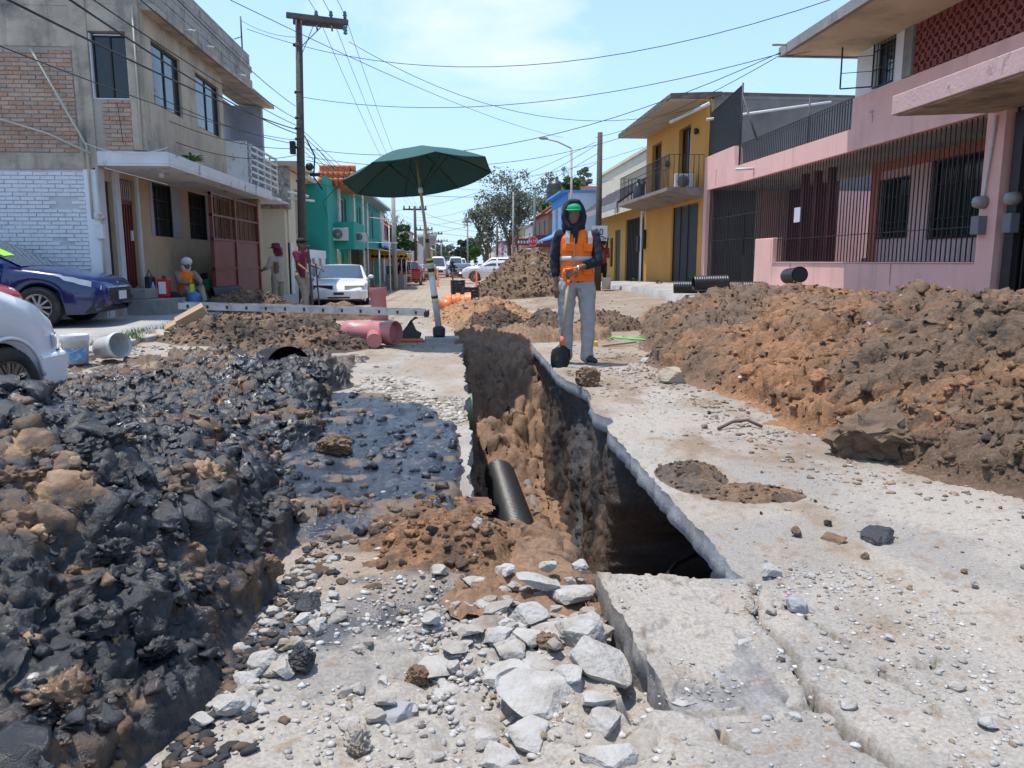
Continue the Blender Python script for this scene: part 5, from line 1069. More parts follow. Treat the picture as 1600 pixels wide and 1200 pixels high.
def stdJ(x, y, z, f, s, **k):
    """standing joints with arms hanging; f unit facing"""
    f = Vector(f).normalized(); r = Vector((-f.y, f.x, 0)); o = Vector((x, y, z)); U = Vector((0, 0, 1)); g = lambda a, b_, c: tuple(o+r*a*s+f*b_*s+U*c*s)
    J = dict(head=g(0, .02, 1.63), neck=g(0, 0, 1.47), chest=g(0, 0, 1.30), pelvis=g(0, 0, .93), shl=g(.18, 0, 1.42), ell=g(.22, -.02, 1.14), wrl=g(.23, .05, .90), shr=g(-.18, 0, 1.42), elr=g(-.22, -.02, 1.14), wrr=g(-.23, .05, .90),
        hpl=g(.09, 0, .90), knl=g(.10, .03, .49), anl=g(.10, 0, .10), hpr=g(-.09, 0, .90), knr=g(-.10, .02, .49), anr=g(-.10, 0, .10))
    for q, v in k.items(): J[q] = g(*v)
    return J
# ---- man in maroon shirt (walks to the right), man in beige with maroon hat (back turned)
f = Vector((.85, -.5, 0)).normalized(); x, y = -3.62, 18.4; z = gzs(x, y)+.05
J = stdJ(x, y, z, f, .98, ell=(.20, .10, 1.16), wrl=(.20, .36, 1.08), elr=(-.22, .12, 1.15), wrr=(-.20, .33, 1.02), anr=(-.10, .18, .1), knr=(-.1, .16, .5), anl=(.10, -.15, .1))
MAR = cloth('maroon_cloth', (.16, .014, .045)); KHAK = cloth('khaki_cloth', (.30, .27, .21)); t = figure('man in maroon t-shirt and black cap walking past the white coupe', (x, y, z), f, J, dict(skin=SKIN, trousers=KHAK, shirt=MAR), sleeve=.35, s=1.0, shirt_z=.84)
hd = Vector(J['head']); one('cap', t, cloth('black_cap', (.015, .015, .018)), lambda g: (g.ball(hd+Vector((0, 0, .065)), .108, 14, 8, (1, 1, .8)), g.prism([(hd.x, hd.y-.07), (hd.x+.17, hd.y-.12), (hd.x+.19, hd.y-.06), (hd.x+.06, hd.y+.05)], 'z', hd.z+.055, hd.z+.07)))
one('shirt_print', t, mat('pale_print', (.5, .45, .45), rough=.8), lambda g: g.ball(Vector(J['chest'])-f*.135+Vector((-.03, -.03, .08)), .02, 8, 6, (1, 1, .6)))
f = Vector((-.75, .66, 0)).normalized(); x, y = -4.62, 20.4; z = gzs(x, y)
J = stdJ(x, y, z, f, .97, ell=(.22, .10, 1.18), wrl=(.16, .36, 1.14), elr=(-.24, .1, 1.14), wrr=(-.2, .2, 1.0)); BEI = cloth('beige_cloth', (.42, .38, .31))
t = figure('man in beige shirt and maroon sun hat facing the red gate', (x, y, z), f, J, dict(skin=SKIN, trousers=KHAK, shirt=BEI), sleeve=1.0, s=1.0, shirt_z=.80)
hd = Vector(J['head']); one('sun_hat', t, MAR, lambda g: (g.lathe(hd+Vector((0, 0, .02)), [(.19, .035), (.115, .06), (.108, .13), (.09, .16), (0, .17)], 16), g.lathe(hd+Vector((0, 0, .02)), [(.19, .03), (.11, .05)], 16)))
one('neck_cloth', t, MAR, lambda g: g.prism([(hd.x-.02, hd.z+.05), (hd.x+.14, hd.z+.04), (hd.x+.16, hd.z-.12), (hd.x+.05, hd.z-.16)], 'y', hd.y-.10, hd.y+.08))
# ---- seated worker against the tan wall
x, y, z = -5.75, 16.9, .12; f = Vector((.62, -.78, 0)).normalized(); r = Vector((-f.y, f.x, 0)); o_ = Vector((x, y, z)); g_ = lambda a, b_, c: tuple(o_+r*a+f*b_+Vector((0, 0, c)))
J = dict(head=g_(0, .12, .97), neck=g_(0, .03, .82), chest=g_(0, 0, .66), pelvis=g_(0, -.05, .30), shl=g_(.18, 0, .77), ell=g_(.20, .25, .62), wrl=g_(.12, .48, .60), shr=g_(-.18, 0, .77), elr=g_(-.2, .25, .60), wrr=g_(-.12, .46, .58),
    hpl=g_(.10, .05, .30), knl=g_(.14, .46, .48), anl=g_(.14, .66, .09), hpr=g_(-.10, .05, .30), knr=g_(-.12, .48, .46), anr=g_(-.1, .80, .09), bent=True)
t = figure('worker in white cap and orange vest sitting on the pavement against the tan wall', (x, y, z), f, J, dict(skin=SKIN, trousers=KHAK, shirt=cloth('greybrown_cloth', (.25, .21, .18))), sleeve=1.0, s=.98)
WHC = cloth('white_cloth', (.6, .6, .6)); hd = Vector(J['head']); one('white_cap', t, WHC, lambda g: (g.ball(hd+Vector((0, 0, .05)), .115, 14, 8, (1, 1, .85)), g.ball(hd+Vector((0, 0, -.07))-f*.06, .10, 12, 8, (1, 1, 1.1))))
b = MB(); ch = Vector(J['chest']); pv = Vector(J['pelvis']); limb(b, [pv+Vector((0, 0, .06)), ch+Vector((0, 0, .04))], [.165, .172]); blend_mesh(b, 'orange_vest', ORV, t, .015, 3)
one('vest_stripe', t, mat('lime_tape', (.5, .7, .05), rough=.5), lambda g: g.bar(Vector(J['chest'])+f*.155+Vector((.05, 0, -.25)), Vector(J['chest'])+f*.16+Vector((.05, 0, .0)), .05, .02))
# ---- far figures
x, y = 4.25, 23.2; x, y = 4.75, 25.2; z = gzs(x, y)+.12; f = Vector((-.2, -1, 0)).normalized()
J = stdJ(x, y, z, f, .86, wrl=(.15, .15, 1.2), ell=(.22, .1, 1.12)); t = figure('person in red top and black trousers holding a grey umbrella by the mustard wall', (x, y, z), f, J, dict(skin=SKIND, trousers=cloth('black_cloth', (.012, .012, .014)), shirt=cloth('red_cloth', (.38, .02, .025))), s=.9, vox=.02)
hd = Vector(J['head']); one('hair', t, mat('black_hair', (.01, .01, .01), rough=.6), lambda g: g.ball(hd+Vector((0, .01, .03)), .11, 12, 8))
u = thing('umbrella', 'small grey umbrella held over the person in red', 'umbrella', (x-.05, y-.1, z+1.0)); one('canopy', u, cloth('slate_cloth', (.14, .16, .19)), lambda g: g.lathe((x-.12, y-.15, z+1.52), [(.34, 0), (.27, .10), (.14, .17), (0, .19)], 8)); one('shaft', u, BLKIRON, lambda g: g.tube([(x-.12, y-.15, z+.95), (x-.12, y-.15, z+1.7)], .01, 6))
# ================================================================== VEHICLES
TYRE = mat('tyre_rubber', (.022, .022, .023), rough=.8, var=.2, bump=.3, bs=60, col2=(.07, .06, .05), ms=5); RIM = mat('alloy_rim', (.42, .42, .42), rough=.35, metal=.35, col2=(.2, .16, .12), ms=6)
DARKP = mat('black_trim', (.02, .02, .021), rough=.5); LAMPC = mat('clear_lamp', (.45, .48, .50), rough=.12, var=.2, spec=.9, coat=.6); LAMPR = mat('red_lamp', (.35, .01, .01), rough=.2, coat=.6); CHROME = mat('chrome', (.6, .6, .6), rough=.15, metal=1.0)
CARGL = mat('car_glass', (.02, .03, .035), rough=.05, var=.1, bump=0, spec=1.0, coat=.8)
def paint(name, c, rough=.32, **k): return mat(name, c, rough=rough, var=.05, vs=2, bump=0, coat=k.pop('coat', .7), **k)
def wheel(par, c, R_=.32, w=.2, spokes=10, side=1, hub=.55, gold=None, steer=0.0):
    """wheel with its axle along the car's y axis; a child of the car: tyre, with the rim as its part"""
    M = Matrix.Rotation(steer, 4, 'Z'); ce = Vector(c); s = side
    g = MB(); g.lathe(c, [(R_*.66, -w/2*s), (R_*.92, -w/2*s), (R_, -w*.36*s), (R_, w*.36*s), (R_*.93, w/2*s), (R_*.68, w/2*s), (R_*.63, w*.30*s), (R_*.63, -w*.3*s)], 36, 'y', M=M)
    for k in range(36):
        a = 2*math.pi*k/36; p = M @ Vector((math.cos(a)*R_*1.0, 0, math.sin(a)*R_)); q = M @ Vector((0, w*.33, 0)); g.bar(ce+p-q, ce+p+q, .012, .012)
    ty = g.build('wheel', TYRE, par, world=False)
    g = MB(); g.lathe(c, [(R_*.66, w*.46*s), (R_*.60, w*.40*s), (R_*.58, w*.1*s), (.02, w*.1*s)], 30, 'y', M=M); g.cur = 0
    for k in range(spokes):
        a = 2*math.pi*k/spokes; d = Vector((math.cos(a), 0, math.sin(a))); e = Vector((math.cos(a+.5/spokes*6.28), 0, math.sin(a+.5/spokes*6.28)))
        g.bar(ce+M @ (d*R_*.10+Vector((0, w*.36*s, 0))), ce+M @ (d*R_*.62+Vector((0, w*.42*s, 0))), .030, .03, M @ Vector((0, 1, 0)))
        if gold: g.bar(ce+M @ (d*R_*.28+Vector((0, w*.37*s, 0))), ce+M @ (e*R_*.60+Vector((0, w*.41*s, 0))), .018, .02, M @ Vector((0, 1, 0)))
    g.lathe(c, [(R_*.20, w*.30*s), (R_*.20, w*.40*s), (R_*.14, w*.44*s), (0, w*.44*s)], 16, 'y', M=M); g.build('rim', gold or RIM, ty, world=False)
    g = MB(); g.lathe(c, [(0, w*.12*s), (R_*.57, w*.12*s)], 20, 'y', M=M); g.build('brake_disc', DARKP, ty, world=False); return ty
def car(name, label, cat, loc, rz, pm, S, group=None, simple=False):
    """S: L length, W width, H height, wb (x of rear, front axle), R wheel radius, prof: list (x, belt height, half width factor), roof: [(x, z)] outline of the cabin, hood etc."""
    t = thing(name, label, cat, loc, rz, group); Wd = S['W']/2; Rw = S['R']; L_ = S['L']; base = S.get('clear', .20)
    xs_ = sorted(set([round(v, 3) for v in np.linspace(-L_/2, L_/2, 90)])); px = [p[0] for p in S['belt']]; pz = [p[1] for p in S['belt']]; pw = [p[2] for p in S['belt']]
    rings = []
    for x in xs_:
        zb = float(np.interp(x, px, pz)); wd = Wd*float(np.interp(x, px, pw)); e = (L_/2-abs(x)); zl = base+.14*(1-min(1, e/.35))**2; arch = zl
        for xw in S['wb']:
            d = (Rw+.055)**2-(x-xw)**2
            if d > 0: arch = max(arch, Rw+math.sqrt(d)-.02)
        arch = min(arch, zb-.10); m1 = lerp(arch, zb, .45); rings.append([(wd*.93, arch), (wd*.985, lerp(arch, m1, .5)), (wd, m1), (wd*.985, lerp(m1, zb, .6)), (wd*.94, zb-.01), (wd*.86, zb+.025), (wd*.45, zb+.05), (0, zb+.055)])
    vs = []; fs = []; n = len(rings[0])*2-1
    for x, rg in zip(xs_, rings):
        for (y, z) in rg: vs.append((x, -y, z))
        for (y, z) in reversed(rg[:-1]): vs.append((x, y, z))
    for i in range(len(xs_)-1):
        for k in range(n-1): fs.append((i*n+k, (i+1)*n+k, (i+1)*n+k+1, i*n+k+1))
    for i in (0, len(xs_)-1): fs.append(tuple(i*n+k for k in (range(n) if i == 0 else reversed(range(n)))))
    g = MB(); g.add(vs, fs, True); body = g.build('body', pm, t, world=False)
    k = body.modifiers.new('e', 'EDGE_SPLIT'); k.split_angle = R(38)
    g = MB(); g.box(-L_/2+.15, L_/2-.15, -Wd*.86, Wd*.86, base+.02, .55); g.build('underbody', DARKP, t, world=False)
    def patch(nm, m_, x0, x1, k0, k1, sh=.0):
        for q in (-1, 1):
            vs = []; N_ = 9
            for i in range(N_+1):
                x = lerp(x0, x1, i/N_); r_ = rings[int(np.argmin([abs(x-v) for v in xs_]))]
                for j in range(4):
                    k = lerp(k0+sh*(1-i/N_), k1, j/3); a = int(k); f_ = k-a; y = lerp(r_[a][0], r_[a+1][0], f_)+.012; z = lerp(r_[a][1], r_[a+1][1], f_)+.004; vs.append((x, q*y, z))
            g = MB(); g.add(vs, [(i*4+j, i*4+j+1, (i+1)*4+j+1, (i+1)*4+j) for i in range(N_) for j in range(3)], True); g.build(nm, m_, t, world=False)
    for pt in S.get('patches', ()): patch(*pt)
    # cabin
    rf = S['roof']; xr = [p[0] for p in rf]; zr = [p[1] for p in rf]; xc = np.linspace(xr[0], xr[-1], 40); rings = []
    for x in xc:
        zt = float(np.interp(x, xr, zr)); zb = float(np.interp(x, px, pz))+.01; wb_ = Wd*float(np.interp(x, px, pw))*.93; hgt = max(zt-zb, .0); wt = wb_-hgt*.32
        rings.append([(wb_, zb-.03), (lerp(wb_, wt, .5)+.01, lerp(zb, zt, .5)), (wt, max(zt-.06, zb-.01)), (wt*.93, max(zt-.015, zb)), (wt*.55, zt+.008), (0, zt+.015)])
    vs = []; fs = []; mi = []; n = 11
    for x, rg in zip(xc, rings):
        for (y, z) in rg: vs.append((x, -y, z))
        for (y, z) in reversed(rg[:-1]): vs.append((x, y, z))
    for i in range(len(xc)-1):
        for k in range(n-1): fs.append((i*n+k, (i+1)*n+k, (i+1)*n+k+1, i*n+k+1))
    g = MB(); g.add(vs, fs, True); cb = g.build('cabin', pm, t, world=False); k = cb.modifiers.new('e', 'EDGE_SPLIT'); k.split_angle = R(38)
    # glass panes set 5 mm proud of the cabin skin
    def top(x):
        zt = float(np.interp(x, xr, zr)); zb = float(np.interp(x, px, pz))+.01; wb_ = Wd*float(np.interp(x, px, pw))*.93; return zt, zb, wb_, wb_-max(zt-zb, 0)*.32
    for (a, b_, nm) in S['screens']:
        g = MB(); vs = []; N_ = 10
        for i in range(N_+1):
            x = lerp(a, b_, i/N_); zt, zb, wb_, wt = top(x); dx = .006 if b_ < a else -.006
            for u in (-1, -.6, 0, .6, 1): vs.append((x+(.008 if zr[-1] and nm == 'windscreen' else -.008), u*wt*.90, zt+.024-(.010 if abs(u) == 1 else 0)))
        g.add(vs, [(i*5+k, i*5+k+1, (i+1)*5+k+1, (i+1)*5+k) for i in range(N_) for k in range(4)], True); g.build(nm, CARGL, t, world=False)
    for (a, b_) in S['sides']:
        for q in (-1, 1):
            g = MB(); vs = []
            for i in range(7):
                x = lerp(a, b_, i/6); zt, zb, wb_, wt = top(x); zt2 = max(zt-.085, zb+.02)
                for k in range(4):
                    u = k/3; z = lerp(zb+.03, zt2, u); y = lerp(wb_, wt, (z-zb)/max(zt-.06-zb, .05))+.012; vs.append((x, q*y, z))
            g.add(vs, [(i*4+k, i*4+k+1, (i+1)*4+k+1, (i+1)*4+k) for i in range(6) for k in range(3)], True); g.build('side_window', CARGL, t, world=False)
    for xw in S['wb']:
        for q in (-1, 1): wheel(t, (xw, q*(Wd-.10), Rw), Rw, .20, S.get('spokes', 10), q, gold=S.get('gold'), steer=S.get('steer', 0) if xw > 0 else 0)
    if not simple:
        for q in (-1, 1):
            for x in S.get('doors', ()):
                zb = float(np.interp(x, px, pz)); g = MB(); g.box(x-.004, x+.004, q*Wd*.985, q*(Wd*1.0+.002), base+.12, zb-.02); g.build('door_seam', DARKP, t, world=False)
            for x in S.get('handles', ()): zb = float(np.interp(x, px, pz)); g = MB(); g.box(x-.09, x+.09, q*Wd*.985, q*(Wd+.025), zb-.15, zb-.12); g.build('door_handle', S.get('hm', pm), t, bevel=.006, world=False)
            mx_ = S.get('mirror')
            if mx_: zb = float(np.interp(mx_, px, pz)); g = MB(); g.ball((mx_, q*(Wd+.09), zb+.08), .085, 12, 8, (.55, 1.1, .75)); g.bar((mx_, q*Wd*.9, zb+.02), (mx_, q*(Wd+.05), zb+.07), .05, .05); g.build('wing_mirror', S.get('mm', pm), t, world=False)
            g = MB(); g.bar((S['wb'][0]+Rw+.08, q*Wd*.985, base+.05), (S['wb'][1]-Rw-.08, q*Wd*.985, base+.05), .02, .10); g.build('sill', DARKP if S.get('dark_sill') else pm, t, world=False)
    return t
def place(par, name, m, fn, bevel=0, **k): g = MB(); fn(g); return g.build(name, m, par, bevel=bevel, world=False, **k)
sedan = dict(L=4.6, W=1.80, H=1.43, wb=(-1.35, 1.35), R=.325, belt=[(-2.3, .80, .84), (-2.1, .98, .93), (-1.5, 1.00, 1.0), (0, .94, 1.0), (1.0, .93, 1.0), (1.35, .90, .985), (1.9, .80, .95), (2.15, .73, .86), (2.25, .67, .74), (2.3, .61, .66)],
    roof=[(-2.0, .99), (-1.1, 1.36), (-.4, 1.43), (.2, 1.41), (1.15, .93)], screens=[(.25, 1.10, 'windscreen'), (-1.2, -1.9, 'rear_window')], sides=[(-1.25, -.25), (-.18, .72)], doors=(-.95, -.1, .85), handles=(-.75, .15), mirror=.75, spokes=10, patches=(('headlight', LAMPC, 1.62, 2.24, 3.0, 4.0, .6), ('tail_light', LAMPR, -2.24, -1.9, 3.0, 4.0)))
BLUE = paint('blue_car_paint', (.004, .018, .10), .22); x, y = -8.02, 13.45; z = .10
t = car('parked_car', 'shiny blue sedan with a lime green paper behind its windscreen', 'car', (x, y, z), R(4), BLUE, sedan)
for q in (-1, 1):
    place(t, 'fog_lamp', LAMPC, lambda g: g.prism([(2.20, q*.60), (2.08, q*.755), (2.19, q*.70)], 'z', .36, .44))
    place(t, 'lower_vent', DARKP, lambda g: g.prism([(2.26, q*.45), (2.15, q*.74), (2.24, q*.68), (2.30, q*.48)], 'z', .30, .40))
gr = place(t, 'grille', DARKP, lambda g: (g.box(2.20, 2.315, -.50, .50, .38, .62)), .03)
place(gr, 'grille_bar', MATS['clear_lamp'] if 0 else mat('dark_chrome', (.15, .15, .16), rough=.25, metal=.8), lambda g: [g.box(2.31, 2.33, -.48, .48, .40+i*.035, .41+i*.035) for i in range(7)])
place(t, 'badge', CHROME, lambda g: g.lathe((2.25, 0, .66), [(0, .03), (.05, .025), (.06, 0)], 14, 'x')); place(t, 'number_plate', mat('plate_white', (.55, .56, .55), rough=.5), lambda g: g.box(2.325, 2.34, -.17, .17, .42, .56))
place(t, 'lime_paper', mat('lime_paper', (.28, .75, .05), rough=.7, bump=0), lambda g: g.add([(.52, -.56, 1.270), (.80, -.60, 1.135), (.80, -.25, 1.150), (.52, -.24, 1.285)], [(0, 1, 2, 3)])); place(t, 'roof_antenna', DARKP, lambda g: g.tube([(-1.6, 0, 1.1), (-1.9, 0, 1.9)], .006, 5))
RED = paint('red_car_paint', (.33, .012, .015), .3)
t = car('parked_car', 'red car nosing out between the blue sedan and the white minivan', 'car', (-8.3, 10.5, -.02), R(5), RED, dict(sedan, belt=[(a, b_+.04, c) for a, b_, c in sedan['belt']]), simple=True)
place(t, 'headlight', LAMPC, lambda g: g.prism([(2.2, -.55), (1.75, -.86), (1.8, -.89), (2.2, -.78)], 'z', .66, .76), .01)
# old white minivan, only its front end in view
WHP = paint('white_car_paint', (.80, .80, .81), .3); GOLD = mat('dusty_gold_rim', (.25, .20, .16), rough=.5, metal=.4, var=.2, vs=10)
van = dict(L=4.7, W=1.92, H=1.72, wb=(-1.45, 1.40), R=.325, clear=.18, belt=[(-2.35, 1.2, .9), (-1.8, 1.28, .97), (0, 1.25, 1.0), (.9, 1.22, 1.0), (1.4, 1.13, .99), (1.9, .98, .94), (2.2, .82, .85), (2.35, .70, .72)],
    roof=[(-2.3, 1.6), (-1.9, 1.72), (.0, 1.72), (.4, 1.66), (1.45, 1.16)], screens=[(.5, 1.4, 'windscreen'), (-2.22, -2.3, 'rear_window')], sides=[(-2.0, -.9), (-.8, .1), (.18, .9)], doors=(-.85, .15, 1.02), handles=(-.6, .35), mirror=.98, mm=DARKP, spokes=12, gold=GOLD, steer=R(-6))
t = car('parked_minivan', 'old white minivan with dusty lattice wheel and a cut off tail', 'van', (-4.84, 5.30, -.20), R(81), WHP, van); t['label'] = 'old white minivan with a dusty gold lattice wheel beside the buckets'
place(t, 'side_moulding', mat('grey_moulding', (.35, .36, .38), rough=.4), lambda g: g.box(-1.0, 1.04, -.985, -.955, .50, .57), .01); place(t, 'front_bumper', WHP, lambda g: g.prism([(1.78, -.97), (2.2, -.90), (2.42, -.6), (2.46, 0), (2.42, .6), (2.2, .90), (1.78, .97), (2.1, 0)], 'z', .24, .54), .03)
place(t, 'corner_lamp', LAMPC, lambda g: g.prism([(2.05, -.90), (2.30, -.74), (2.33, -.6), (2.1, -.8)], 'z', .58, .70), .01); place(t, 'wheel_arch_lip', WHP, lambda g: g.tube([(1.40+.40*math.cos(a), -.955, .325+.40*math.sin(a)) for a in np.linspace(.1, math.pi-.1, 24)], .018, 6))
place(t, 'rubber_bumper_end', DARKP, lambda g: g.box(1.8, 1.9, -.95, -.85, .2, .3))
# white coupe facing the camera
coupe = dict(L=5.1, W=1.86, H=1.36, wb=(-1.45, 1.42), R=.33, clear=.17, belt=[(-2.55, .75, .85), (-2.3, .88, .93), (-1.5, .90, 1), (0, .88, 1), (1.0, .86, 1), (1.9, .78, .97), (2.35, .70, .90), (2.48, .60, .82), (2.55, .52, .78)],
    roof=[(-1.9, .90), (-1.0, 1.29), (-.5, 1.35), (.1, 1.33), (1.1, .87)], screens=[(.15, 1.05, 'windscreen'), (-1.1, -1.8, 'rear_window')], sides=[(-1.1, .65)], doors=(-.7, .75), handles=(-.45,), mirror=.7, spokes=8)
t = car('parked_coupe', 'old white two door coupe facing the dig with one dark headlight', 'car', (-4.12, 27.3, -.33), R(-84), WHP, coupe)
t.location = (-4.05, 27.6, gzs(-4.05, 27)-.02)
place(t, 'dark_headlight', DARKP, lambda g: g.prism([(2.50, -.18), (2.36, -.80), (2.42, -.80), (2.57, -.18)], 'z', .57, .70), .01); place(t, 'cloudy_headlight', mat('cloudy_lamp', (.5, .48, .38), rough=.4), lambda g: g.prism([(2.50, .18), (2.36, .80), (2.42, .80), (2.57, .18)], 'z', .57, .70), .01)
place(t, 'front_bumper', WHP, lambda g: g.prism([(2.1, -.92), (2.45, -.84), (2.64, -.4), (2.66, 0), (2.64, .4), (2.45, .84), (2.1, .92)], 'z', .26, .55), .04); place(t, 'bumper_slot', DARKP, lambda g: (g.box(2.60, 2.672, -.35, .35, .29, .34), g.box(2.6, 2.668, -.16, .16, .40, .48)))
# red SUV
suv = dict(L=4.4, W=1.82, H=1.65, wb=(-1.3, 1.3), R=.34, clear=.22, belt=[(-2.2, .95, .90), (-2.0, 1.05, .97), (0, 1.03, 1), (1.0, 1.0, 1), (1.8, .95, .95), (2.1, .8, .88), (2.2, .6, .8)],
    roof=[(-2.15, 1.1), (-1.85, 1.58), (-1.2, 1.65), (.1, 1.63), (.9, 1.0)], screens=[(.2, .85, 'windscreen'), (-1.87, -2.12, 'rear_window')], sides=[(-1.75, -.9), (-.85, -.1), (-.02, .6)], doors=(-.9, 0, .8), handles=(-.7, .15), mirror=.6, spokes=8)
def tail(t, S, m=LAMPR):
    W_ = S['W']/2; L2 = S['L']/2
    for q in (-1, 1): place(t, 'tail_light', m, lambda g: g.prism([(-L2-.02, q*W_*.62), (-L2-.01, q*W_*.84), (-L2+.25, q*W_*.97), (-L2+.1, q*W_*.6)], 'z', .78, .94))
    place(t, 'number_plate', MATS['plate_white'], lambda g: g.box(-L2-.03, -L2+.0, -.2, .2, .62, .76)); place(t, 'rear_bumper', DARKP, lambda g: g.box(-L2-.05, -L2+.2, -W_*.88, W_*.88, .26, .48), .03)
t = car('parked_suv', 'red SUV parked on the far left side seen from behind', 'car', (-3.05, 54, 0), R(92), RED, suv); t['label'] = 'clean red SUV seen from behind past the snack stall'; t.location = (-3.35, 54.5, gzs(-3.3, 54)); tail(t, suv)
def recolor(t, m):
    for o in KIDS[t.name]:
        if o.name.startswith(('body', 'cabin')): o.data = o.data.copy(); o.data.materials[0] = m
    return t
SILV = paint('silver_car_paint', (.38, .42, .45)); GRYP = paint('grey_car_paint', (.10, .11, .12))
sd = car('parked_car', 'pale silver sedan parked behind the red SUV', 'car', (-3.6, 66, gzs(-3.5, 66)), R(91), SILV, sedan, group='cars parked down the far street'); tail(sd, sedan)
for (lab, m, x, y, rz) in (('small red sedan with white roof parked past the silver one', RED, -2.7, 72, 92), ('white sedan far down the street on the right side', WHP, 3.2, 95, 90), ('dark grey sedan driving down the far street', GRYP, 1.0, 100, 90), ('black sedan far off behind the white estate car', paint('black_car_paint', (.015, .015, .018)), .2, 82, 90), ('grey sedan at the far end of the street', SILV, -.8, 125, 90), ('second red sedan at the far kerb', RED, 3.5, 120, 92), ('dark blue sedan at the far left kerb', BLUE, -3.8, 98, 90)):
    recolor(clone(sd, (x, y, gzs(x, y)), R(rz), lab), m)
est = dict(suv, L=4.7, H=1.62, roof=[(-2.3, 1.15), (-2.1, 1.56), (-1.4, 1.62), (.2, 1.6), (1.0, 1.0)], sides=[(-2.0, -1.15), (-1.05, -.25), (-.15, .7)])
t = car('parked_estate', 'white estate car with roof rack behind the middle dirt mound', 'car', (2.0, 58, gzs(2, 58)), R(172), WHP, est); t['label'] = 'pale blue and white estate car crossing behind the middle dirt mound'
t.location = (2.55, 52, gzs(2.5, 52)); place(t, 'roof_rack', CHROME, lambda g: (g.tube([(-2.0, -.55, 1.68), (.1, -.55, 1.70)], .015, 6), g.tube([(-2.0, .55, 1.68), (.1, .55, 1.70)], .015, 6)))
place(t, 'bumper', DARKP, lambda g: g.box(2.1, 2.4, -.8, .8, .3, .55), .03); place(t, 'rear_bumper', DARKP, lambda g: g.box(-2.45, -2.2, -.8, .8, .3, .55), .03)
minib = dict(L=5.2, W=1.95, H=2.3, wb=(-1.6, 1.6), R=.34, clear=.22, belt=[(-2.6, 1.2, .95), (-2, 1.25, 1), (1.6, 1.2, 1), (2.2, 1.1, .96), (2.5, .95, .9), (2.6, .7, .85)], roof=[(-2.58, 1.9), (-2.4, 2.2), (1.2, 2.2), (1.5, 2.1), (2.3, 1.12)], screens=[(1.55, 2.25, 'windscreen'), (-2.5, -2.58, 'rear_window')], sides=[(-2.3, -1.2), (-1.1, 0), (.1, 1.2)], doors=(-.5, 1.2), handles=(), mirror=1.5, mm=DARKP)
vn = car('minibus', 'white minibus coming up the far street', 'van', (-1.4, 78, gzs(-1.4, 78)), R(-90), WHP, minib, group='white vans on the far street')
vn.location = (-2.0, 84, gzs(-2, 84)); place(vn, 'grille', DARKP, lambda g: (g.box(2.55, 2.63, -.55, .55, .55, .8))); place(vn, 'headlight', LAMPC, lambda g: (g.box(2.5, 2.6, -.88, -.62, .7, .9), g.box(2.5, 2.6, .62, .88, .7, .9)))
clone(vn, (-.15, 90, gzs(0, 90)), R(-90), 'white minibus with dark windscreen, right of another white minibus'); clone(vn, (.6, 118, gzs(0, 118)), R(-90), 'smallest white minibus furthest down the street')
t = thing('motorcyclist', 'motorcyclist in dark clothes riding beyond the orange mesh barrier', 'motorcyclist', (-.35, 62, gzs(-.3, 62))); x, y, z = -.35, 62, gzs(-.3, 62)
t['category'] = 'motorcycle'; t['label'] = 'motorcycle with a dark clothed rider beyond the orange mesh barrier'; t.name = 'motorcycle'
one('wheel', t, TYRE, lambda g: g.lathe((x, y-.6, z+.3), [(.18, -.05), (.3, -.05), (.3, .05), (.18, .05)], 14, 'x')); one('wheel', t, TYRE, lambda g: g.lathe((x, y+.6, z+.3), [(.18, -.05), (.3, -.05), (.3, .05), (.18, .05)], 14, 'x'))
one('frame', t, GRYP, lambda g: (g.box(x-.12, x+.12, y-.5, y+.6, z+.4, z+.75), g.bar((x-.35, y-.4, z+1.05), (x+.35, y-.4, z+1.05), .04, .04), g.bar((x, y-.6, z+.3), (x, y-.4, z+1.05), .07, .07)))
one('rider', t, cloth('dark_blue_cloth', (.02, .025, .04)), lambda g: (g.ball((x, y+.05, z+1.05), .24, 10, 8, (1, .8, 1.4)), g.ball((x, y-.05, z+1.5), .14, 10, 8), g.tube([(x-.2, y, z+1.25), (x-.35, y-.35, z+1.05)], .06, 6), g.tube([(x+.2, y, z+1.25), (x+.35, y-.35, z+1.05)], .06, 6)))
# ================================================================== UMBRELLA AND ITS STAND
GRN = mat('green_umbrella_cloth', (.004, .066, .064), rough=.8, var=.1, vs=3, bump=.15, bs=60); WOOD = mat('worn_wood_pole', (.36, .27, .17), rough=.6, var=.2, vs=8, streak=(.15, .10, .06)); WPIPE = mat('white_pvc_pipe', (.60, .62, .62), rough=.4, col2=(.35, .33, .28), ms=4)
base = Vector((-.27, 11.15, .17)); top = Vector((-.555, 10.95, 2.66)); ax_ = (top-base).normalized()
t = thing('umbrella', 'large dark green sun umbrella leaning over the trench on a wooden pole', 'umbrella', (-.27, 11.15, 0))
side = Vector((1, 0, .13)).normalized(); dep = Vector((0, 1, -.16)).normalized()
nrm = side.cross(dep).normalized(); nrm = nrm if nrm.z > 0 else -nrm
can = MB(); NR = 8; vs = []; fs = []; seg_ = 7; K = NR*6
for j in range(seg_+1):
    rr = j/seg_
    for k in range(K):
        a = 2*math.pi*k/K+.25; m_ = (k % 6)/6; u = abs(m_-.5)*2; cosf = 1-.075*(1-u*u)*rr; sag = -.025*(1-u*u)*rr; p = top+side*math.cos(a)*1.04*rr*cosf+dep*math.sin(a)*1.04*rr*cosf+nrm*(-.37*rr**1.6+sag); vs.append(p)
for j in range(seg_):
    for k in range(K): fs.append((j*K+k, j*K+(k+1) % K, (j+1)*K+(k+1) % K, (j+1)*K+k))
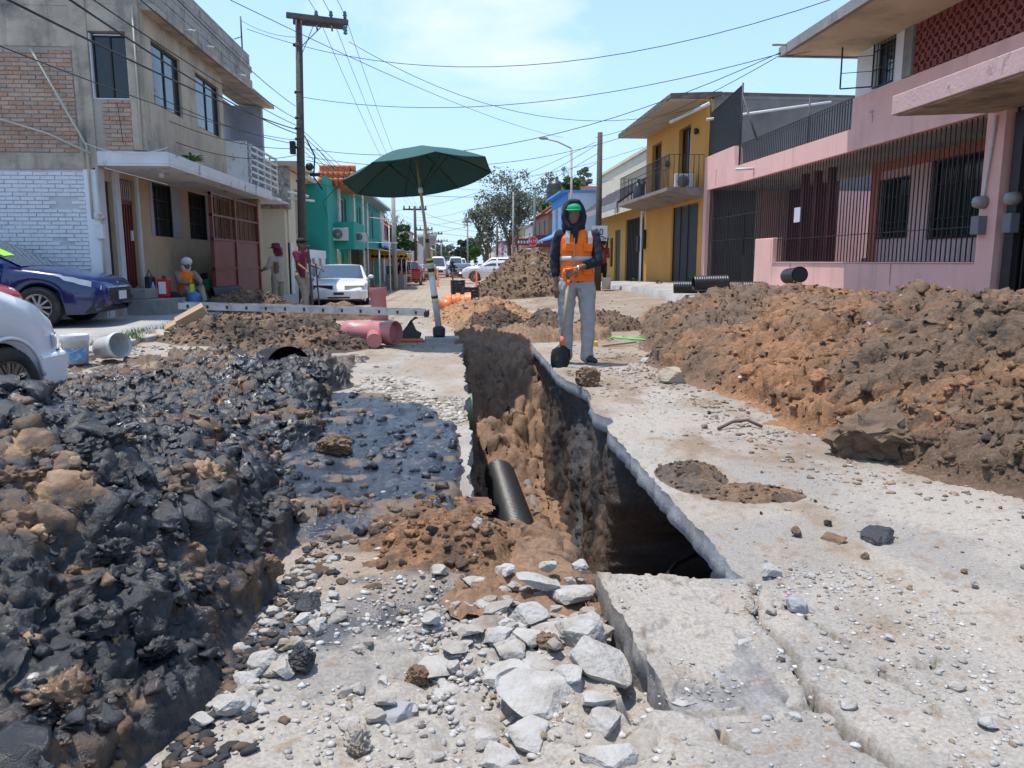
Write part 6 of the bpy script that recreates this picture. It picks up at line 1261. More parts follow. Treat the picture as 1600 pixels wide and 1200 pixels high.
can.add(vs, fs, True); co = can.build('canopy', GRN, t, solid=.004); k_ = co.modifiers.new('e', 'EDGE_SPLIT'); k_.split_angle = R(24)
def rim(k): return vs[seg_*K+k]
for q in range(NR):
    k = q*6; g = MB(); g.tube([vs[j*K+k]-nrm*.012 for j in range(0, seg_+1)], .006, 5); rb = g.build('rib', BLKIRON, t)
    g = MB(); g.tube([vs[3*K+k]-nrm*.015, top-ax_*.55], .005, 5); g.build('stretcher', BLKIRON, rb)
one('edge_hem', t, GRN, lambda g: g.tube([vs[seg_*K+k] for k in range(K)]+[vs[seg_*K]], .008, 5))
one('top_cap', t, GRN, lambda g: g.lathe(top, [(.05, -.01), (.035, .012), (.0, .02)], 12)); one('hub', t, WHMET, lambda g: g.tube([top-ax_*.50, top-ax_*.58], .032, 10))
one('wooden_pole', t, WOOD, lambda g: g.tube([top-ax_*.03, base+ax_*.80], [.019, .022], 10))
t2 = thing('pole_stand', 'white plastic pipe taped to the umbrella pole, standing in a black collar', 'stand', (-.27, 11.15, 0))
one('white_pipe', t2, WPIPE, lambda g: g.tube([base-ax_*.05, base+ax_*1.02], .045, 14))
YT = mat('yellow_tape', (.75, .60, .03), rough=.5); BT = mat('black_tape', (.015, .015, .015), rough=.4)
for (d, h, m_) in ((.40, .03, YT), (.46, .04, BT), (.49, .02, YT), (.80, .02, YT), (.84, .05, BT), (.93, .03, YT), (.97, .03, BT), (1.01, .02, YT), (1.25, .05, BT)):
    one('tape', t2, m_, lambda g: g.tube([base+ax_*d, base+ax_*(d+h)], .049 if d < 1.03 else .027, 12))
for d in (.42, .86, .95): one('tape_end', t2, YT, lambda g: g.bar(base+ax_*d+Vector((.05, -.03, 0)), base+ax_*(d-.12)+Vector((.075, -.03, 0)), .02, .004))
one('collar', t2, DARKP, lambda g: g.lathe((-.27, 11.15, .07), [(.0, 0), (.085, 0), (.085, .02), (.095, .03), (.085, .04), (.095, .055), (.085, .065), (.095, .08), (.085, .09), (.095, .105), (.08, .13), (.06, .15)], 20))
o = MB().box(-.22, .27, -.14, .16, -.03, .065).build('concrete_block', mat('pale_block', (.36, .34, .31), rough=.9, var=.2, vs=8, bump=.5), bevel=.012); o.location = (-.25, 11.15, .0); o.rotation_euler = (0, 0, .1); tag(o, 'flat concrete block under the green umbrella\'s stand', 'concrete block')
# ================================================================== PIPES
PVC = mat('pink_pvc', (.46, .17, .165), rough=.38, var=.06, vs=4, bump=.03, col2=(.40, .17, .15), ms=4, mixlo=.55, mixhi=.8)
def pvc_bell(g, p, q, r, bell=1.13, bl=.14, both=True):
    """pipe from p to q with a wider socket at each end, open"""
    p = Vector(p); q = Vector(q); d = (q-p).normalized(); P = [p, p+d*.008, p+d*bl, p+d*(bl+.04)]+([q-d*(bl+.04), q-d*bl, q-d*.008, q] if both else [q]); rr = [r*bell*.98, r*bell, r*bell, r]+([r, r*bell, r*bell, r*bell*.98] if both else [r])
    g.tube(P, rr, 28, caps=False); g.tube([q-d*.0, q-d*.12, q-d*.13], [r*bell*.92 if both else r*.93, r*bell*.92 if both else r*.93, r*.88], 28, caps=False); g.tube([p, p+d*.12, p+d*.13], [r*bell*.92, r*bell*.92, r*.88], 28, caps=False)
    for a, s in ((p, 1), (q, -1)):
        R2 = r*bell*.98 if (both or s == 1) else r; g.tube([a, a+d*s*.001], [R2, R2*.93], 28, caps=False)
t = thing('pipe_fitting', 'pink plastic pipe tee lying on its side by the mud', 'pipe fitting', (-1.15, 10.7, .15))
one('pipe_run', t, PVC, lambda g: (pvc_bell(g, (-1.55, 10.95, .16), (-.84, 10.55, .18), .150), g.tube([(-1.5, 10.9, .16), (-.9, 10.58, .18)], .12, 20)))
one('branch_socket', t, PVC, lambda g: (g.tube([(-1.15, 10.70, .16), (-1.13, 10.42, .115), (-1.125, 10.40, .112), (-1.11, 10.30, .10)], [.10, .085, .10, .10], 24, caps=False), g.tube([(-1.11, 10.30, .10), (-1.12, 10.38, .11), (-1.13, 10.5, .13)], [.099, .088, .07], 24, caps=True)))
t = thing('standing_pipe', 'upright pink plastic pipe with sockets at both ends', 'pipe', (-1.6, 16, .0))
one('pipe', t, PVC, lambda g: pvc_bell(g, (-1.6, 16, -.08), (-1.63, 16.0, .62), .16, 1.14, .15)); one('spigot', t, PVC, lambda g: g.tube([(-1.5, 15.95, .15), (-1.36, 15.9, .15)], .05, 12))
ORP = mat('orange_pvc', (.72, .17, .04), rough=.4, var=.06)
t = thing('pipe_fitting', 'orange ribbed plastic pipe coupling lying behind the white pole stand', 'pipe fitting', (.05, 17, .1))
z = gzs(0, 17); one('coupling', t, ORP, lambda g: (g.lathe((0.02, 16.9, z+.26), [(.19, -.28), (.23, -.27), (.23, -.16), (.20, -.14), (.20, -.06), (.235, -.05), (.235, .04), (.20, .05), (.20, .13), (.24, .14), (.25, .27), (.21, .28), (.19, .1), (.19, -.28)], 28, 'x', smooth=False)))
one('elbow', t, ORP, lambda g: g.lathe((-.22, 16.6, z+.22), [(.13, -.12), (.17, -.10), (.17, .05), (.14, .1), (.13, .1), (.12, -.1)], 22, 'x'))
t = thing('pipe_fitting', 'small dusty pink pipe end leaning on the orange coupling', 'pipe fitting', (-.35, 16.7, z)); one('pipe', t, PVC, lambda g: g.lathe((-.32, 16.75, z+.22), [(.12, -.1), (.16, -.1), (.16, .1), (.13, .1), (.12, -.1)], 20, 'x'))
BPP = mat('black_corrugated_plastic', (.016, .017, .019), rough=.42, var=.15, vs=5, col2=(.10, .085, .07), mixlo=.6, mixhi=.8, ms=3)
def corr(g, p, q, r, step=.03, amp=.06, n=28):
    p = Vector(p); q = Vector(q); L_ = (q-p).length; d = (q-p)/L_; N_ = int(L_/step); P = []; rr = []
    for i in range(N_):
        a = p+d*(i*step)
        for (u, k) in ((0, 1-amp), (.25, 1-amp), (.35, 1), (.85, 1), (.98, 1-amp)): P.append(a+d*u*step); rr.append(r*k)
    g.tube(P, rr, n, caps=False); g.tube([p, p+d*.3*L_], [r*.86, r*.86], n, caps=False); g.tube([q, q-d*.3*L_], [r*.86, r*.86], n, caps=False); g.tube([p+d*.0005, p+d*.001], [r*.94, r*.86], n, caps=False); g.tube([q-d*.0005, q-d*.001], [r*.94, r*.86], n, caps=False)
o = one('drain_pipe', None, BPP, lambda g: corr(g, (.56, 5.5, -1.32), (.46, 9.9, -1.40), .185, .045, .07)); tag(o, 'black corrugated drain pipe lying at the bottom of the trench', 'pipe')
o = one('old_pipe', None, mat('old_grey_pipe', (.16, .15, .145), rough=.7, var=.2), lambda g: g.tube([(.80, 7.6, -1.47), (.80, 10, -1.45)], .06, 14)); tag(o, 'thin old grey pipe beside the black one in the trench', 'pipe')
o = one('green_pipe', None, mat('green_pvc', (.12, .25, .10), rough=.5, var=.15), lambda g: (g.tube([(-.10, 7.3, -.30), (.13, 7.3, -.30)], .19, 22, caps=False), g.tube([(-.1, 7.3, -.30), (.125, 7.3, -.30)], .17, 22))); tag(o, 'green pipe end sticking out of the trench\'s near side wall', 'pipe')
o = one('black_hose', None, BPP, lambda g: g.tube([(.50, 2.85, -.42), (.8, 3.3, -.50), (1.2, 4.0, -.52), (1.7, 4.6, -.62)], .014, 8)); tag(o, 'thin black hose crossing the dark hollow under the slab', 'hose')
o = one('hollow_boulder', None, mat('chalky_stained_rock', (.26, .25, .24), rough=.9, var=.3, vs=4, bump=.7, bs=14, col2=(.03, .03, .032), mixlo=.5, mixhi=.58, ms=3.2), lambda g: g.ball((1.42, 3.35, -.62), .36, 40, 30, (.8, .9, 1.2))); k = o.modifiers.new('d', 'DISPLACE'); tx = bpy.data.textures.new('rock', 'CLOUDS'); tx.noise_scale = .25; k.texture = tx; k.strength = .22; k.texture_coords = 'LOCAL'; tag(o, 'pale rock stained black under the slab in the near trench corner', 'rock')
# stacked black drain rings
def ringstack(x, y, n, r, label):
    z = gzs(x, y)+.02; t = thing('drain_rings', label, 'drain rings', (x, y, z), group='stacks of black drain rings')
    for i in range(n): one('ring', t, BPP, lambda g: g.lathe((x, y, z+i*.085), [(r*.9, 0), (r, .004), (r, .03), (r*.93, .045), (r, .06), (r, .078), (r*.88, .08), (r*.88, .0)], 22))
ringstack(.40, 17.2, 4, .20, 'nearest and shortest of the black drain ring stacks'); ringstack(.36, 20.4, 6, .22, 'middle stack of black drain rings'); ringstack(.02, 23.0, 8, .22, 'furthest and tallest of the black drain ring stacks')
# black pipes on the left by the wall and behind the right heap
t = thing('black_pipe', 'short wide black pipe section lying by the tan wall', 'pipe', (-4.9, 16.9, .3)); one('pipe', t, BPP, lambda g: (g.tube([(-5.22, 16.9, .42), (-4.72, 17.25, .45)], .19, 26, caps=False), g.tube([(-5.2, 16.91, .42), (-4.75, 17.23, .45)], .17, 26, caps=False)))
one('pipe_mouth', t, BPP, lambda g: g.tube([(-5.22, 16.9, .42), (-5.215, 16.904, .42)], [.19, .17], 26, caps=False))
t = thing('black_sheet', 'crumpled black plastic sheet under the black pipe section', 'plastic sheet', (-5.1, 16.5, .15)); one('sheet', t, BPP, lambda g: (g.ball((-5.1, 16.5, .17), .35, 16, 8, (1.2, .7, .2)), g.ball((-5.8, 17.2, .2), .25, 12, 8, (1.3, 1, .5))), smooth=False)
o = one('black_pipe', None, BPP, lambda g: corr(g, (5.15, 16.6, .62), (5.9, 16.55, .64), .16, .05, .03)); tag(o, 'black pipe on the dirt in front of the pink house\'s gate', 'pipe')
o.location.z = .05
o = one('black_pipe', None, BPP, lambda g: corr(g, (5.0, 17.6, .55), (7.0, 17.2, .55), .14, .05, .03)); tag(o, 'long black pipe lying behind the brown heap at the gate', 'pipe')
o = one('black_pipe', None, BPP, lambda g: (g.tube([(5.9, 13.0, .92), (6.0, 13.7, .88)], .14, 22, caps=False), g.tube([(5.9, 13.0, .92), (6.0, 13.6, .88)], .125, 22))); tag(o, 'end of a black pipe poking over the top of the brown heap', 'pipe')
o = one('buried_pipe', None, BPP, lambda g: (g.tube([(-1.62, 7.45, .13), (-2.0, 8.3, .02)], .215, 28, caps=False), g.tube([(-1.64, 7.5, .13), (-1.95, 8.2, .03)], .195, 28, caps=False), g.tube([(-1.9, 8.0, .06), (-1.95, 8.2, .03)], .195, 20))); tag(o, 'open end of a black pipe half buried in the mud heap', 'pipe')
# aluminium ladder
ALU = mat('aluminium', (.50, .50, .50), rough=.45, metal=.6, var=.15, vs=6, col2=(.25, .20, .15), ms=4)
t = thing('ladder', 'long aluminium ladder lying flat across the road on the dirt', 'ladder', (-2.8, 15.3, .2)); A = Vector((-5.1, 14.5, .34)); B_ = Vector((-.62, 14.8, .17))
for dz in (0, .38): one('side_rail', t, ALU, lambda g: (g.bar(A+Vector((0, dz, 0)), B_+Vector((0, dz, 0)), .03, .12)))
for i in range(13): p = A.lerp(B_, (i+.5)/13); one('rung_slot', t, DARKP, lambda g: g.box(p.x-.02, p.x+.02, p.y-.022, p.y-.017, p.z-.03, p.z+.03))
for i in range(13): p = A.lerp(B_, (i+.5)/13); one('rung', t, ALU, lambda g: g.tube([p, p+Vector((0, .38, 0))], .018, 8))
for q in (0, .38): one('foot', t, DARKP, lambda g: g.box(B_.x-.02, B_.x+.07, B_.y+q-.03, B_.y+q+.03, B_.z-.08, B_.z+.03), bevel=.01)
o = thing('rubber_boot', 'muddy dark boot beside the pink pipe tee', 'boot', (-.68, 11.2, .02)); one('boot', o, cloth('muddy_boot', (.06, .055, .05)), lambda g: (g.prism([(-.82, .03), (-.55, .03), (-.52, .12), (-.60, .16), (-.66, .30), (-.56, .34), (-.62, .36), (-.74, .22), (-.82, .12)], 'y', 11.15, 11.24)), bevel=.015); one('sole', o, ORP, lambda g: g.box(-.84, -.5, 11.13, 11.26, 0.0, .045), bevel=.01)
# steel stake
o = one('steel_stake', None, mat('rusty_steel', (.07, .055, .05), rough=.7, var=.3), lambda g: (g.bar((-3.12, 17.0, -.1), (-3.18, 17.0, 1.42), .05, .04), g.ball((-3.18, 17.0, 1.45), .045, 8, 6))); tag(o, 'dark steel stake driven in beside the man in maroon', 'stake')
o = one('steel_stake', None, MATS['rusty_steel'], lambda g: (g.bar((-3.0, 17.1, -.1), (-3.05, 17.1, 1.1), .03, .03))); tag(o, 'thinner steel bar standing right behind the steel stake', 'stake')
# buckets
def lathe_open(g, c, prof, n=28, M=None): g.lathe(c, prof, n, 'z', M=M)
BK = mat('white_bucket', (.52, .53, .52), rough=.5, col2=(.36, .34, .30), ms=5); BKL = mat('blue_label', (.12, .30, .55), rough=.5, col2=(.4, .5, .6), mixlo=.5, mixhi=.6, ms=18)
t = thing('bucket', 'upright white plastic bucket with a blue label by the minivan', 'bucket', (-4.45, 9.35, -.05)); c = (-4.50, 9.35, -.04)
one('pail', t, BK, lambda g: g.lathe(c, [(0, 0), (.125, 0), (.148, .26), (.158, .265), (.158, .30), (.152, .31), (.158, .335), (.148, .34), (.142, .30), (.12, .02), (0, .02)], 30))
g = MB(); g.lathe(c, [(.1285, .03), (.1435, .19)], 30); g.f = g.f[20:30]; g.mi = g.mi[:10]; g.sm = g.sm[:10]; g.build('label', BKL, t)
one('wire_handle', t, CHROME, lambda g: g.tube([(c[0]+.16*math.cos(a), c[1]-.155*abs(math.sin(a)), c[2]+.31-.17*math.sin(a)) for a in np.linspace(0, math.pi, 14)], .003, 5))
t = thing('bucket', 'white bucket with red print lying on its side', 'bucket', (-4.15, 9.6, 0)); c = (-4.31, 9.60, .10); M = Matrix.Rotation(R(78), 4, 'Y') @ Matrix.Rotation(R(30), 4, 'X')
one('pail', t, BK, lambda g: g.lathe(c, [(0, 0), (.125, 0), (.148, .28), (.158, .285), (.158, .32), (.152, .33), (.148, .36), (.142, .30), (.12, .02), (0, .02)], 30, M=M))
g = MB(); g.lathe(c, [(.1395, .13), (.1452, .22)], 30, M=M); g.f = g.f[2:9]; g.mi = g.mi[:7]; g.sm = g.sm[:7]; g.build('red_print', mat('red_print', (.5, .10, .09), rough=.6, col2=(.55, .52, .5), mixlo=.42, mixhi=.46, ms=30), t)
t = thing('bucket', 'white plastic bucket standing at the foot of the 20 sign\'s pole', 'bucket', (4.75, 24.6, .3)); one('pail', t, BK, lambda g: g.lathe((4.78, 24.6, gzs(4.8, 24.6)+.05), [(0, 0), (.13, 0), (.155, .36), (.16, .37), (.15, .37), (.12, .02), (0, .02)], 24)); 
# odds by the tan wall
EXR = mat('red_enamel', (.5, .02, .02), rough=.35); z0 = .52
t = thing('red_canister', 'red and white canister on the door step', 'canister', (-5.95, 16.15, .42)); one('canister', t, EXR, lambda g: g.box(-6.02, -5.80, 16.0, 16.2, .43, .80), bevel=.02); one('label', t, WPAINT, lambda g: g.box(-5.98, -5.84, 15.99, 16.0, .5, .74)); one('cap', t, DARKP, lambda g: g.lathe((-5.9, 16.1, .80), [(.04, 0), (.04, .05), (0, .06)], 10))
t = thing('tool_bag', 'dark tool bag with bottles beside the red canister', 'bag', (-6.15, 15.95, .42)); one('bag', t, BPP, lambda g: g.box(-6.22, -6.08, 15.9, 16.15, .43, .85), bevel=.03); one('handles', t, DARKP, lambda g: g.tube([(-6.2, 16, .84), (-6.15, 16, .98), (-6.1, 16, .84)], .012, 6)); one('bottle', t, BKL, lambda g: g.lathe((-6.06, 15.92, .43), [(0, 0), (.04, 0), (.04, .22), (.015, .27), (.015, .31), (0, .31)], 12))
t = thing('water_jug', 'blue water jug beside the seated worker', 'jug', (-5.5, 16.3, .15)); one('jug', t, mat('blue_jug', (.04, .16, .36), rough=.35), lambda g: g.lathe((-5.42, 16.35, .14), [(0, 0), (.13, 0), (.135, .30), (.10, .36), (.05, .38), (.05, .42), (0, .42)], 20)); one('spout', t, mat('lime_plastic', (.5, .65, .04), rough=.5), lambda g: g.box(-5.48, -5.40, 16.3, 16.38, .50, .68), bevel=.01)
t = thing('backpack', 'black and pink backpack slumped beside the blue jug', 'bag', (-5.75, 16.2, .15)); one('pack', t, cloth('black_pack', (.012, .012, .014)), lambda g: g.ball((-5.76, 16.2, .32), .22, 14, 10, (.9, .6, 1))); one('pocket', t, cloth('pink_pack', (.45, .22, .24)), lambda g: g.ball((-5.62, 16.1, .26), .14, 12, 8, (.9, .5, 1.1)))
t = thing('green_cup_holder', 'green plastic box hanging in the tan wall\'s niche', 'box', (-6.3, 20.1, .6)); one('box', t, mat('green_plastic', (.05, .35, .15), rough=.5), lambda g: g.box(-6.38, -6.25, 20.0, 20.3, .42, .70), bevel=.02)
# carton and wood offcuts
CARD = mat('cardboard', (.36, .25, .155), rough=.9, var=.15, vs=5)
t = thing('cardboard_box', 'open crushed cardboard box at the edge of the dirt', 'box', (-4.35, 12.9, .05)); M = Matrix.Translation((-4.25, 12.7, .24)) @ Euler((.2, -.5, .3)).to_matrix().to_4x4()
g = MB(); g.box(-.24, .24, -.14, .14, -.12, .12); g.v = [tuple(M @ Vector(p)) for p in g.v]; g.build('carton', CARD, t); g = MB(); g.box(-.44, -.24, -.14, .14, .08, .09); g.v = [tuple(M @ Vector(p)) for p in g.v]; g.build('flap', CARD, t)
g = MB(); g.box(-.243, -.241, -.12, .12, -.10, .10); g.v = [tuple(M @ Vector(p)) for p in g.v]; g.build('pale_side', WPAINT, t)
# tools near the worker's feet
t = thing('tape_measure', 'yellow tape measure lying behind the worker\'s shoe', 'tape measure', (1.75, 9.5, .03)); one('case', t, mat('tool_yellow', (.7, .48, .03), rough=.4), lambda g: g.box(1.78, 1.90, 10.3, 10.38, .0, .07), bevel=.012)
o = one('wooden_stake', None, WOOD, lambda g: g.bar((1.95, 10.2, .02), (2.45, 10.4, .05), .03, .025)); tag(o, 'short wooden stake lying beside the yellow tape measure', 'stake')
o = one('rope_tangle', None, mat('green_cord', (.15, .45, .12), rough=.6), lambda g: (g.tube([(2.15, 10.9, .03), (2.3, 11.2, .05), (2.6, 10.9, .04), (2.9, 10.7, .03), (2.5, 10.75, .05), (2.25, 11.05, .05), (2.8, 11.0, .04)], .012, 6))); tag(o, 'tangle of green cord on the slab beside the wooden stake', 'cord')
o = one('bent_rod', None, mat('rust_brown', (.12, .08, .06), rough=.8), lambda g: g.tube([(1.78, 5.05, .012), (1.90, 5.12, .045), (2.02, 5.15, .05), (2.10, 5.08, .015)], .012, 8)); tag(o, 'short bent rusty rod lying on the slab', 'rod')
# ================================================================== ROCKS AND RUBBLE
CONC = mat('broken_concrete', (.37, .35, .325), rough=.92, var=.16, vs=14, bump=.55, bs=60, col2=(.27, .235, .195), mixlo=.46, mixhi=.66, ms=9); CONCD = mat('dirty_concrete', (.30, .27, .235), rough=.92, var=.2, vs=10, bump=.6, bs=50, col2=(.17, .125, .09), mixlo=.5, mixhi=.66, ms=6)
BROCK = mat('brown_clod', (.17, .105, .062), rough=.92, var=.25, vs=20, bump=.9, bs=50); BLROCK = mat('black_clod', (.028, .029, .033), rough=.6, var=.3, vs=20, bump=.9, bs=50, col2=(.12, .07, .04), mixlo=.6, mixhi=.7, ms=12)
def chunk(seed, sub=4, flat=.55, cuts=16, rough=.025, elong=1.0):
    rs = np.random.RandomState(seed); V, F = ICO[sub]; V = V*np.array([elong, rs.uniform(.65, .95), flat])
    for q in range(cuts):
        n_ = rs.normal(size=3); n_ /= np.linalg.norm(n_); ext = (V@n_).max(); e = V@n_-ext*rs.uniform(.55, .85); V = V-np.clip(e, 0, 9)[:, None]*n_
    nn = V/np.maximum(np.linalg.norm(V, axis=1), 1e-6)[:, None]
    V = V+rs.normal(size=V.shape)*rough*.09+nn*(rough*fbm(V+seed, 5, 4, seed)+rough*.9*np.abs(fbm(V+seed, 11, 3, seed+1)))[:, None]; V[:, 2] -= V[:, 2].min(); return V, F
_ch = {}
def chunk_mesh(kind, i):
    key = (kind, i)
    if key not in _ch:
        fl, cu, ro, sub = {'slab': (.17, 14, .018, 4), 'block': (.50, 14, .024, 4), 'small': (.5, 10, .02, 3), 'clod': (.65, 9, .17, 4), 'pebble': (.7, 4, .03, 2)}[kind]
        V, F = chunk(i*13+len(kind), sub, fl, cu, ro); me = bpy.data.meshes.new('rock'); me.from_pydata(V.tolist(), [], F.tolist()); me.polygons.foreach_set('use_smooth', [kind == 'pebble']*len(F)); _ch[key] = me
    return _ch[key]
_chm = {}
def slab_z(x, y):
    v = np.clip((y-1.72)/.88, 0, 1); l_ = np.interp(v, [0, .45, 1], [.56, .515, .49]); r_ = np.interp(v, [0, .3, .7, 1], [.90, .93, .965, 1.00]); u = np.clip((x-l_)/(r_-l_), 0, 1); return -.014+.052*(1-u)*sstep(.05, .55, v)+.004*v
def rock(name, label, cat, x, y, r, kind, i, m, z=None, rot=None, group=None, sink=.12):
    me = chunk_mesh(kind, i); k = (kind, i, m.name)
    if k not in _chm: q = me.copy(); q.materials.append(m); _chm[k] = q
    o = bpy.data.objects.new(name, _chm[k]); COL.objects.link(o); o.location = (x, y, (gzs(x, y) if z is None else z)-r*sink+(float(surf(x, y)-gz(x, y)) if y < 3 and not (.5 < x < .98 and 1.75 < y < 2.6) else float(slab_z(x, y))-.25*r if y < 3 else 0)); o.scale = (r, r, r); o.rotation_euler = rot or (random.uniform(-.15, .15), random.uniform(-.15, .15), random.uniform(0, 6.3)); return tag(o, label, cat, group)
# named ones
NR_ = [('concrete_chunk', 'large grey broken block standing upright beside the tilted slab', 'concrete chunk', .36, 2.29, .12, 'block', 1, CONC, .0, (.5, .3, .4)),
 ('concrete_chunk', 'big pale flat slab piece in the middle of the rubble', 'concrete chunk', .24, 1.98, .19, 'slab', 2, CONC, .0, (.12, .05, .7)),
 ('concrete_chunk', 'wide pale broken slab resting against the tilted slab\'s edge', 'concrete chunk', .38, 2.08, .16, 'slab', 3, CONC, .03, (.25, -.2, 1.7)),
 ('concrete_chunk', 'smooth grey triangular flake lying apart on the slab', 'concrete chunk', -.17, 1.92, .085, 'slab', 4, mat('smooth_grey_concrete', (.27, .27, .28), rough=.85, var=.1, bump=.2), .0, (.05, .1, 2.2)),
 ('concrete_chunk', 'pale chunk at the black heap\'s foot, leftmost of the white ones', 'concrete chunk', -.60, 1.87, .055, 'block', 5, CONC, 0, None),
 ('concrete_chunk', 'white chunk leaning on the black heap beside a black clod', 'concrete chunk', -.56, 2.09, .065, 'block', 6, CONC, 0, (.6, .2, .5)),
 ('concrete_chunk', 'white blocky chunk just right of the leaning one by the heap', 'concrete chunk', -.50, 2.05, .05, 'block', 7, CONC, 0, None),
 ('concrete_chunk', 'flat pale plate with rounded edge at the picture\'s bottom', 'concrete chunk', .36, 1.66, .105, 'slab', 8, CONC, 0, (.05, .1, .3)),
 ('concrete_chunk', 'pale plate below the tilted slab with an orange clod under it', 'concrete chunk', .36, 1.82, .10, 'slab', 9, CONC, .01, (.2, .1, 1.3)),
 ('concrete_chunk', 'white rounded block among small rubble near the trench corner', 'concrete chunk', .22, 2.38, .085, 'block', 10, CONC, 0, None),
 ('concrete_chunk', 'whitish slab lying on top of the rubble at the trench corner', 'concrete chunk', .27, 2.56, .10, 'slab', 11, CONC, .06, (.1, .3, .4)),
 ('concrete_chunk', 'broad flat pale piece at the lip of the dark trench corner', 'concrete chunk', .40, 2.56, .14, 'slab', 12, CONC, .02, (-.15, .1, .2)),
 ('concrete_chunk', 'elongated broken piece lying on the cracked slab', 'concrete chunk', .86, 2.16, .075, 'slab', 13, CONC, .0, (.25, .3, 2.4)),
 ('concrete_chunk', 'pale rubble piece beside the wide crack', 'concrete chunk', .92, 2.02, .06, 'slab', 14, CONC, .0, None),
 ('concrete_chunk', 'narrow wedge of broken concrete in the slab crack', 'concrete chunk', .60, 1.86, .075, 'slab', 15, CONC, .0, (.2, 0, 2.2)),
 ('concrete_chunk', 'broken wedge jutting beside the crack at bottom right', 'concrete chunk', 1.0, 1.60, .07, 'block', 16, CONC, -.02, None),
 ('concrete_chunk', 'squared piece fallen by the trench\'s near right corner', 'concrete chunk', 1.14, 2.62, .075, 'slab', 17, CONC, .02, (.3, .2, .6)),
 ('concrete_chunk', 'bluish angular block at the slab\'s broken right edge', 'concrete chunk', 1.12, 2.33, .05, 'block', 18, MATS['smooth_grey_concrete'], 0, None),
 ('stone', 'large pale boulder at the foot of the brown heap', 'rock', 2.06, 7.15, .19, 'block', 20, mat('sandy_rock', (.36, .30, .22), rough=.9, var=.15, bump=.6), 0, None),
 ('clod', 'big black clay clod with an orange edge on the pale slab', 'clod', 1.76, 2.98, .13, 'slab', 21, BLROCK, 0, None), ('clod', 'flat brown clod beside the black one on the slab', 'clod', 1.56, 2.96, .08, 'slab', 22, BROCK, 0, None), ('clod', 'small brown clod left of the flat brown one', 'clod', 1.42, 3.02, .03, 'clod', 23, BROCK, 0, None),
 ('clod', 'brown mud clod on the bare slab left of the rubble', 'clod', -.13, 2.10, .042, 'clod', 24, BROCK, 0, None), ('clod', 'black clod in front of the white chunks by the heap', 'clod', -.44, 2.08, .05, 'clod', 25, BLROCK, 0, None), ('clod', 'dark grey stone lying half sunk near the bottom', 'clod', -.26, 1.74, .045, 'clod', 26, CONCD, 0, None),
 ('clod', 'small orange brown stone near the bottom', 'clod', .10, 1.72, .026, 'clod', 27, mat('ochre_stone', (.33, .2, .09), rough=.8, bump=.3), 0, None), ('clod', 'grey lump on the tilted slab near the crack', 'clod', .96, 2.35, .03, 'clod', 28, CONCD, 0, None), ('clod', 'brown clod beside the upright grey block', 'clod', .27, 2.20, .045, 'clod', 29, BROCK, 0, None),
 ('clod', 'huge dark brown clod at the foot of the right heap', 'clod', 2.52, 4.32, .30, 'clod', 30, mat('brown_earth_block', (.13, .085, .055), rough=.95, var=.3, vs=8, bump=1.0, bs=22), 0, None), ('clod', 'second huge brown clod beside the dark one at the heap\'s foot', 'clod', 3.0, 4.35, .32, 'clod', 31, MATS['brown_earth_block'], 0, None),
 ('clod', 'black stone sticking out of the orange part of the heap', 'clod', 3.05, 6.2, .15, 'block', 32, BLROCK, .42, (1.3, 0, .3)), ('clod', 'brown clod standing at the slab edge in front of the worker', 'clod', 1.22, 7.0, .14, 'clod', 33, BROCK, 0, None),
 ('clod', 'rounded brown clod at the black heap\'s right flank', 'clod', -.70, 2.60, .085, 'clod', 34, BROCK, .02, None), ('clod', 'black rock resting at the foot of the black heap', 'clod', -.50, 2.45, .07, 'block', 35, BLROCK, 0, None), ('clod', 'brown and white clod sitting on the shiny mud', 'clod', -.70, 4.35, .11, 'clod', 36, BROCK, .03, None),
 ('stone', 'white stone stuck in the middle dirt mound', 'rock', 2.3, 23.4, .10, 'small', 37, CONC, 1.0, (1.2, 0, 0)), ('stone', 'white stone at the edge of the brown heap left of the boulder', 'rock', 2.15, 8.6, .07, 'small', 38, CONC, 0, None), ('stone', 'pale rock behind the white stone on the heap\'s foot', 'rock', 2.35, 9.0, .12, 'small', 39, CONCD, .02, None)]
for (nm, lb, ct, x, y, r, kd, i, m_, dz, rot) in NR_: rock(nm, lb, ct, x, y, r, kd, i, m_, gzs(x, y)+dz, rot)
rs = random.Random(12)
ANCH = [(.36, 2.29, 'the upright grey block'), (.24, 1.98, 'the big pale flat piece'), (-.17, 1.92, 'the smooth grey triangle'), (.40, 2.56, 'the trench lip'), (.22, 2.38, 'the white rounded block'), (-.13, 2.10, 'the lone brown clod'), (-.50, 2.05, 'the white blocky chunk'), (-.60, 1.87, 'the mud heap\'s foot'), (.36, 1.66, 'the rounded pale plate'), (.86, 2.16, 'the long piece on the slab'), (.92, 2.02, 'the wide crack'), (1.14, 2.62, 'the trench\'s near corner'), (1.12, 2.33, 'the bluish angular block'), (1.0, 1.6, 'the broken wedge'), (.60, 1.86, 'the narrow wedge'), (.1, 1.72, 'the orange brown stone'), (-.26, 1.74, 'the dark grey stone'), (1.24, 3.9, 'the orange soil mound'), (1.76, 2.98, 'the big black clod'), (1.42, 3.0, 'the flat brown clod'), (2.3, 4.4, 'the huge clods'), (2.0, 5.1, 'the bent rod')]
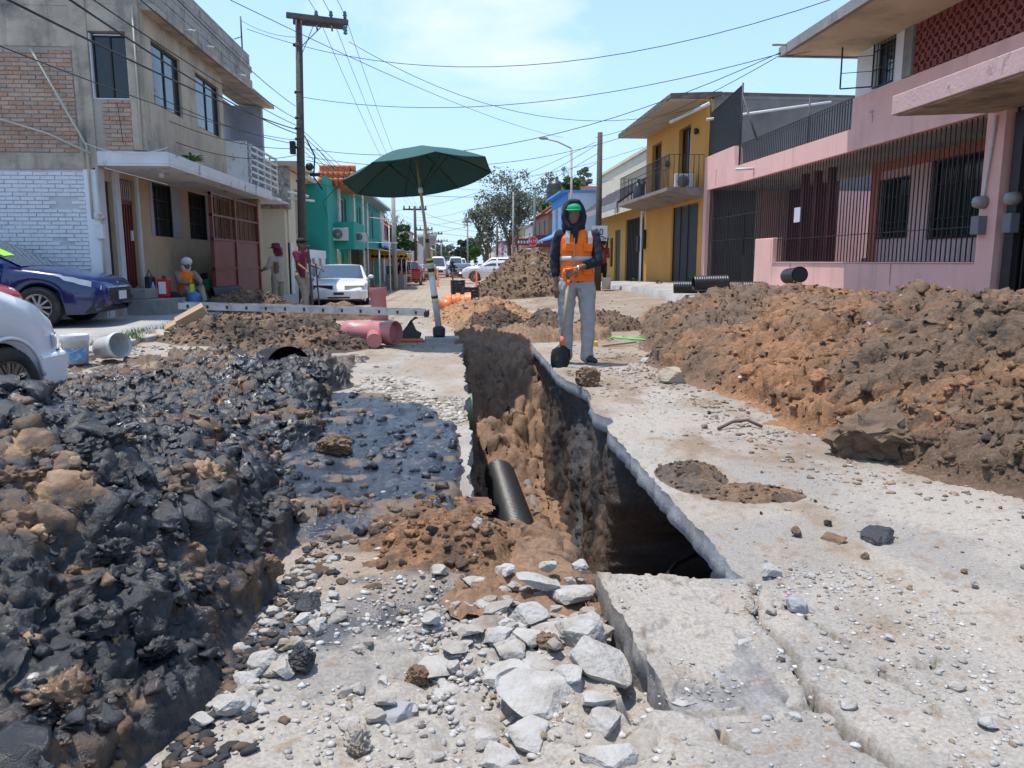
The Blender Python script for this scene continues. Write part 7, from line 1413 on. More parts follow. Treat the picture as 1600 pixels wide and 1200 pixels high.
def rlabel(kd, r, m_, x, y, what):
    an = min(ANCH, key=lambda a: (a[0]-x)**2+(a[1]-y)**2); dx, dy = x-an[0], y-an[1]; rel = ('just behind' if dy > 0 else 'just in front of') if abs(dy) > abs(dx) else ('close beside')
    return f"{'tiny' if r < .016 else 'small' if r < .026 else 'fist sized' if r < .04 else 'chunky' if r < .06 else 'broad'} {'dirty' if m_ is CONCD else 'black' if m_ is BLROCK else 'brown' if m_ is BROCK else 'pale'} {dict(slab='flake', block='lump', small='chip', clod='clod')[kd]} {rel} {an[2]}"
def rub(n, fx, fy, rlo, rhi, kinds, mts, name, label, cat, group, pw=2.0, zf=None):
    for i in range(n):
        x, y = fx(rs), fy(rs)
        if callable(fx) and isinstance(y, tuple): x, y = y
        kd = rs.choice(kinds); r = rlo+(rhi-rlo)*rs.random()**pw
        z = gzs(x, y)+(zf(x, y) if zf else 0); m_ = rs.choice(mts); rock(name, rlabel(kd, r, m_, x, y, label), cat, x, y, r, kd, rs.randint(0, 9)+40, m_, z, None, group, .2)
inbed = lambda x, y: -.5 < x < .46 and 1.7 < y < 2.7
rub(110, lambda r: None, lambda r: (min(.45, max(-.25, r.gauss(.22, .18))), min(2.72, max(1.72, r.gauss(2.38, .20)))), .018, .055, ('small', 'slab', 'block'), (CONC, CONC, CONCD), 'concrete_chunk', 'jagged lump in the bed of pale broken concrete left of the tilted slab', 'concrete chunk', 'concrete rubble left of the tilted slab', 1.6, lambda x, y: rs.uniform(-.006, .02))
rub(46, lambda r: None, lambda r: (min(.44, r.gauss(.20, .17)), min(2.66, max(1.66, r.gauss(2.15, .27)))), .05, .115, ('slab',), (CONC, CONC, CONC, CONCD), 'concrete_chunk', '', 'concrete chunk', 'concrete rubble left of the tilted slab', 1.5, lambda x, y: rs.uniform(-.005, .03))
rub(70, lambda r: None, lambda r: (r.uniform(-.35, .35), r.uniform(1.65, 2.35)), .010, .035, ('small', 'slab', 'small'), (CONC, CONC, CONCD), 'concrete_chunk', 'small pale shard scattered over the near slab', 'concrete chunk', 'shards scattered on the near slab', 2.2)
rub(34, lambda r: None, lambda r: (lambda t: (-.62+.28*t+r.uniform(-.05, .05)*1, 1.80+.95*t+r.uniform(-.08, .08)))(r.random()*.75), .018, .045, ('small', 'block'), (CONC, CONC, CONCD), 'concrete_chunk', 'white lump in the line along the black heap\'s foot', 'concrete chunk', 'white lumps along the black heap', 1.5)
rub(60, lambda r: None, lambda r: (r.uniform(.50, 1.35), r.uniform(1.65, 2.6)), .008, .034, ('small', 'slab', 'slab'), (CONC, CONC, CONCD), 'concrete_chunk', 'thin flake of concrete lying on the cracked near slab', 'concrete chunk', 'flakes on the cracked near slab', 2.2)
rub(26, lambda r: None, lambda r: (r.uniform(1.2, 2.8), r.uniform(2.2, 6.0)), .010, .028, ('clod',), (BROCK, CONCD, BLROCK), 'clod', 'small dirt clod scattered on the open slab', 'clod', 'small clods on the open slab', 2.0)
# tilted near slab (broken free, its left side stands proud)
Xg, Yg = np.meshgrid(np.linspace(0, 1, 90), np.linspace(0, 1, 110)); u, v = Xg.ravel(), Yg.ravel()
lx = np.interp(v, [0, .45, 1], [.56, .515, .49]); rx = np.interp(v, [0, .3, .7, 1], [.90, .93, .965, 1.00]); yy_ = 1.72+.88*v; P = np.stack([lerp(lx, rx, u), yy_+.0*u, u*0], 1)
P[:, 0] += (.012*fbm(P, 6, 4, 401)+.006*fbm(P, 22, 3, 402))*(np.abs(u-.5)*2)**6; P[:, 1] += (.018*fbm(P, 5, 4, 403)+.006*fbm(P, 25, 2, 404))*(np.abs(v-.5)*2)**6
zt = -.014+.052*(1-u)*sstep(.05, .55, v)+.004*v+.004*fbm(P, 7, 4, 405)+.0035*fbm(P, 34, 3, 406)+.008*sstep(.05, .10, fbm(P, 4.5, 5, 407))+.007*sstep(.30, .34, fbm(P, 5.5, 5, 417))-.012*sstep(.06, .0, np.abs(fbm(P, 2.2, 4, 418)))*sstep(.2, .4, u); T_ = P.copy(); T_[:, 2] = zt; Bt = P.copy(); Bt[:, 2] = -.11; Bt[:, 0] += .02*fbm(P, 8, 3, 408)
n1, n2_ = Xg.shape; idx = np.arange(u.size).reshape(n1, n2_); top_ = np.stack([idx[:-1, :-1], idx[:-1, 1:], idx[1:, 1:], idx[1:, :-1]], -1).reshape(-1, 4); Vv = [T_]; Q = [top_]; off = len(T_)
for a in (idx[0], idx[:, -1], idx[-1, ::-1], idx[::-1, 0]):
    lv = [a]; 
    for k_ in range(1, 6):
        q = T_[a].copy(); q[:, 2] = lerp(T_[a][:, 2], -.12, k_/5); w_ = fbm(q, 14, 4, 410); cxy = np.array([.74, 2.2]); dd_ = q[:, :2]-cxy; dd_ /= np.linalg.norm(dd_, axis=1)[:, None]; q[:, :2] += dd_*(.012*w_-.006*(k_/5))[:, None]; Vv.append(q); lv.append(np.arange(off, off+len(a))); off += len(a)
    for p_, q_ in zip(lv[:-1], lv[1:]): Q.append(np.stack([p_[:-1], q_[:-1], q_[1:], p_[1:]], -1))
Vv = np.concatenate(Vv); cc = np.ones((len(Vv), 4)); nn_ = fbm(Vv, 2.5, 5, 411)
cc[:, :3] = np.array([.325, .292, .252])*(1-.25*sstep(0, .8, nn_)[:, None]); dm = .7*sstep(.1, .6, fbm(Vv, 4, 5, 412)); cc[:, :3] = cc[:, :3]*(1-dm[:, None])+np.array([.25, .20, .15])*dm[:, None]
sd_ = Vv[:, 2] < .0; cc[sd_, :3] = np.array([.21, .20, .19])*(1+.5*fbm(Vv[sd_], 12, 3, 413))[:, None]; cc[:, 3] = .88
cm_ = sstep(.5, .75, fbm(Vv, 15, 3, 414)); cc[:, :3] = cc[:, :3]*(1-.6*cm_[:, None])+np.array([.16, .10, .065])*.6*cm_[:, None]
o = mesh_np('broken_slab', Vv, np.concatenate(Q), SOIL, col=cc, origin=(.74, 2.2, 0)); k = o.modifiers.new('e', 'EDGE_SPLIT'); k.split_angle = R(50); tag(o, 'big broken road slab tilted up beside the rubble at the trench\'s near end', 'concrete slab')
# grit strewn over the slab: too fine to count
GRIT = soil_mat('grit', bumps=.3, sc=120, dist=.003)
def grit(n, fxy, rlo, rhi, pal, seed, sub=1, zoff=0.0, kind='gravel'):
    rs = np.random.RandomState(seed); xy = fxy(rs, n); r = rlo+(rhi-rlo)*rs.uniform(size=n)**3; ok = ~((xy[:, 0] > TXL-.03) & (xy[:, 0] < TXR+.06) & (xy[:, 1] > TYN-.03) & (xy[:, 1] < TYF)); ok &= fbm(np.stack([xy[:, 0], xy[:, 1], xy[:, 0]*0], 1), 2.2, 3, seed) > rs.normal(-.05, .22, n) if len(pal) == 4 and sub == 1 else True; xy = xy[ok]; r = r[ok]; n = len(r)
    pts = np.stack([xy[:, 0], xy[:, 1], (surf(xy[:, 0], xy[:, 1]) if not zoff else slab_z(xy[:, 0], xy[:, 1]))+r*.12], 1); c = np.ones((n, 4)); c[:, 3] = .85; ids = rs.choice(len(pal), n, p=np.array([p[0] for p in pal])/sum(p[0] for p in pal)); c[:, :3] = np.array([p[1] for p in pal])[ids]*rs.uniform(.7, 1.25, (n, 1)); scatter(kind, pts, r, c, GRIT, sub, seed=seed, flat=.6)
PALW = [(6, (.40, .38, .355)), (3, (.30, .275, .245)), (1.0, (.20, .145, .10)), (.2, (.08, .075, .07))]; PALB = [(3, (.19, .13, .085)), (2, (.30, .27, .235)), (1, (.25, .15, .085)), (.2, (.07, .06, .055))]
grit(8000, lambda r, n: np.stack([r.normal(.12, .33, n), r.normal(2.2, .32, n)], 1), .0025, .020, PALW, 31)
grit(2600, lambda r, n: np.stack([r.uniform(-.7, 1.6, n), r.uniform(1.3, 2.75, n)], 1), .002, .010, PALW, 32)
grit(5200, lambda r, n: np.stack([1.0+r.beta(1.1, 1.3, n)*2.2, 2.0+r.beta(1.2, 1.1, n)*9], 1), .003, .013, PALB, 33); grit(1800, lambda r, n: (lambda y: np.stack([np.interp(y, [3.2, 4, 5, 6.4, 9], [2.6, 2.25, 2.15, 2.05, 2.0])+r.normal(-.12, .22, n), y], 1))(r.uniform(3.2, 10, n)), .004, .032, PALB, 34)
grit(900, lambda r, n: np.stack([r.uniform(1.02, 2.0, n), r.uniform(6.4, 8.2, n)], 1), .004, .03, PALB, 35); grit(2500, lambda r, n: np.stack([r.uniform(-4.3, 4.5, n), 9+r.beta(1, 1.6, n)*18], 1), .006, .04, PALB, 36)
grit(1500, lambda r, n: np.stack([r.uniform(-4.6, -2.6, n), r.uniform(6.5, 11, n)], 1), .006, .045, [(2, (.25, .22, .19)), (2, (.36, .34, .31)), (1, (.12, .09, .06))], 37)
grit(1500, lambda r, n: np.stack([r.uniform(.52, .96, n), r.uniform(1.84, 2.58, n)], 1), .002, .011, PALW, 41, zoff=.026); grit(260, lambda r, n: np.stack([r.normal(.62, .1, n), r.normal(2.42, .1, n)], 1), .002, .010, PALB, 42, zoff=.030)
grit(1500, lambda r, n: np.stack([r.uniform(.95, 1.6, n), r.uniform(1.5, 2.7, n)], 1), .002, .016, PALW, 43)
grit(900, lambda r, n: (lambda y: np.stack([np.interp(y, [1.5, 2, 3, 3.4], [-.70, -.68, -.62, -.50])+np.abs(r.normal(-.02, .08, n)), y], 1))(r.uniform(1.5, 3.4, n)), .004, .030, [(4, (.028, .028, .031)), (3, (.10, .065, .042)), (2, (.3, .28, .26))], 45, 2)
PEB = [(3, (.36, .31, .25)), (2, (.27, .235, .2)), (1, (.42, .39, .34)), (.6, (.12, .10, .09))]
grit(620, lambda r, n: (lambda t, s: np.stack([-.86+.84*t+.12*s*(1-t), 7.3-1.75*t+r.normal(0, .42, n)*(1-.3*t)], 1))(r.uniform(0, 1, n), r.normal(size=n)), .014, .042, PEB, 38, 2)
grit(260, lambda r, n: (lambda t: np.stack([-.02+r.normal(0, .05, n), 5.3+1.2*t], 1))(r.uniform(0, 1, n)), .012, .035, PEB, 39, 2)
# ================================================================== FAR HOUSES
def house(label, side, xf, xb, y0, y1, z1, wm, wins=(), roof=None, roofm=GREYCONC, overhang=.15, name='house', zb=-1.2, wm2=None, door=None, front_wins=(), over=.2):
    """side: +1 stands on the right of the street, -1 on the left; wins: (y0, y1, z0, z1) on the street face; front_wins: (x0, x1, z0, z1) on the face towards the viewer"""
    t = thing(name, label, 'house', ((xf+xb)/2, y0, zb+.5)); out = -side; a, b_ = sorted((xf, xf+side*.25)); m = MB(); hs = list(wins)+([door] if door else [])
    wallp(m, 'x', a, b_, y0, y1, zb, z1, hs); xl, xr = sorted((xf+side*.25, xb)); wallp(m, 'y', y0, y0+.25, xl, xr, zb, z1, front_wins); m.box(xl, xr, y1-.25, y1, zb, z1); m.build('walls', wm, t)
    for (c0, c1, w0, w1) in wins: window(t, 'x', xf+side*.1, out, c0, c1, w0, w1, WHMET, DGLASS, 2 if c1-c0 > 1 else 1, fw=.07)
    for (c0, c1, w0, w1) in front_wins: window(t, 'y', y0+.1, -1, c0, c1, w0, w1, WHMET, DGLASS, 1, fw=.05)
    if door: one('door', t, REDIR if len(label) % 2 else BLKIRON, lambda g: g.box(xf+side*.08, xf+side*.12, door[0], door[1], door[2], door[3]))
    xl, xr = sorted((xf-side*over, xb))
    if roof == 'tile':
        ym = (y0+y1)/2; rf = one('tiled_roof', t, roofm, lambda g: g.add([(xf-side*.5, y0-.4, z1), (xb, y0-.4, z1), (xb, y1+.4, z1), (xf-side*.5, y1+.4, z1), (lerp(xf, xb, .25), y0+1.8, z1+1.5), (xb, y0+1.8, z1+1.5), (xb, y1-1.8, z1+1.5), (lerp(xf, xb, .25), y1-1.8, z1+1.5)], [(0, 1, 5, 4), (1, 2, 6, 5), (2, 3, 7, 6), (3, 0, 4, 7), (4, 5, 6, 7), (3, 2, 1, 0)]))
        g = MB(); n = 16
        for i in range(n+1):
            u = i/n; xa = lerp(xf-side*.5, xb, u); xt = lerp(lerp(xf, xb, .25), xb, u); g.tube([(xa, y0-.42, z1+.03), (xt, y0+1.8, z1+1.52)], .09, 5)
        g.build('roof_tile_rows', roofm, rf)
    else: one('roof_slab', t, roofm, lambda g: g.box(xl, xr, y0-.1, y1+.1, z1, z1+.14))
    return t
TANF = mat('tan_far_wall', (.42, .30, .20), rough=.85, var=.12, streak=(.25, .18, .12), stf=.4); CRM2 = mat('pale_cream_wall', (.60, .54, .43), rough=.85, var=.08, streak=(.38, .33, .26), stf=.35); BLUW = mat('bright_blue_paint', (.06, .25, .55), rough=.8, var=.08); PBL = mat('pale_blue_paint', (.42, .52, .62), rough=.8, var=.08)
BRNW = mat('brown_house_wall', (.34, .235, .165), rough=.85, var=.1); RTILE = mat('dull_red_tile', (.28, .085, .05), rough=.8, var=.3, vs=5); SALM = mat('salmon_far_wall', (.58, .22, .15), rough=.85, var=.1); PKF = mat('pink_far_wall', (.55, .30, .36), rough=.85, var=.1); WHF = mat('white_far_wall', (.60, .59, .56), rough=.85, var=.1, streak=(.35, .33, .3), stf=.4); OCHF = mat('ochre_far_wall', (.45, .33, .18), rough=.85, var=.12)
house('tall cream house with a bare side wall rising behind the mustard shop', 1, 8.8, 18, 32, 48, 6.2, CRM2, [(36, 37.4, 3.7, 5.0), (42, 43.4, 3.7, 5.0)], roofm=CRM2, over=.1, front_wins=[(9.3, 9.9, 3.9, 5.1)])
t = house('pale blue house with bright blue trim and awning', 1, 7.0, 14, 49, 57, 5.4, PBL, [(51, 52.2, 3.3, 4.7), (54, 55.2, 3.3, 4.7)], roofm=BLUW, over=.5, door=(50, 52, .0, 2.3)); one('blue_trim', t, BLUW, lambda g: (g.box(6.9, 7.0, 49, 57, 4.8, 5.4), g.box(6.9, 7.0, 49, 57, -.3, 2.6), g.prism([(5.9, 2.5), (5.9, 2.6), (7.0, 3.1), (7.0, 2.9)], 'y', 48.8, 57)))
t = house('brown two storey house with red tiled roof and maroon balcony', 1, 6.9, 14, 59, 70, 4.7, BRNW, [(60.5, 61.6, 3.0, 4.3), (64, 65.2, 3.0, 4.3), (67.5, 68.6, 3.0, 4.3)], roof='tile', roofm=RTILE, door=(61, 64, -.2, 2.2), front_wins=[(8.6, 9.6, 2.9, 4.1)])
one('balcony', t, mat('maroon_far_paint', (.22, .06, .06), rough=.8), lambda g: (g.box(5.9, 6.9, 58.8, 70, 2.3, 2.45), g.box(5.9, 6.0, 58.8, 70, 2.45, 3.1), g.box(6.0, 8.5, 58.75, 58.85, 2.2, 3.1))); one('roof_room', t, TANF, lambda g: g.box(8.6, 13, 66, 70, 6.2, 7.4))
o = thing('water_tank', 'black plastic water tank on the brown house\'s roof', 'water tank', (8.3, 66.5, 7.4)); one('tank', o, BPP, lambda g: g.lathe((8.4, 66.6, 7.4-1.2), [(0, 0), (.75, 0), (.78, .3), (.75, .35), (.78, .7), (.75, .75), (.75, 1.3), (.5, 1.6), (.2, 1.7), (.2, 1.8), (0, 1.8)], 20)); one('tank_stand', o, TANF, lambda g: g.box(7.7, 9.1, 66, 67.3, 5.6, 6.2))
house('white narrow house right before the brown tiled one', 1, 6.9, 14, 71, 79, 4.4, WHF, [(73, 74.5, 2.6, 3.8)], door=(75, 77, -.4, 2)); house('tan flat roofed house with stepped upper floor', 1, 6.9, 13, 80, 92, 4.6, OCHF, [(82, 84, 2.4, 3.8), (87, 89, 2.4, 3.8)], door=(84.5, 86, -.5, 1.8))
house('salmon red house with plain walls down the street', 1, 7.0, 13, 94, 104, 5.0, SALM, [(97, 98.4, 2.4, 4), (101, 102.4, 2.4, 4)]); house('white far house with flat roof past the salmon one', 1, 7.2, 13, 106, 120, 3.6, WHF, [(110, 112, 1.5, 2.8)]); house('small pink far house near the street\'s end', 1, 7.0, 13, 122, 140, 4.2, PKF, [(126, 128, 1.8, 3)]); house('last cream house on the far right side of the street', 1, 7.4, 14, 145, 180, 3.8, CRM2, [(150, 153, 1.8, 3)])
# left side
house('white shop house right after the teal house', -1, -5.3, -12, 52.5, 58, 4.6, WHF, [(54, 56, 2.4, 3.8)], door=(53.5, 57, -.6, 1.7)); house('lilac pink house with red sloped awning', -1, -5.2, -12, 59, 67, 3.6, PKF, [(61, 63, 1.9, 3.0)], roof='tile', roofm=RTILE); house('orange cream house behind the leafy street tree', -1, -5.3, -12, 69, 80, 3.4, mat('peach_far_wall', (.60, .38, .24), rough=.85), [(72, 74, 1.6, 2.8)], door=(76, 77.5, -.6, 1.4))
house('white house with roof water tower on the far left', -1, -5.3, -12, 82, 96, 4.3, WHF, [(85, 87, 2.2, 3.5), (90, 92, 2.2, 3.5)]); house('grey cream far house with two upper windows', -1, -5.4, -12, 98, 115, 3.7, CRM2, [(102, 104, 1.8, 3), (108, 110, 1.8, 3)]); house('pale far house row end on the left side', -1, -5.4, -12, 118, 150, 3.9, WHF, [(124, 127, 1.8, 3), (136, 139, 1.8, 3)]); house('last tan house on the far left side of the street', -1, -5.6, -12, 155, 190, 3.6, TANF, [(160, 164, 1.6, 2.8)])
t = thing('water_tower', 'grey concrete water tower shaped like a funnel by the left poles', 'water tower', (-4.9, 76, 0)); p_ = at(667, 372, 76); one('bowl', t, mat('tower_grey', (.36, .35, .33), rough=.8), lambda g: g.lathe((p_.x, 76, 0), [(0, 1.0), (.25, 1.0), (.3, 2.4), (.9, 3.2), (1.0, 3.7), (0, 3.7)], 18)); one('shaft', t, MATS['tower_grey'], lambda g: g.lathe((p_.x, 76, -.8), [(.25, 0), (.25, 1.9)], 12))
# ================================================================== AWNINGS AND STALLS BY THE TEAL HOUSE
t = thing('metal_awning', 'flat white sheet metal awning over the teal house\'s shop', 'awning', (-4.4, 40, 1.7)); one('sheet', t, mat('sheet_grey', (.42, .44, .46), rough=.5), lambda g: g.prism([(-5.0, 1.85), (-3.6, 1.66), (-3.6, 1.71), (-5.0, 1.90)], 'y', 36.9, 52)); one('frame', t, WHMET, lambda g: [g.tube([(-3.65, y, -.5), (-3.65, y, 1.7)], .04, 6) for y in (37, 44, 51.5)]); one('sign_board', t, mat('pale_sign', (.5, .58, .62), rough=.6), lambda g: g.box(-4.2, -4.15, 44, 50, 1.95, 2.35))
t = thing('tarp', 'blue tarp stretched over the stalls past the teal house', 'tarp', (-3.9, 47, 1.6)); Xg, Yg = np.meshgrid(np.linspace(-4.9, -3.0, 14), np.linspace(45, 51, 18)); P = p3(Xg, Yg); P[:, 2] = 2.15-.45*((P[:, 0]+4.9)/1.9)+.10*fbm(P, 1.2, 3, 500); idx = np.arange(P.shape[0]).reshape(Xg.shape); q = np.stack([idx[:-1, :-1], idx[:-1, 1:], idx[1:, 1:], idx[1:, :-1]], -1).reshape(-1, 4); o = mesh_np('sheet', P, q, mat('blue_tarp', (.02, .12, .40), rough=.6), t); k = o.modifiers.new('s', 'SOLIDIFY'); k.thickness = .02
one('rope', t, WHMET, lambda g: g.tube([(-3.0, 45, 1.7), (-2.6, 44.2, .2)], .012, 5))
t = thing('market_stall', 'street stall under a grey canopy with scalloped orange fringe', 'stall', (-3.6, 46, 0)); z = gzs(-3.6, 45)
one('canopy', t, mat('dirty_canvas', (.36, .34, .30), rough=.9), lambda g: g.prism([(-4.7, z+2.2), (-3.9, z+2.35), (-2.75, z+1.98), (-2.75, z+1.94), (-3.9, z+2.30), (-4.7, z+2.15)], 'y', 43.2, 47.5)); one('fringe', t, mat('orange_fringe', (.52, .27, .06), rough=.9), lambda g: (g.box(-4.7, -2.75, 43.15, 43.19, z+1.78, z+2.15), [g.lathe((-4.6+i*.26, 43.17, z+1.78), [(0, -.02), (.13, -.02), (.13, .02), (0, .02)], 8, 'y') for i in range(8)], g.box(-2.77, -2.73, 43.2, 47.5, z+1.72, z+1.98)))
one('post', t, WHMET, lambda g: [g.tube([(x, y, z), (x, y, z+2.0)], .025, 6) for x in (-4.6, -2.8) for y in (43.3, 47.4)]); one('counter', t, mat('galvanised_counter', (.22, .24, .25), rough=.5), lambda g: g.box(-4.0, -2.95, 43.6, 45, z, z+.85)); one('glass_case', t, GLASS, lambda g: g.box(-3.95, -3.4, 43.7, 44.6, z+.87, z+1.35)); one('case_frame', t, WHMET, lambda g: (g.box(-3.98, -3.38, 43.68, 43.72, z+1.32, z+1.38), g.box(-3.98, -3.94, 43.68, 43.72, z+.85, z+1.35), g.box(-3.42, -3.38, 43.68, 43.72, z+.85, z+1.35)))
t = thing('tube_stand', 'white tube frame standing in front of the teal house', 'frame', (-4.3, 36, 0)); one('tube_frame', t, WHMET, lambda g: (g.tube([(-4.0, 35.5, -.4), (-4.0, 35.5, 3.1), (-3.2, 37.5, 3.1)], .03, 6), g.tube([(-5.0, 34.5, 2.0), (-2.8, 37.5, 2.0)], .02, 5), g.tube([(-3.2, 37.5, -.4), (-3.2, 37.5, 3.1)], .03, 6)))
# ================================================================== ORANGE SAFETY MESH
t = thing('safety_barrier', 'low orange plastic mesh barrier across the street', 'barrier', (-1, 44, -.3)); OM = mat('orange_mesh', (.70, .20, .11), rough=.6); zb = gzs(0, 44)
def net(g):
    for i in range(64): x = -3.2+i*.1; g.bar((x, 44, zb+.1), (x, 44, zb+.85), .018, .006)
    for j in range(7): g.bar((-3.2, 44, zb+.12+j*.12), (3.1, 44, zb+.12+j*.12-.03*(j > 3)), .006, .014)
one('netting', t, OM, net)
for x in (-3.2, -1.1, 1.1, 3.1): one('post', t, mat('orange_post', (.65, .16, .05), rough=.5), lambda g: g.lathe((x, 44, zb), [(.14, 0), (.06, .08), (.05, .9), (0, .92)], 10))
# ================================================================== POLES
PWOOD = mat('creosote_pole', (.085, .07, .06), rough=.9, var=.3, vs=6, bump=.6, bs=20, streak=(.16, .14, .12), stf=.6, strz=.15); PCON = mat('concrete_pole', (.30, .285, .265), rough=.9, var=.15); GRPOLE = mat('green_grey_pole', (.10, .13, .11), rough=.7); CER = mat('teal_insulator', (.03, .13, .13), rough=.2, coat=.5)
T = thing('utility_pole', 'tall dark wooden utility pole with crossarm before the teal house', 'utility pole', (-3.85, 20, -.1))
one('pole', T, PWOOD, lambda g: g.tube([(-3.93, 20, -.3), (-3.84, 20, 3.4), (-3.74, 20, 7.0)], [.11, .10, .08], 14))
one('crossarm', T, mat('weathered_crossarm', (.12, .095, .08), rough=.85, var=.3, vs=8), lambda g: (g.bar((-4.0, 19.86, 6.96), (-2.55, 19.86, 6.82), .10, .12), g.bar((-3.9, 20.14, 6.90), (-2.62, 20.14, 6.80), .10, .12)))
one('arm_brace', T, MATS['rusty_steel'], lambda g: (g.bar((-3.74, 19.87, 6.2), (-3.1, 19.87, 6.80), .03, .012), g.bar((-3.76, 19.87, 5.9), (-3.35, 19.87, 6.8), .015, .012)))
for x in (-3.3, -2.95, -2.62): ins = one('insulator', T, CER, lambda g: (g.lathe((x, 19.86, 6.9), [(.02, 0), (.05, .02), (.03, .05), (.06, .07), (.035, .11), (.05, .13), (.02, .18)], 10))); one('clamp', ins, MATS['rusty_steel'], lambda g: g.tube([(x, 19.86, 6.78), (x+.04, 19.7, 6.58)], .022, 6))
one('insulator', T, CER, lambda g: g.lathe((-2.6, 19.7, 6.5), [(.02, 0), (.06, .03), (.03, .06), (.06, .1), (.03, .13), (.06, .17), (.02, .2)], 10))
one('pole_band', T, MATS['rusty_steel'], lambda g: [g.lathe((-3.8-.012*k, 20, z), [(.098, 0), (.110, .0), (.110, .05), (.098, .05)], 14) for k, z in enumerate((6.3, 5.2, 4.6, 4.35, 4.1, 3.9, 3.1))])
one('cable_junction', T, DARKP, lambda g: (g.box(-4.05, -3.93, 19.8, 19.95, 3.75, 4.05), g.ball((-3.6, 19.85, 3.45), .10, 8, 6), g.box(-3.6, -3.35, 19.82, 19.9, 3.22, 3.3), g.tube([(-3.7, 19.85, 4.2), (-3.45, 19.8, 3.7), (-3.5, 19.8, 3.2), (-3.3, 19.8, 2.9)], .02, 5), g.tube([(-3.4, 19.8, 3.9), (-3.0, 19.8, 3.4), (-2.6, 19.8, 3.3), (-3.3, 19.8, 2.6), (-3.2, 19.8, 2.2)], .008, 4)))
def pole(label, px, Y, topy, r=.12, m=PCON, arm=None, name='utility_pole', arms=1):
    b_ = at(px, 420, Y); tz = at(px, topy, Y).z; x = b_.x; z = gzs(x, Y)-.2; t = thing(name, label, 'utility pole', (x, Y, z)); one('pole', t, m, lambda g: g.tube([(x, Y, z), (x, Y, tz)], [r*1.15, r*.8], 8))
    for k in range(arms if arm else 0):
        zz_ = tz-.25-.9*k; ar = one('crossarm', t, PWOOD, lambda g: g.bar((x-arm, Y, zz_), (x+arm, Y, zz_), .12, .12))
        one('insulator', ar, CER, lambda g: [g.tube([(x+q*arm, Y, zz_), (x+q*arm, Y, zz_+.28)], .06, 6) for q in (-.9, -.45, .45, .9)])
    return t
pole('dark wooden pole before the blue house holding the 20 sign', 934, 25, 207, .10, PWOOD); pole('grey concrete pole past the green leafy tree on the left', 617, 42, 308, .13, PCON); pole('pole with two crossarms behind the umbrella\'s wooden pole', 650, 60, 322, .12, PWOOD, .9, arms=1)
pole('thin far pole with crossarm left of the street', 664, 75, 355, .12, PCON, .8); pole('short far pole with double crossarm', 681, 88, 362, .12, PCON, .8, arms=2); pole('farthest pole with crossarm near the vanishing street', 690, 120, 374, .14, PCON, 1.0, arms=2); pole('pole with crossarm above the far green trees', 731, 130, 345, .14, PCON, .9)
pole('black wooden pole by the salmon house', 777, 72, 352, .12, PWOOD); pole('slim grey pole in front of the casuarina tree', 802, 60, 300, .08, PCON); pole('far thin pole by the tan house', 763, 105, 362, .12, PCON); pole('far slim pole left of the salmon house', 759, 130, 372, .12, PCON)
# street lamp
a_ = at(893, 420, 40); t = thing('street_lamp', 'curved arm street lamp rising above the blue house', 'street lamp', (a_.x, 40, 0)); p0 = at(893, 232, 40); p1 = at(849, 216, 40); one('pole', t, mat('pale_lamp_pole', (.36, .30, .27), rough=.6), lambda g: g.tube([(a_.x, 40, -.2), p0], [.07, .05], 8)); one('arm', t, MATS['pale_lamp_pole'], lambda g: g.tube([p0, p0.lerp(p1, .5)+Vector((0, 0, .08)), p1], .035, 6)); one('lamp_head', t, mat('lamp_head', (.30, .30, .30), rough=.4), lambda g: g.ball(p1, .16, 10, 8, (1.5, .7, .5)))
# stop sign and 20 sign
def text(s_, name, m, par, loc, size, rot=(R(90), 0, 0), ext=.004):
    cu = bpy.data.curves.new(name, 'FONT'); cu.body = s_; cu.size = size; cu.align_x = 'CENTER'; cu.align_y = 'CENTER'; cu.extrude = ext; o = bpy.data.objects.new(name, cu); COL.objects.link(o); cu.materials.append(m)
    dg = bpy.context.evaluated_depsgraph_get(); me = bpy.data.meshes.new_from_object(o.evaluated_get(dg)); bpy.data.objects.remove(o); o = bpy.data.objects.new(name, me); COL.objects.link(o)
    Mx = Matrix.Translation(loc) @ Euler(rot).to_matrix().to_4x4(); me.transform(Mx); me.materials.clear(); me.materials.append(m); adopt(o, par); KIDS.setdefault(par.name, []).append(o); return o
pb = pole('green grey pole carrying the red stop sign', 835, 50, 296, .10, GRPOLE)
p = at(833, 377, 49.8); t = thing('stop_sign', 'red octagonal ALTO stop sign on the green grey pole', 'sign', (p.x, 49.8, p.z)); one('plate', t, mat('sign_red', (.50, .02, .03), rough=.4), lambda g: g.lathe((p.x, 49.8, p.z), [(0, 0), (.33, 0), (.33, .02), (0, .02)], 8, 'y', smooth=False, M=Matrix.Rotation(R(22.5), 4, 'Y'))); one('border', t, WPAINT, lambda g: g.lathe((p.x, 49.79, p.z), [(.29, 0), (.31, 0), (.31, .008), (.29, .008), (.29, 0)], 8, 'y', smooth=False, M=Matrix.Rotation(R(22.5), 4, 'Y'))); text('ALTO', 'lettering', WPAINT, t, (p.x, 49.78, p.z), .24)
p = at(937, 363, 24.8); t = thing('number_sign', 'small white sign with the number 20 on the dark pole', 'sign', (p.x, 24.8, p.z)); one('plate', t, WPAINT, lambda g: g.box(p.x-.25, p.x+.25, 24.8, 24.82, p.z-.27, p.z+.21)); text('20', 'number', DARKP, t, (p.x-.02, 24.785, p.z), .28); one('small_print', t, mat('sign_print', (.25, .25, .3), rough=.6), lambda g: [g.box(p.x-.18+i*.06, p.x-.15+i*.06, 24.795, 24.8, p.z-.20-.03*(i % 2), p.z-.17) for i in range(7)])
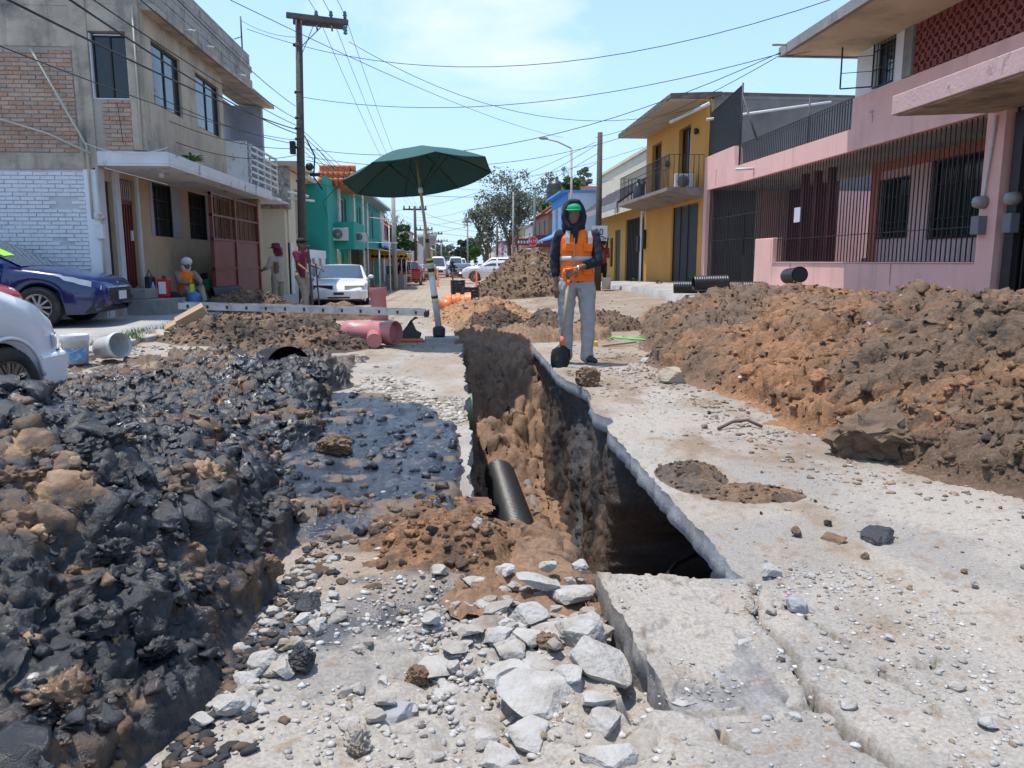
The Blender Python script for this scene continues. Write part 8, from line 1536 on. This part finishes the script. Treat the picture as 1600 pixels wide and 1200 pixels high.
# red banner letters on the maroon shop front
p = at(826, 378, 58.4); t = thing('shop_banner', 'dark red shop banner with pale letters under the brown house\'s balcony', 'sign', (p.x, 58.6, p.z)); one('board', t, MATS['maroon_far_paint'], lambda g: g.box(p.x-1.0, p.x+1.6, 58.6, 58.68, p.z-.25, p.z+.25)); one('pale_letters', t, WPAINT, lambda g: [g.box(p.x-.8+i*.22, p.x-.68+i*.22, 58.59, 58.6, p.z-.1, p.z+.1) for i in range(9)])
# ================================================================== TREES
LEAF = [mat('leaf_dark', (.035, .055, .022), rough=.7, var=.3, vs=1.5, bump=0), mat('leaf_grey', (.17, .185, .125), rough=.75, var=.3, vs=1.5, bump=0), mat('leaf_bright', (.07, .14, .025), rough=.65, var=.3, vs=1.5, bump=0)]; BARK = mat('grey_bark', (.15, .12, .10), rough=.95, var=.3)
def tree(label, x, y, z, h, w, lm, seed, n=5000, ls=.16, trunk=.28, crown0=.35, bare=False, droop=0, cat='tree', blobs=18):
    rs = np.random.RandomState(seed); t = thing('tree', label, cat, (x, y, z)); g = MB(); ends = []
    def br(p, d, L_, r, lv):
        q = p+d*L_; mid = p+d*L_*.5+Vector(rs.uniform(-.06, .06, 3))*L_; g.tube([p, mid, q], [r, r*.85, r*.65], 6)
        if lv == 0: ends.append(q); return
        for k in range(3 if lv > 1 else 3+bare): a = Vector((rs.uniform(-1, 1), rs.uniform(-1, 1), rs.uniform(.1, 1.1))).normalized(); nd = (d*.9+a*.85).normalized(); br(q, nd, L_*rs.uniform(.6, .85), r*.6, lv-1)
        if lv > 1: ends.append(q)
    br(Vector((x, y, z)), Vector((rs.uniform(-.1, .1), 0, 1)).normalized(), h*.30, trunk, 3 if not bare else 4); g.build('trunk', BARK, t)
    if bare: return t
    c = np.array([[e.x, e.y, e.z] for e in ends]); zc = z+h*crown0
    bl = np.stack([x+rs.normal(0, w*.23, blobs), y+rs.normal(0, w*.2, blobs), zc+(h*(1-crown0))*rs.beta(1.6, 1.3, blobs)], 1); c = np.concatenate([c, bl]) if len(c) < 40 else np.concatenate([c[rs.choice(len(c), 30, False)], bl])
    rad = rs.uniform(.10, .20, len(c))*w; sq = rs.choice(len(c), n); dr = rs.normal(size=(n, 3)); dr /= np.linalg.norm(dr, axis=1)[:, None]; P = c[sq]+dr*(rad[sq]*rs.uniform(.45, 1.08, n))[:, None]*np.array([1, 1, .75]); P[:, 2] -= droop*rs.uniform(0, 1, n)**2
    keep = fbm(P, 2.2/w*4, 3, seed) > -.25; P = P[keep]; n = len(P); a = rs.normal(size=(n, 3)); a /= np.linalg.norm(a, axis=1)[:, None]; b_ = np.cross(a, rs.normal(size=(n, 3))); b_ /= np.linalg.norm(b_, axis=1)[:, None]; s_ = ls*rs.uniform(.5, 1.3, n)[:, None]
    V = np.stack([P-a*s_-b_*s_*.35, P+a*s_*.2-b_*s_*.6, P+a*s_, P+b_*s_*.6], 1).reshape(-1, 3); mesh_np('crown', V, np.arange(4*n).reshape(n, 4), lm, t, smooth=False); return t
def tr(label, px, basey, topy, Y, wpx, lm, seed, **k):
    b_ = at(px, 405, Y); z = gzs(b_.x, Y)-.1; tree(label, b_.x, Y, z, at(px, topy, Y).z-z, wpx*Y/1200, lm, seed, **k)
tr('tall feathery grey green casuarina tree above the brown house', 795, 400, 268, 88, 95, LEAF[1], 3, n=11000, ls=.15, trunk=.30, droop=1.2, crown0=.28, blobs=30); tr('feathery casuarina left of the taller one', 757, 400, 300, 92, 42, LEAF[1], 4, n=4500, ls=.13, crown0=.45, droop=.8)
tr('far casuarina behind the cream house\'s roof', 868, 400, 262, 80, 46, LEAF[1], 5, n=4500, ls=.14, crown0=.5, droop=.8); tr('bright green tree top beside the cream house\'s gable', 888, 400, 277, 62, 42, LEAF[2], 6, n=6000, ls=.17, crown0=.6); tr('distant tree crown at the cream roof\'s end', 912, 400, 264, 70, 26, LEAF[1], 16, n=3000, ls=.17, crown0=.7)
tr('lush green street tree by the lilac pink house', 622, 430, 350, 60, 40, LEAF[2], 7, n=5000, ls=.15, crown0=.35); tr('bare leafless tree behind the lush green one', 615, 430, 312, 64, 50, LEAF[1], 8, bare=True, trunk=.13); tr('small green tree beside the pole by the stall', 630, 440, 388, 52, 18, LEAF[0], 9, n=1800, ls=.12, crown0=.4, trunk=.1)
tr('dark green round tree at the far end of the street', 728, 410, 377, 170, 24, LEAF[0], 10, n=4000, ls=.4, crown0=.25); tr('bright green tree at the far end right of the dark one', 744, 410, 376, 150, 22, LEAF[2], 11, n=3500, ls=.35, crown0=.25); tr('pale far tree mass left of the street\'s end', 690, 410, 381, 190, 34, LEAF[1], 12, n=3500, ls=.45, crown0=.2); tr('low far tree right behind the street\'s end', 712, 410, 388, 240, 26, LEAF[0], 13, n=2500, ls=.5, crown0=.15); tr('thin far tree beside the salmon house', 757, 410, 352, 112, 20, LEAF[1], 14, n=2200, ls=.22, crown0=.4)
# plants
def tuft(name, label, x, y, z, n, L_, wd, m, seed, cat='plant', group=None, up=.6):
    rs = random.Random(seed); t = thing(name, label, cat, (x, y, z), group=group)
    for i in range(n):
        a = rs.uniform(0, 6.28); e = rs.uniform(up*.5, up*1.6); d = Vector((math.cos(a), math.sin(a), e)).normalized(); s_ = Vector((-d.y, d.x, 0)).normalized()*wd; l = L_*rs.uniform(.6, 1.1); b0 = Vector((x, y, z+rs.uniform(0, L_*.5)))
        p1 = b0+d*l*.5; p2 = b0+d*l+Vector((0, 0, -l*.25)); g = MB(); g.add([b0, p1-s_, p2, p1+s_], [(0, 1, 2), (0, 2, 3)]); g.build('leaf', m, t)
    return t
tuft('plant', 'small green leafy plant growing on the white canopy', -5.25, 16.2, 3.05, 26, .28, .03, LEAF[2], 1)
tuft('weed', 'grass tuft growing by the yellow house\'s corner', 6.85, 21.8, .5, 14, .3, .02, LEAF[2], 2, 'weed'); tuft('weed', 'weeds in the drive in front of the garage door', 6.2, 23.5, .42, 14, .2, .02, LEAF[2], 3, 'weed'); tuft('weed', 'weeds at the foot of the mustard shop', 6.6, 28.6, .35, 14, .25, .02, LEAF[2], 4, 'weed')
rs_ = np.random.RandomState(77); n = 900; yy2 = rs_.uniform(9.8, 14.3, n); P = np.stack([-4.75+.12*np.sin(yy2*3)+rs_.normal(0, .09, n), yy2, 0*yy2], 1); kp = fbm(P, 1.4, 3, 77) > -.05; P = P[kp]; n = len(P); P[:, 2] = zsl(P[:, 0], P[:, 1])-.02
a = rs_.uniform(0, 6.28, n); d = np.stack([np.cos(a)*.5, np.sin(a)*.5, np.ones(n)], 1)*rs_.uniform(.03, .11, n)[:, None]; s_ = np.stack([-np.sin(a), np.cos(a), 0*a], 1)*.010; mesh_np('grass', np.stack([P-s_, P+s_, P+d], 1).reshape(-1, 3), np.arange(3*n).reshape(n, 3), LEAF[2], smooth=False)['kind'] = 'stuff'
# ================================================================== OVERHEAD WIRES
WIRE = mat('black_wire', (.02, .02, .022), rough=.6, bump=0)
def wire(label, a, b_, sag=.3, r=.010, n=18, group='overhead wires across the street'):
    a = Vector(a); b_ = Vector(b_); g = MB(); pts = [a.lerp(b_, i/n)-Vector((0, 0, sag*4*(i/n)*(1-i/n))) for i in range(n+1)]; g.tube(pts, r*.78, 5); o = g.build('overhead_wire', WIRE); return tag(o, label, 'wire', group)
PT = Vector((-3.8, 20, 0)); Pz = lambda z, dx=0: Vector((-3.8+dx, 20, z))
G1 = 'cables along the brick house to the tall pole'
for i, (x0, y0, zp, sg, r_, lb) in enumerate(((-10, -12, 4.35, .10, .016, 'thickest black cable crossing the brick house\'s front window'), (95, -10, 4.25, .12, .014, 'black cable just above the thickest one over the brick house'), (60, -60, 4.45, .10, .010, 'thin cable running over the brick house to the pole'), (150, -60, 4.6, .1, .010, 'thin cable passing the brick house\'s corner column'), (-30, 60, 4.1, .15, .008, 'lowest thin cable in front of the brick wall'), (190, -90, 4.9, .1, .009, 'highest of the cables running to the tall pole past the parapet'))): wire(lb, at(x0, y0, 7.0), Pz(zp, -.1), sg, r_, group=G1)
for i, zp in enumerate((4.0, 3.9, 3.75)): wire('cable of the bundle passing the white railing before the pole', (-5.6, 15.3+i*.3, 4.2-.35*i), Pz(zp, -.1), .12+.05*i, .010, group='cable bundle by the white railing')
W2 = ((at(385, 45, 19), at(1320, -8, 12.5), .95, 'long sagging wire highest across the sky'), (at(462, 150, 19.9), at(1226, 82, 13.8), .55, 'sagging wire from the tall pole to the pink house\'s roof'), (at(478, 232, 19.9), at(1228, 78, 13.8), .75, 'wire dipping from the pole\'s cable box to the pink roof'), (at(478, 245, 19.9), at(1100, 165, 22), .8, 'wire from the pole to the yellow house\'s roof'), (at(360, 0, 14), at(880, 215, 40), .3, 'diagonal wire falling from the parapet to the street lamp'), (at(545, 65, 19.9), at(1100, 165, 22), 1.0, 'wire from the crossarm sagging to the yellow house'), (at(480, 270, 19.9), at(890, 262, 40), .4, 'low wire from the pole behind the umbrella'), (at(480, 285, 19.9), at(960, 280, 30), .5, 'lowest wire crossing behind the umbrella\'s top'), (at(740, 285, 45), at(1005, 230, 29), .3, 'short wire from mid street to the cream house'), (at(930, 215, 25), at(1226, 82, 13.8), .2, 'wire from the number pole up to the pink roof'), (at(478, 250, 19.9), at(850, 290, 50), .5, 'thin wire running to the stop sign\'s pole'), (at(930, 222, 25), at(600, 330, 45), .5, 'wire from the number pole down to the teal house'))
for a, b_, sg, lb in W2: wire(lb, a, b_, sg, .009)
for i, (x0, zt) in enumerate(((-3.3, 7.05), (-2.95, 7.0), (-2.62, 6.98))): wire('power line from the crossarm to the next pole down the street', (x0, 19.86, zt), at(642+i*6, 326, 60), .5, .009, 10, 'power lines down the left side')
for i, (x0, zt) in enumerate(((-3.3, 7.05), (-2.95, 7.0), (-2.62, 6.98))): wire('power line from the crossarm passing overhead', (x0, 19.86, zt), (x0-.4, -5, 8.2+i*.1), .3, .009, 12, 'power lines overhead')
for i in range(5): wire('telephone line strung from the tall pole towards the far houses', Pz(4.3-.12*i, .08), at(655+8*i, 345+8*i, 70), .5+.1*i, .009, 12, 'telephone lines down the left side')
for i in range(4): wire('far wire crossing between the distant poles', at(655, 330+14*i, 62), at(780+20*i, 355+6*i, 72), .4, .016, 10, 'far wires across the street')
for i in range(3): wire('wire from the far poles over to the right side houses', at(650, 340+12*i, 60), at(935, 225+14*i, 25.2), .7, .010, 14, 'wires to the number pole')
wire('loose cable loop hanging on the brick wall', (-5.9, 14.5, 3.9), (-5.85, 14.5, 3.2), -.0, .008, 6); wire('white cable draped along the canopy\'s front edge', (-6.5, 14.5, 3.2), (-5.1, 14.55, 3.15), .14, .010, 12).data.materials[0] = WHMET
wire('cable strung from the parapet post along the roof edge', (-5.6, 21.9, 7.4), (-3.8, 20, 6.5), .1, .008, 6); wire('wire entering the open casement of the pink house', (5.7, 13.9, 4.7), (7.0, 12.9, 4.9), .05, .006, 6)
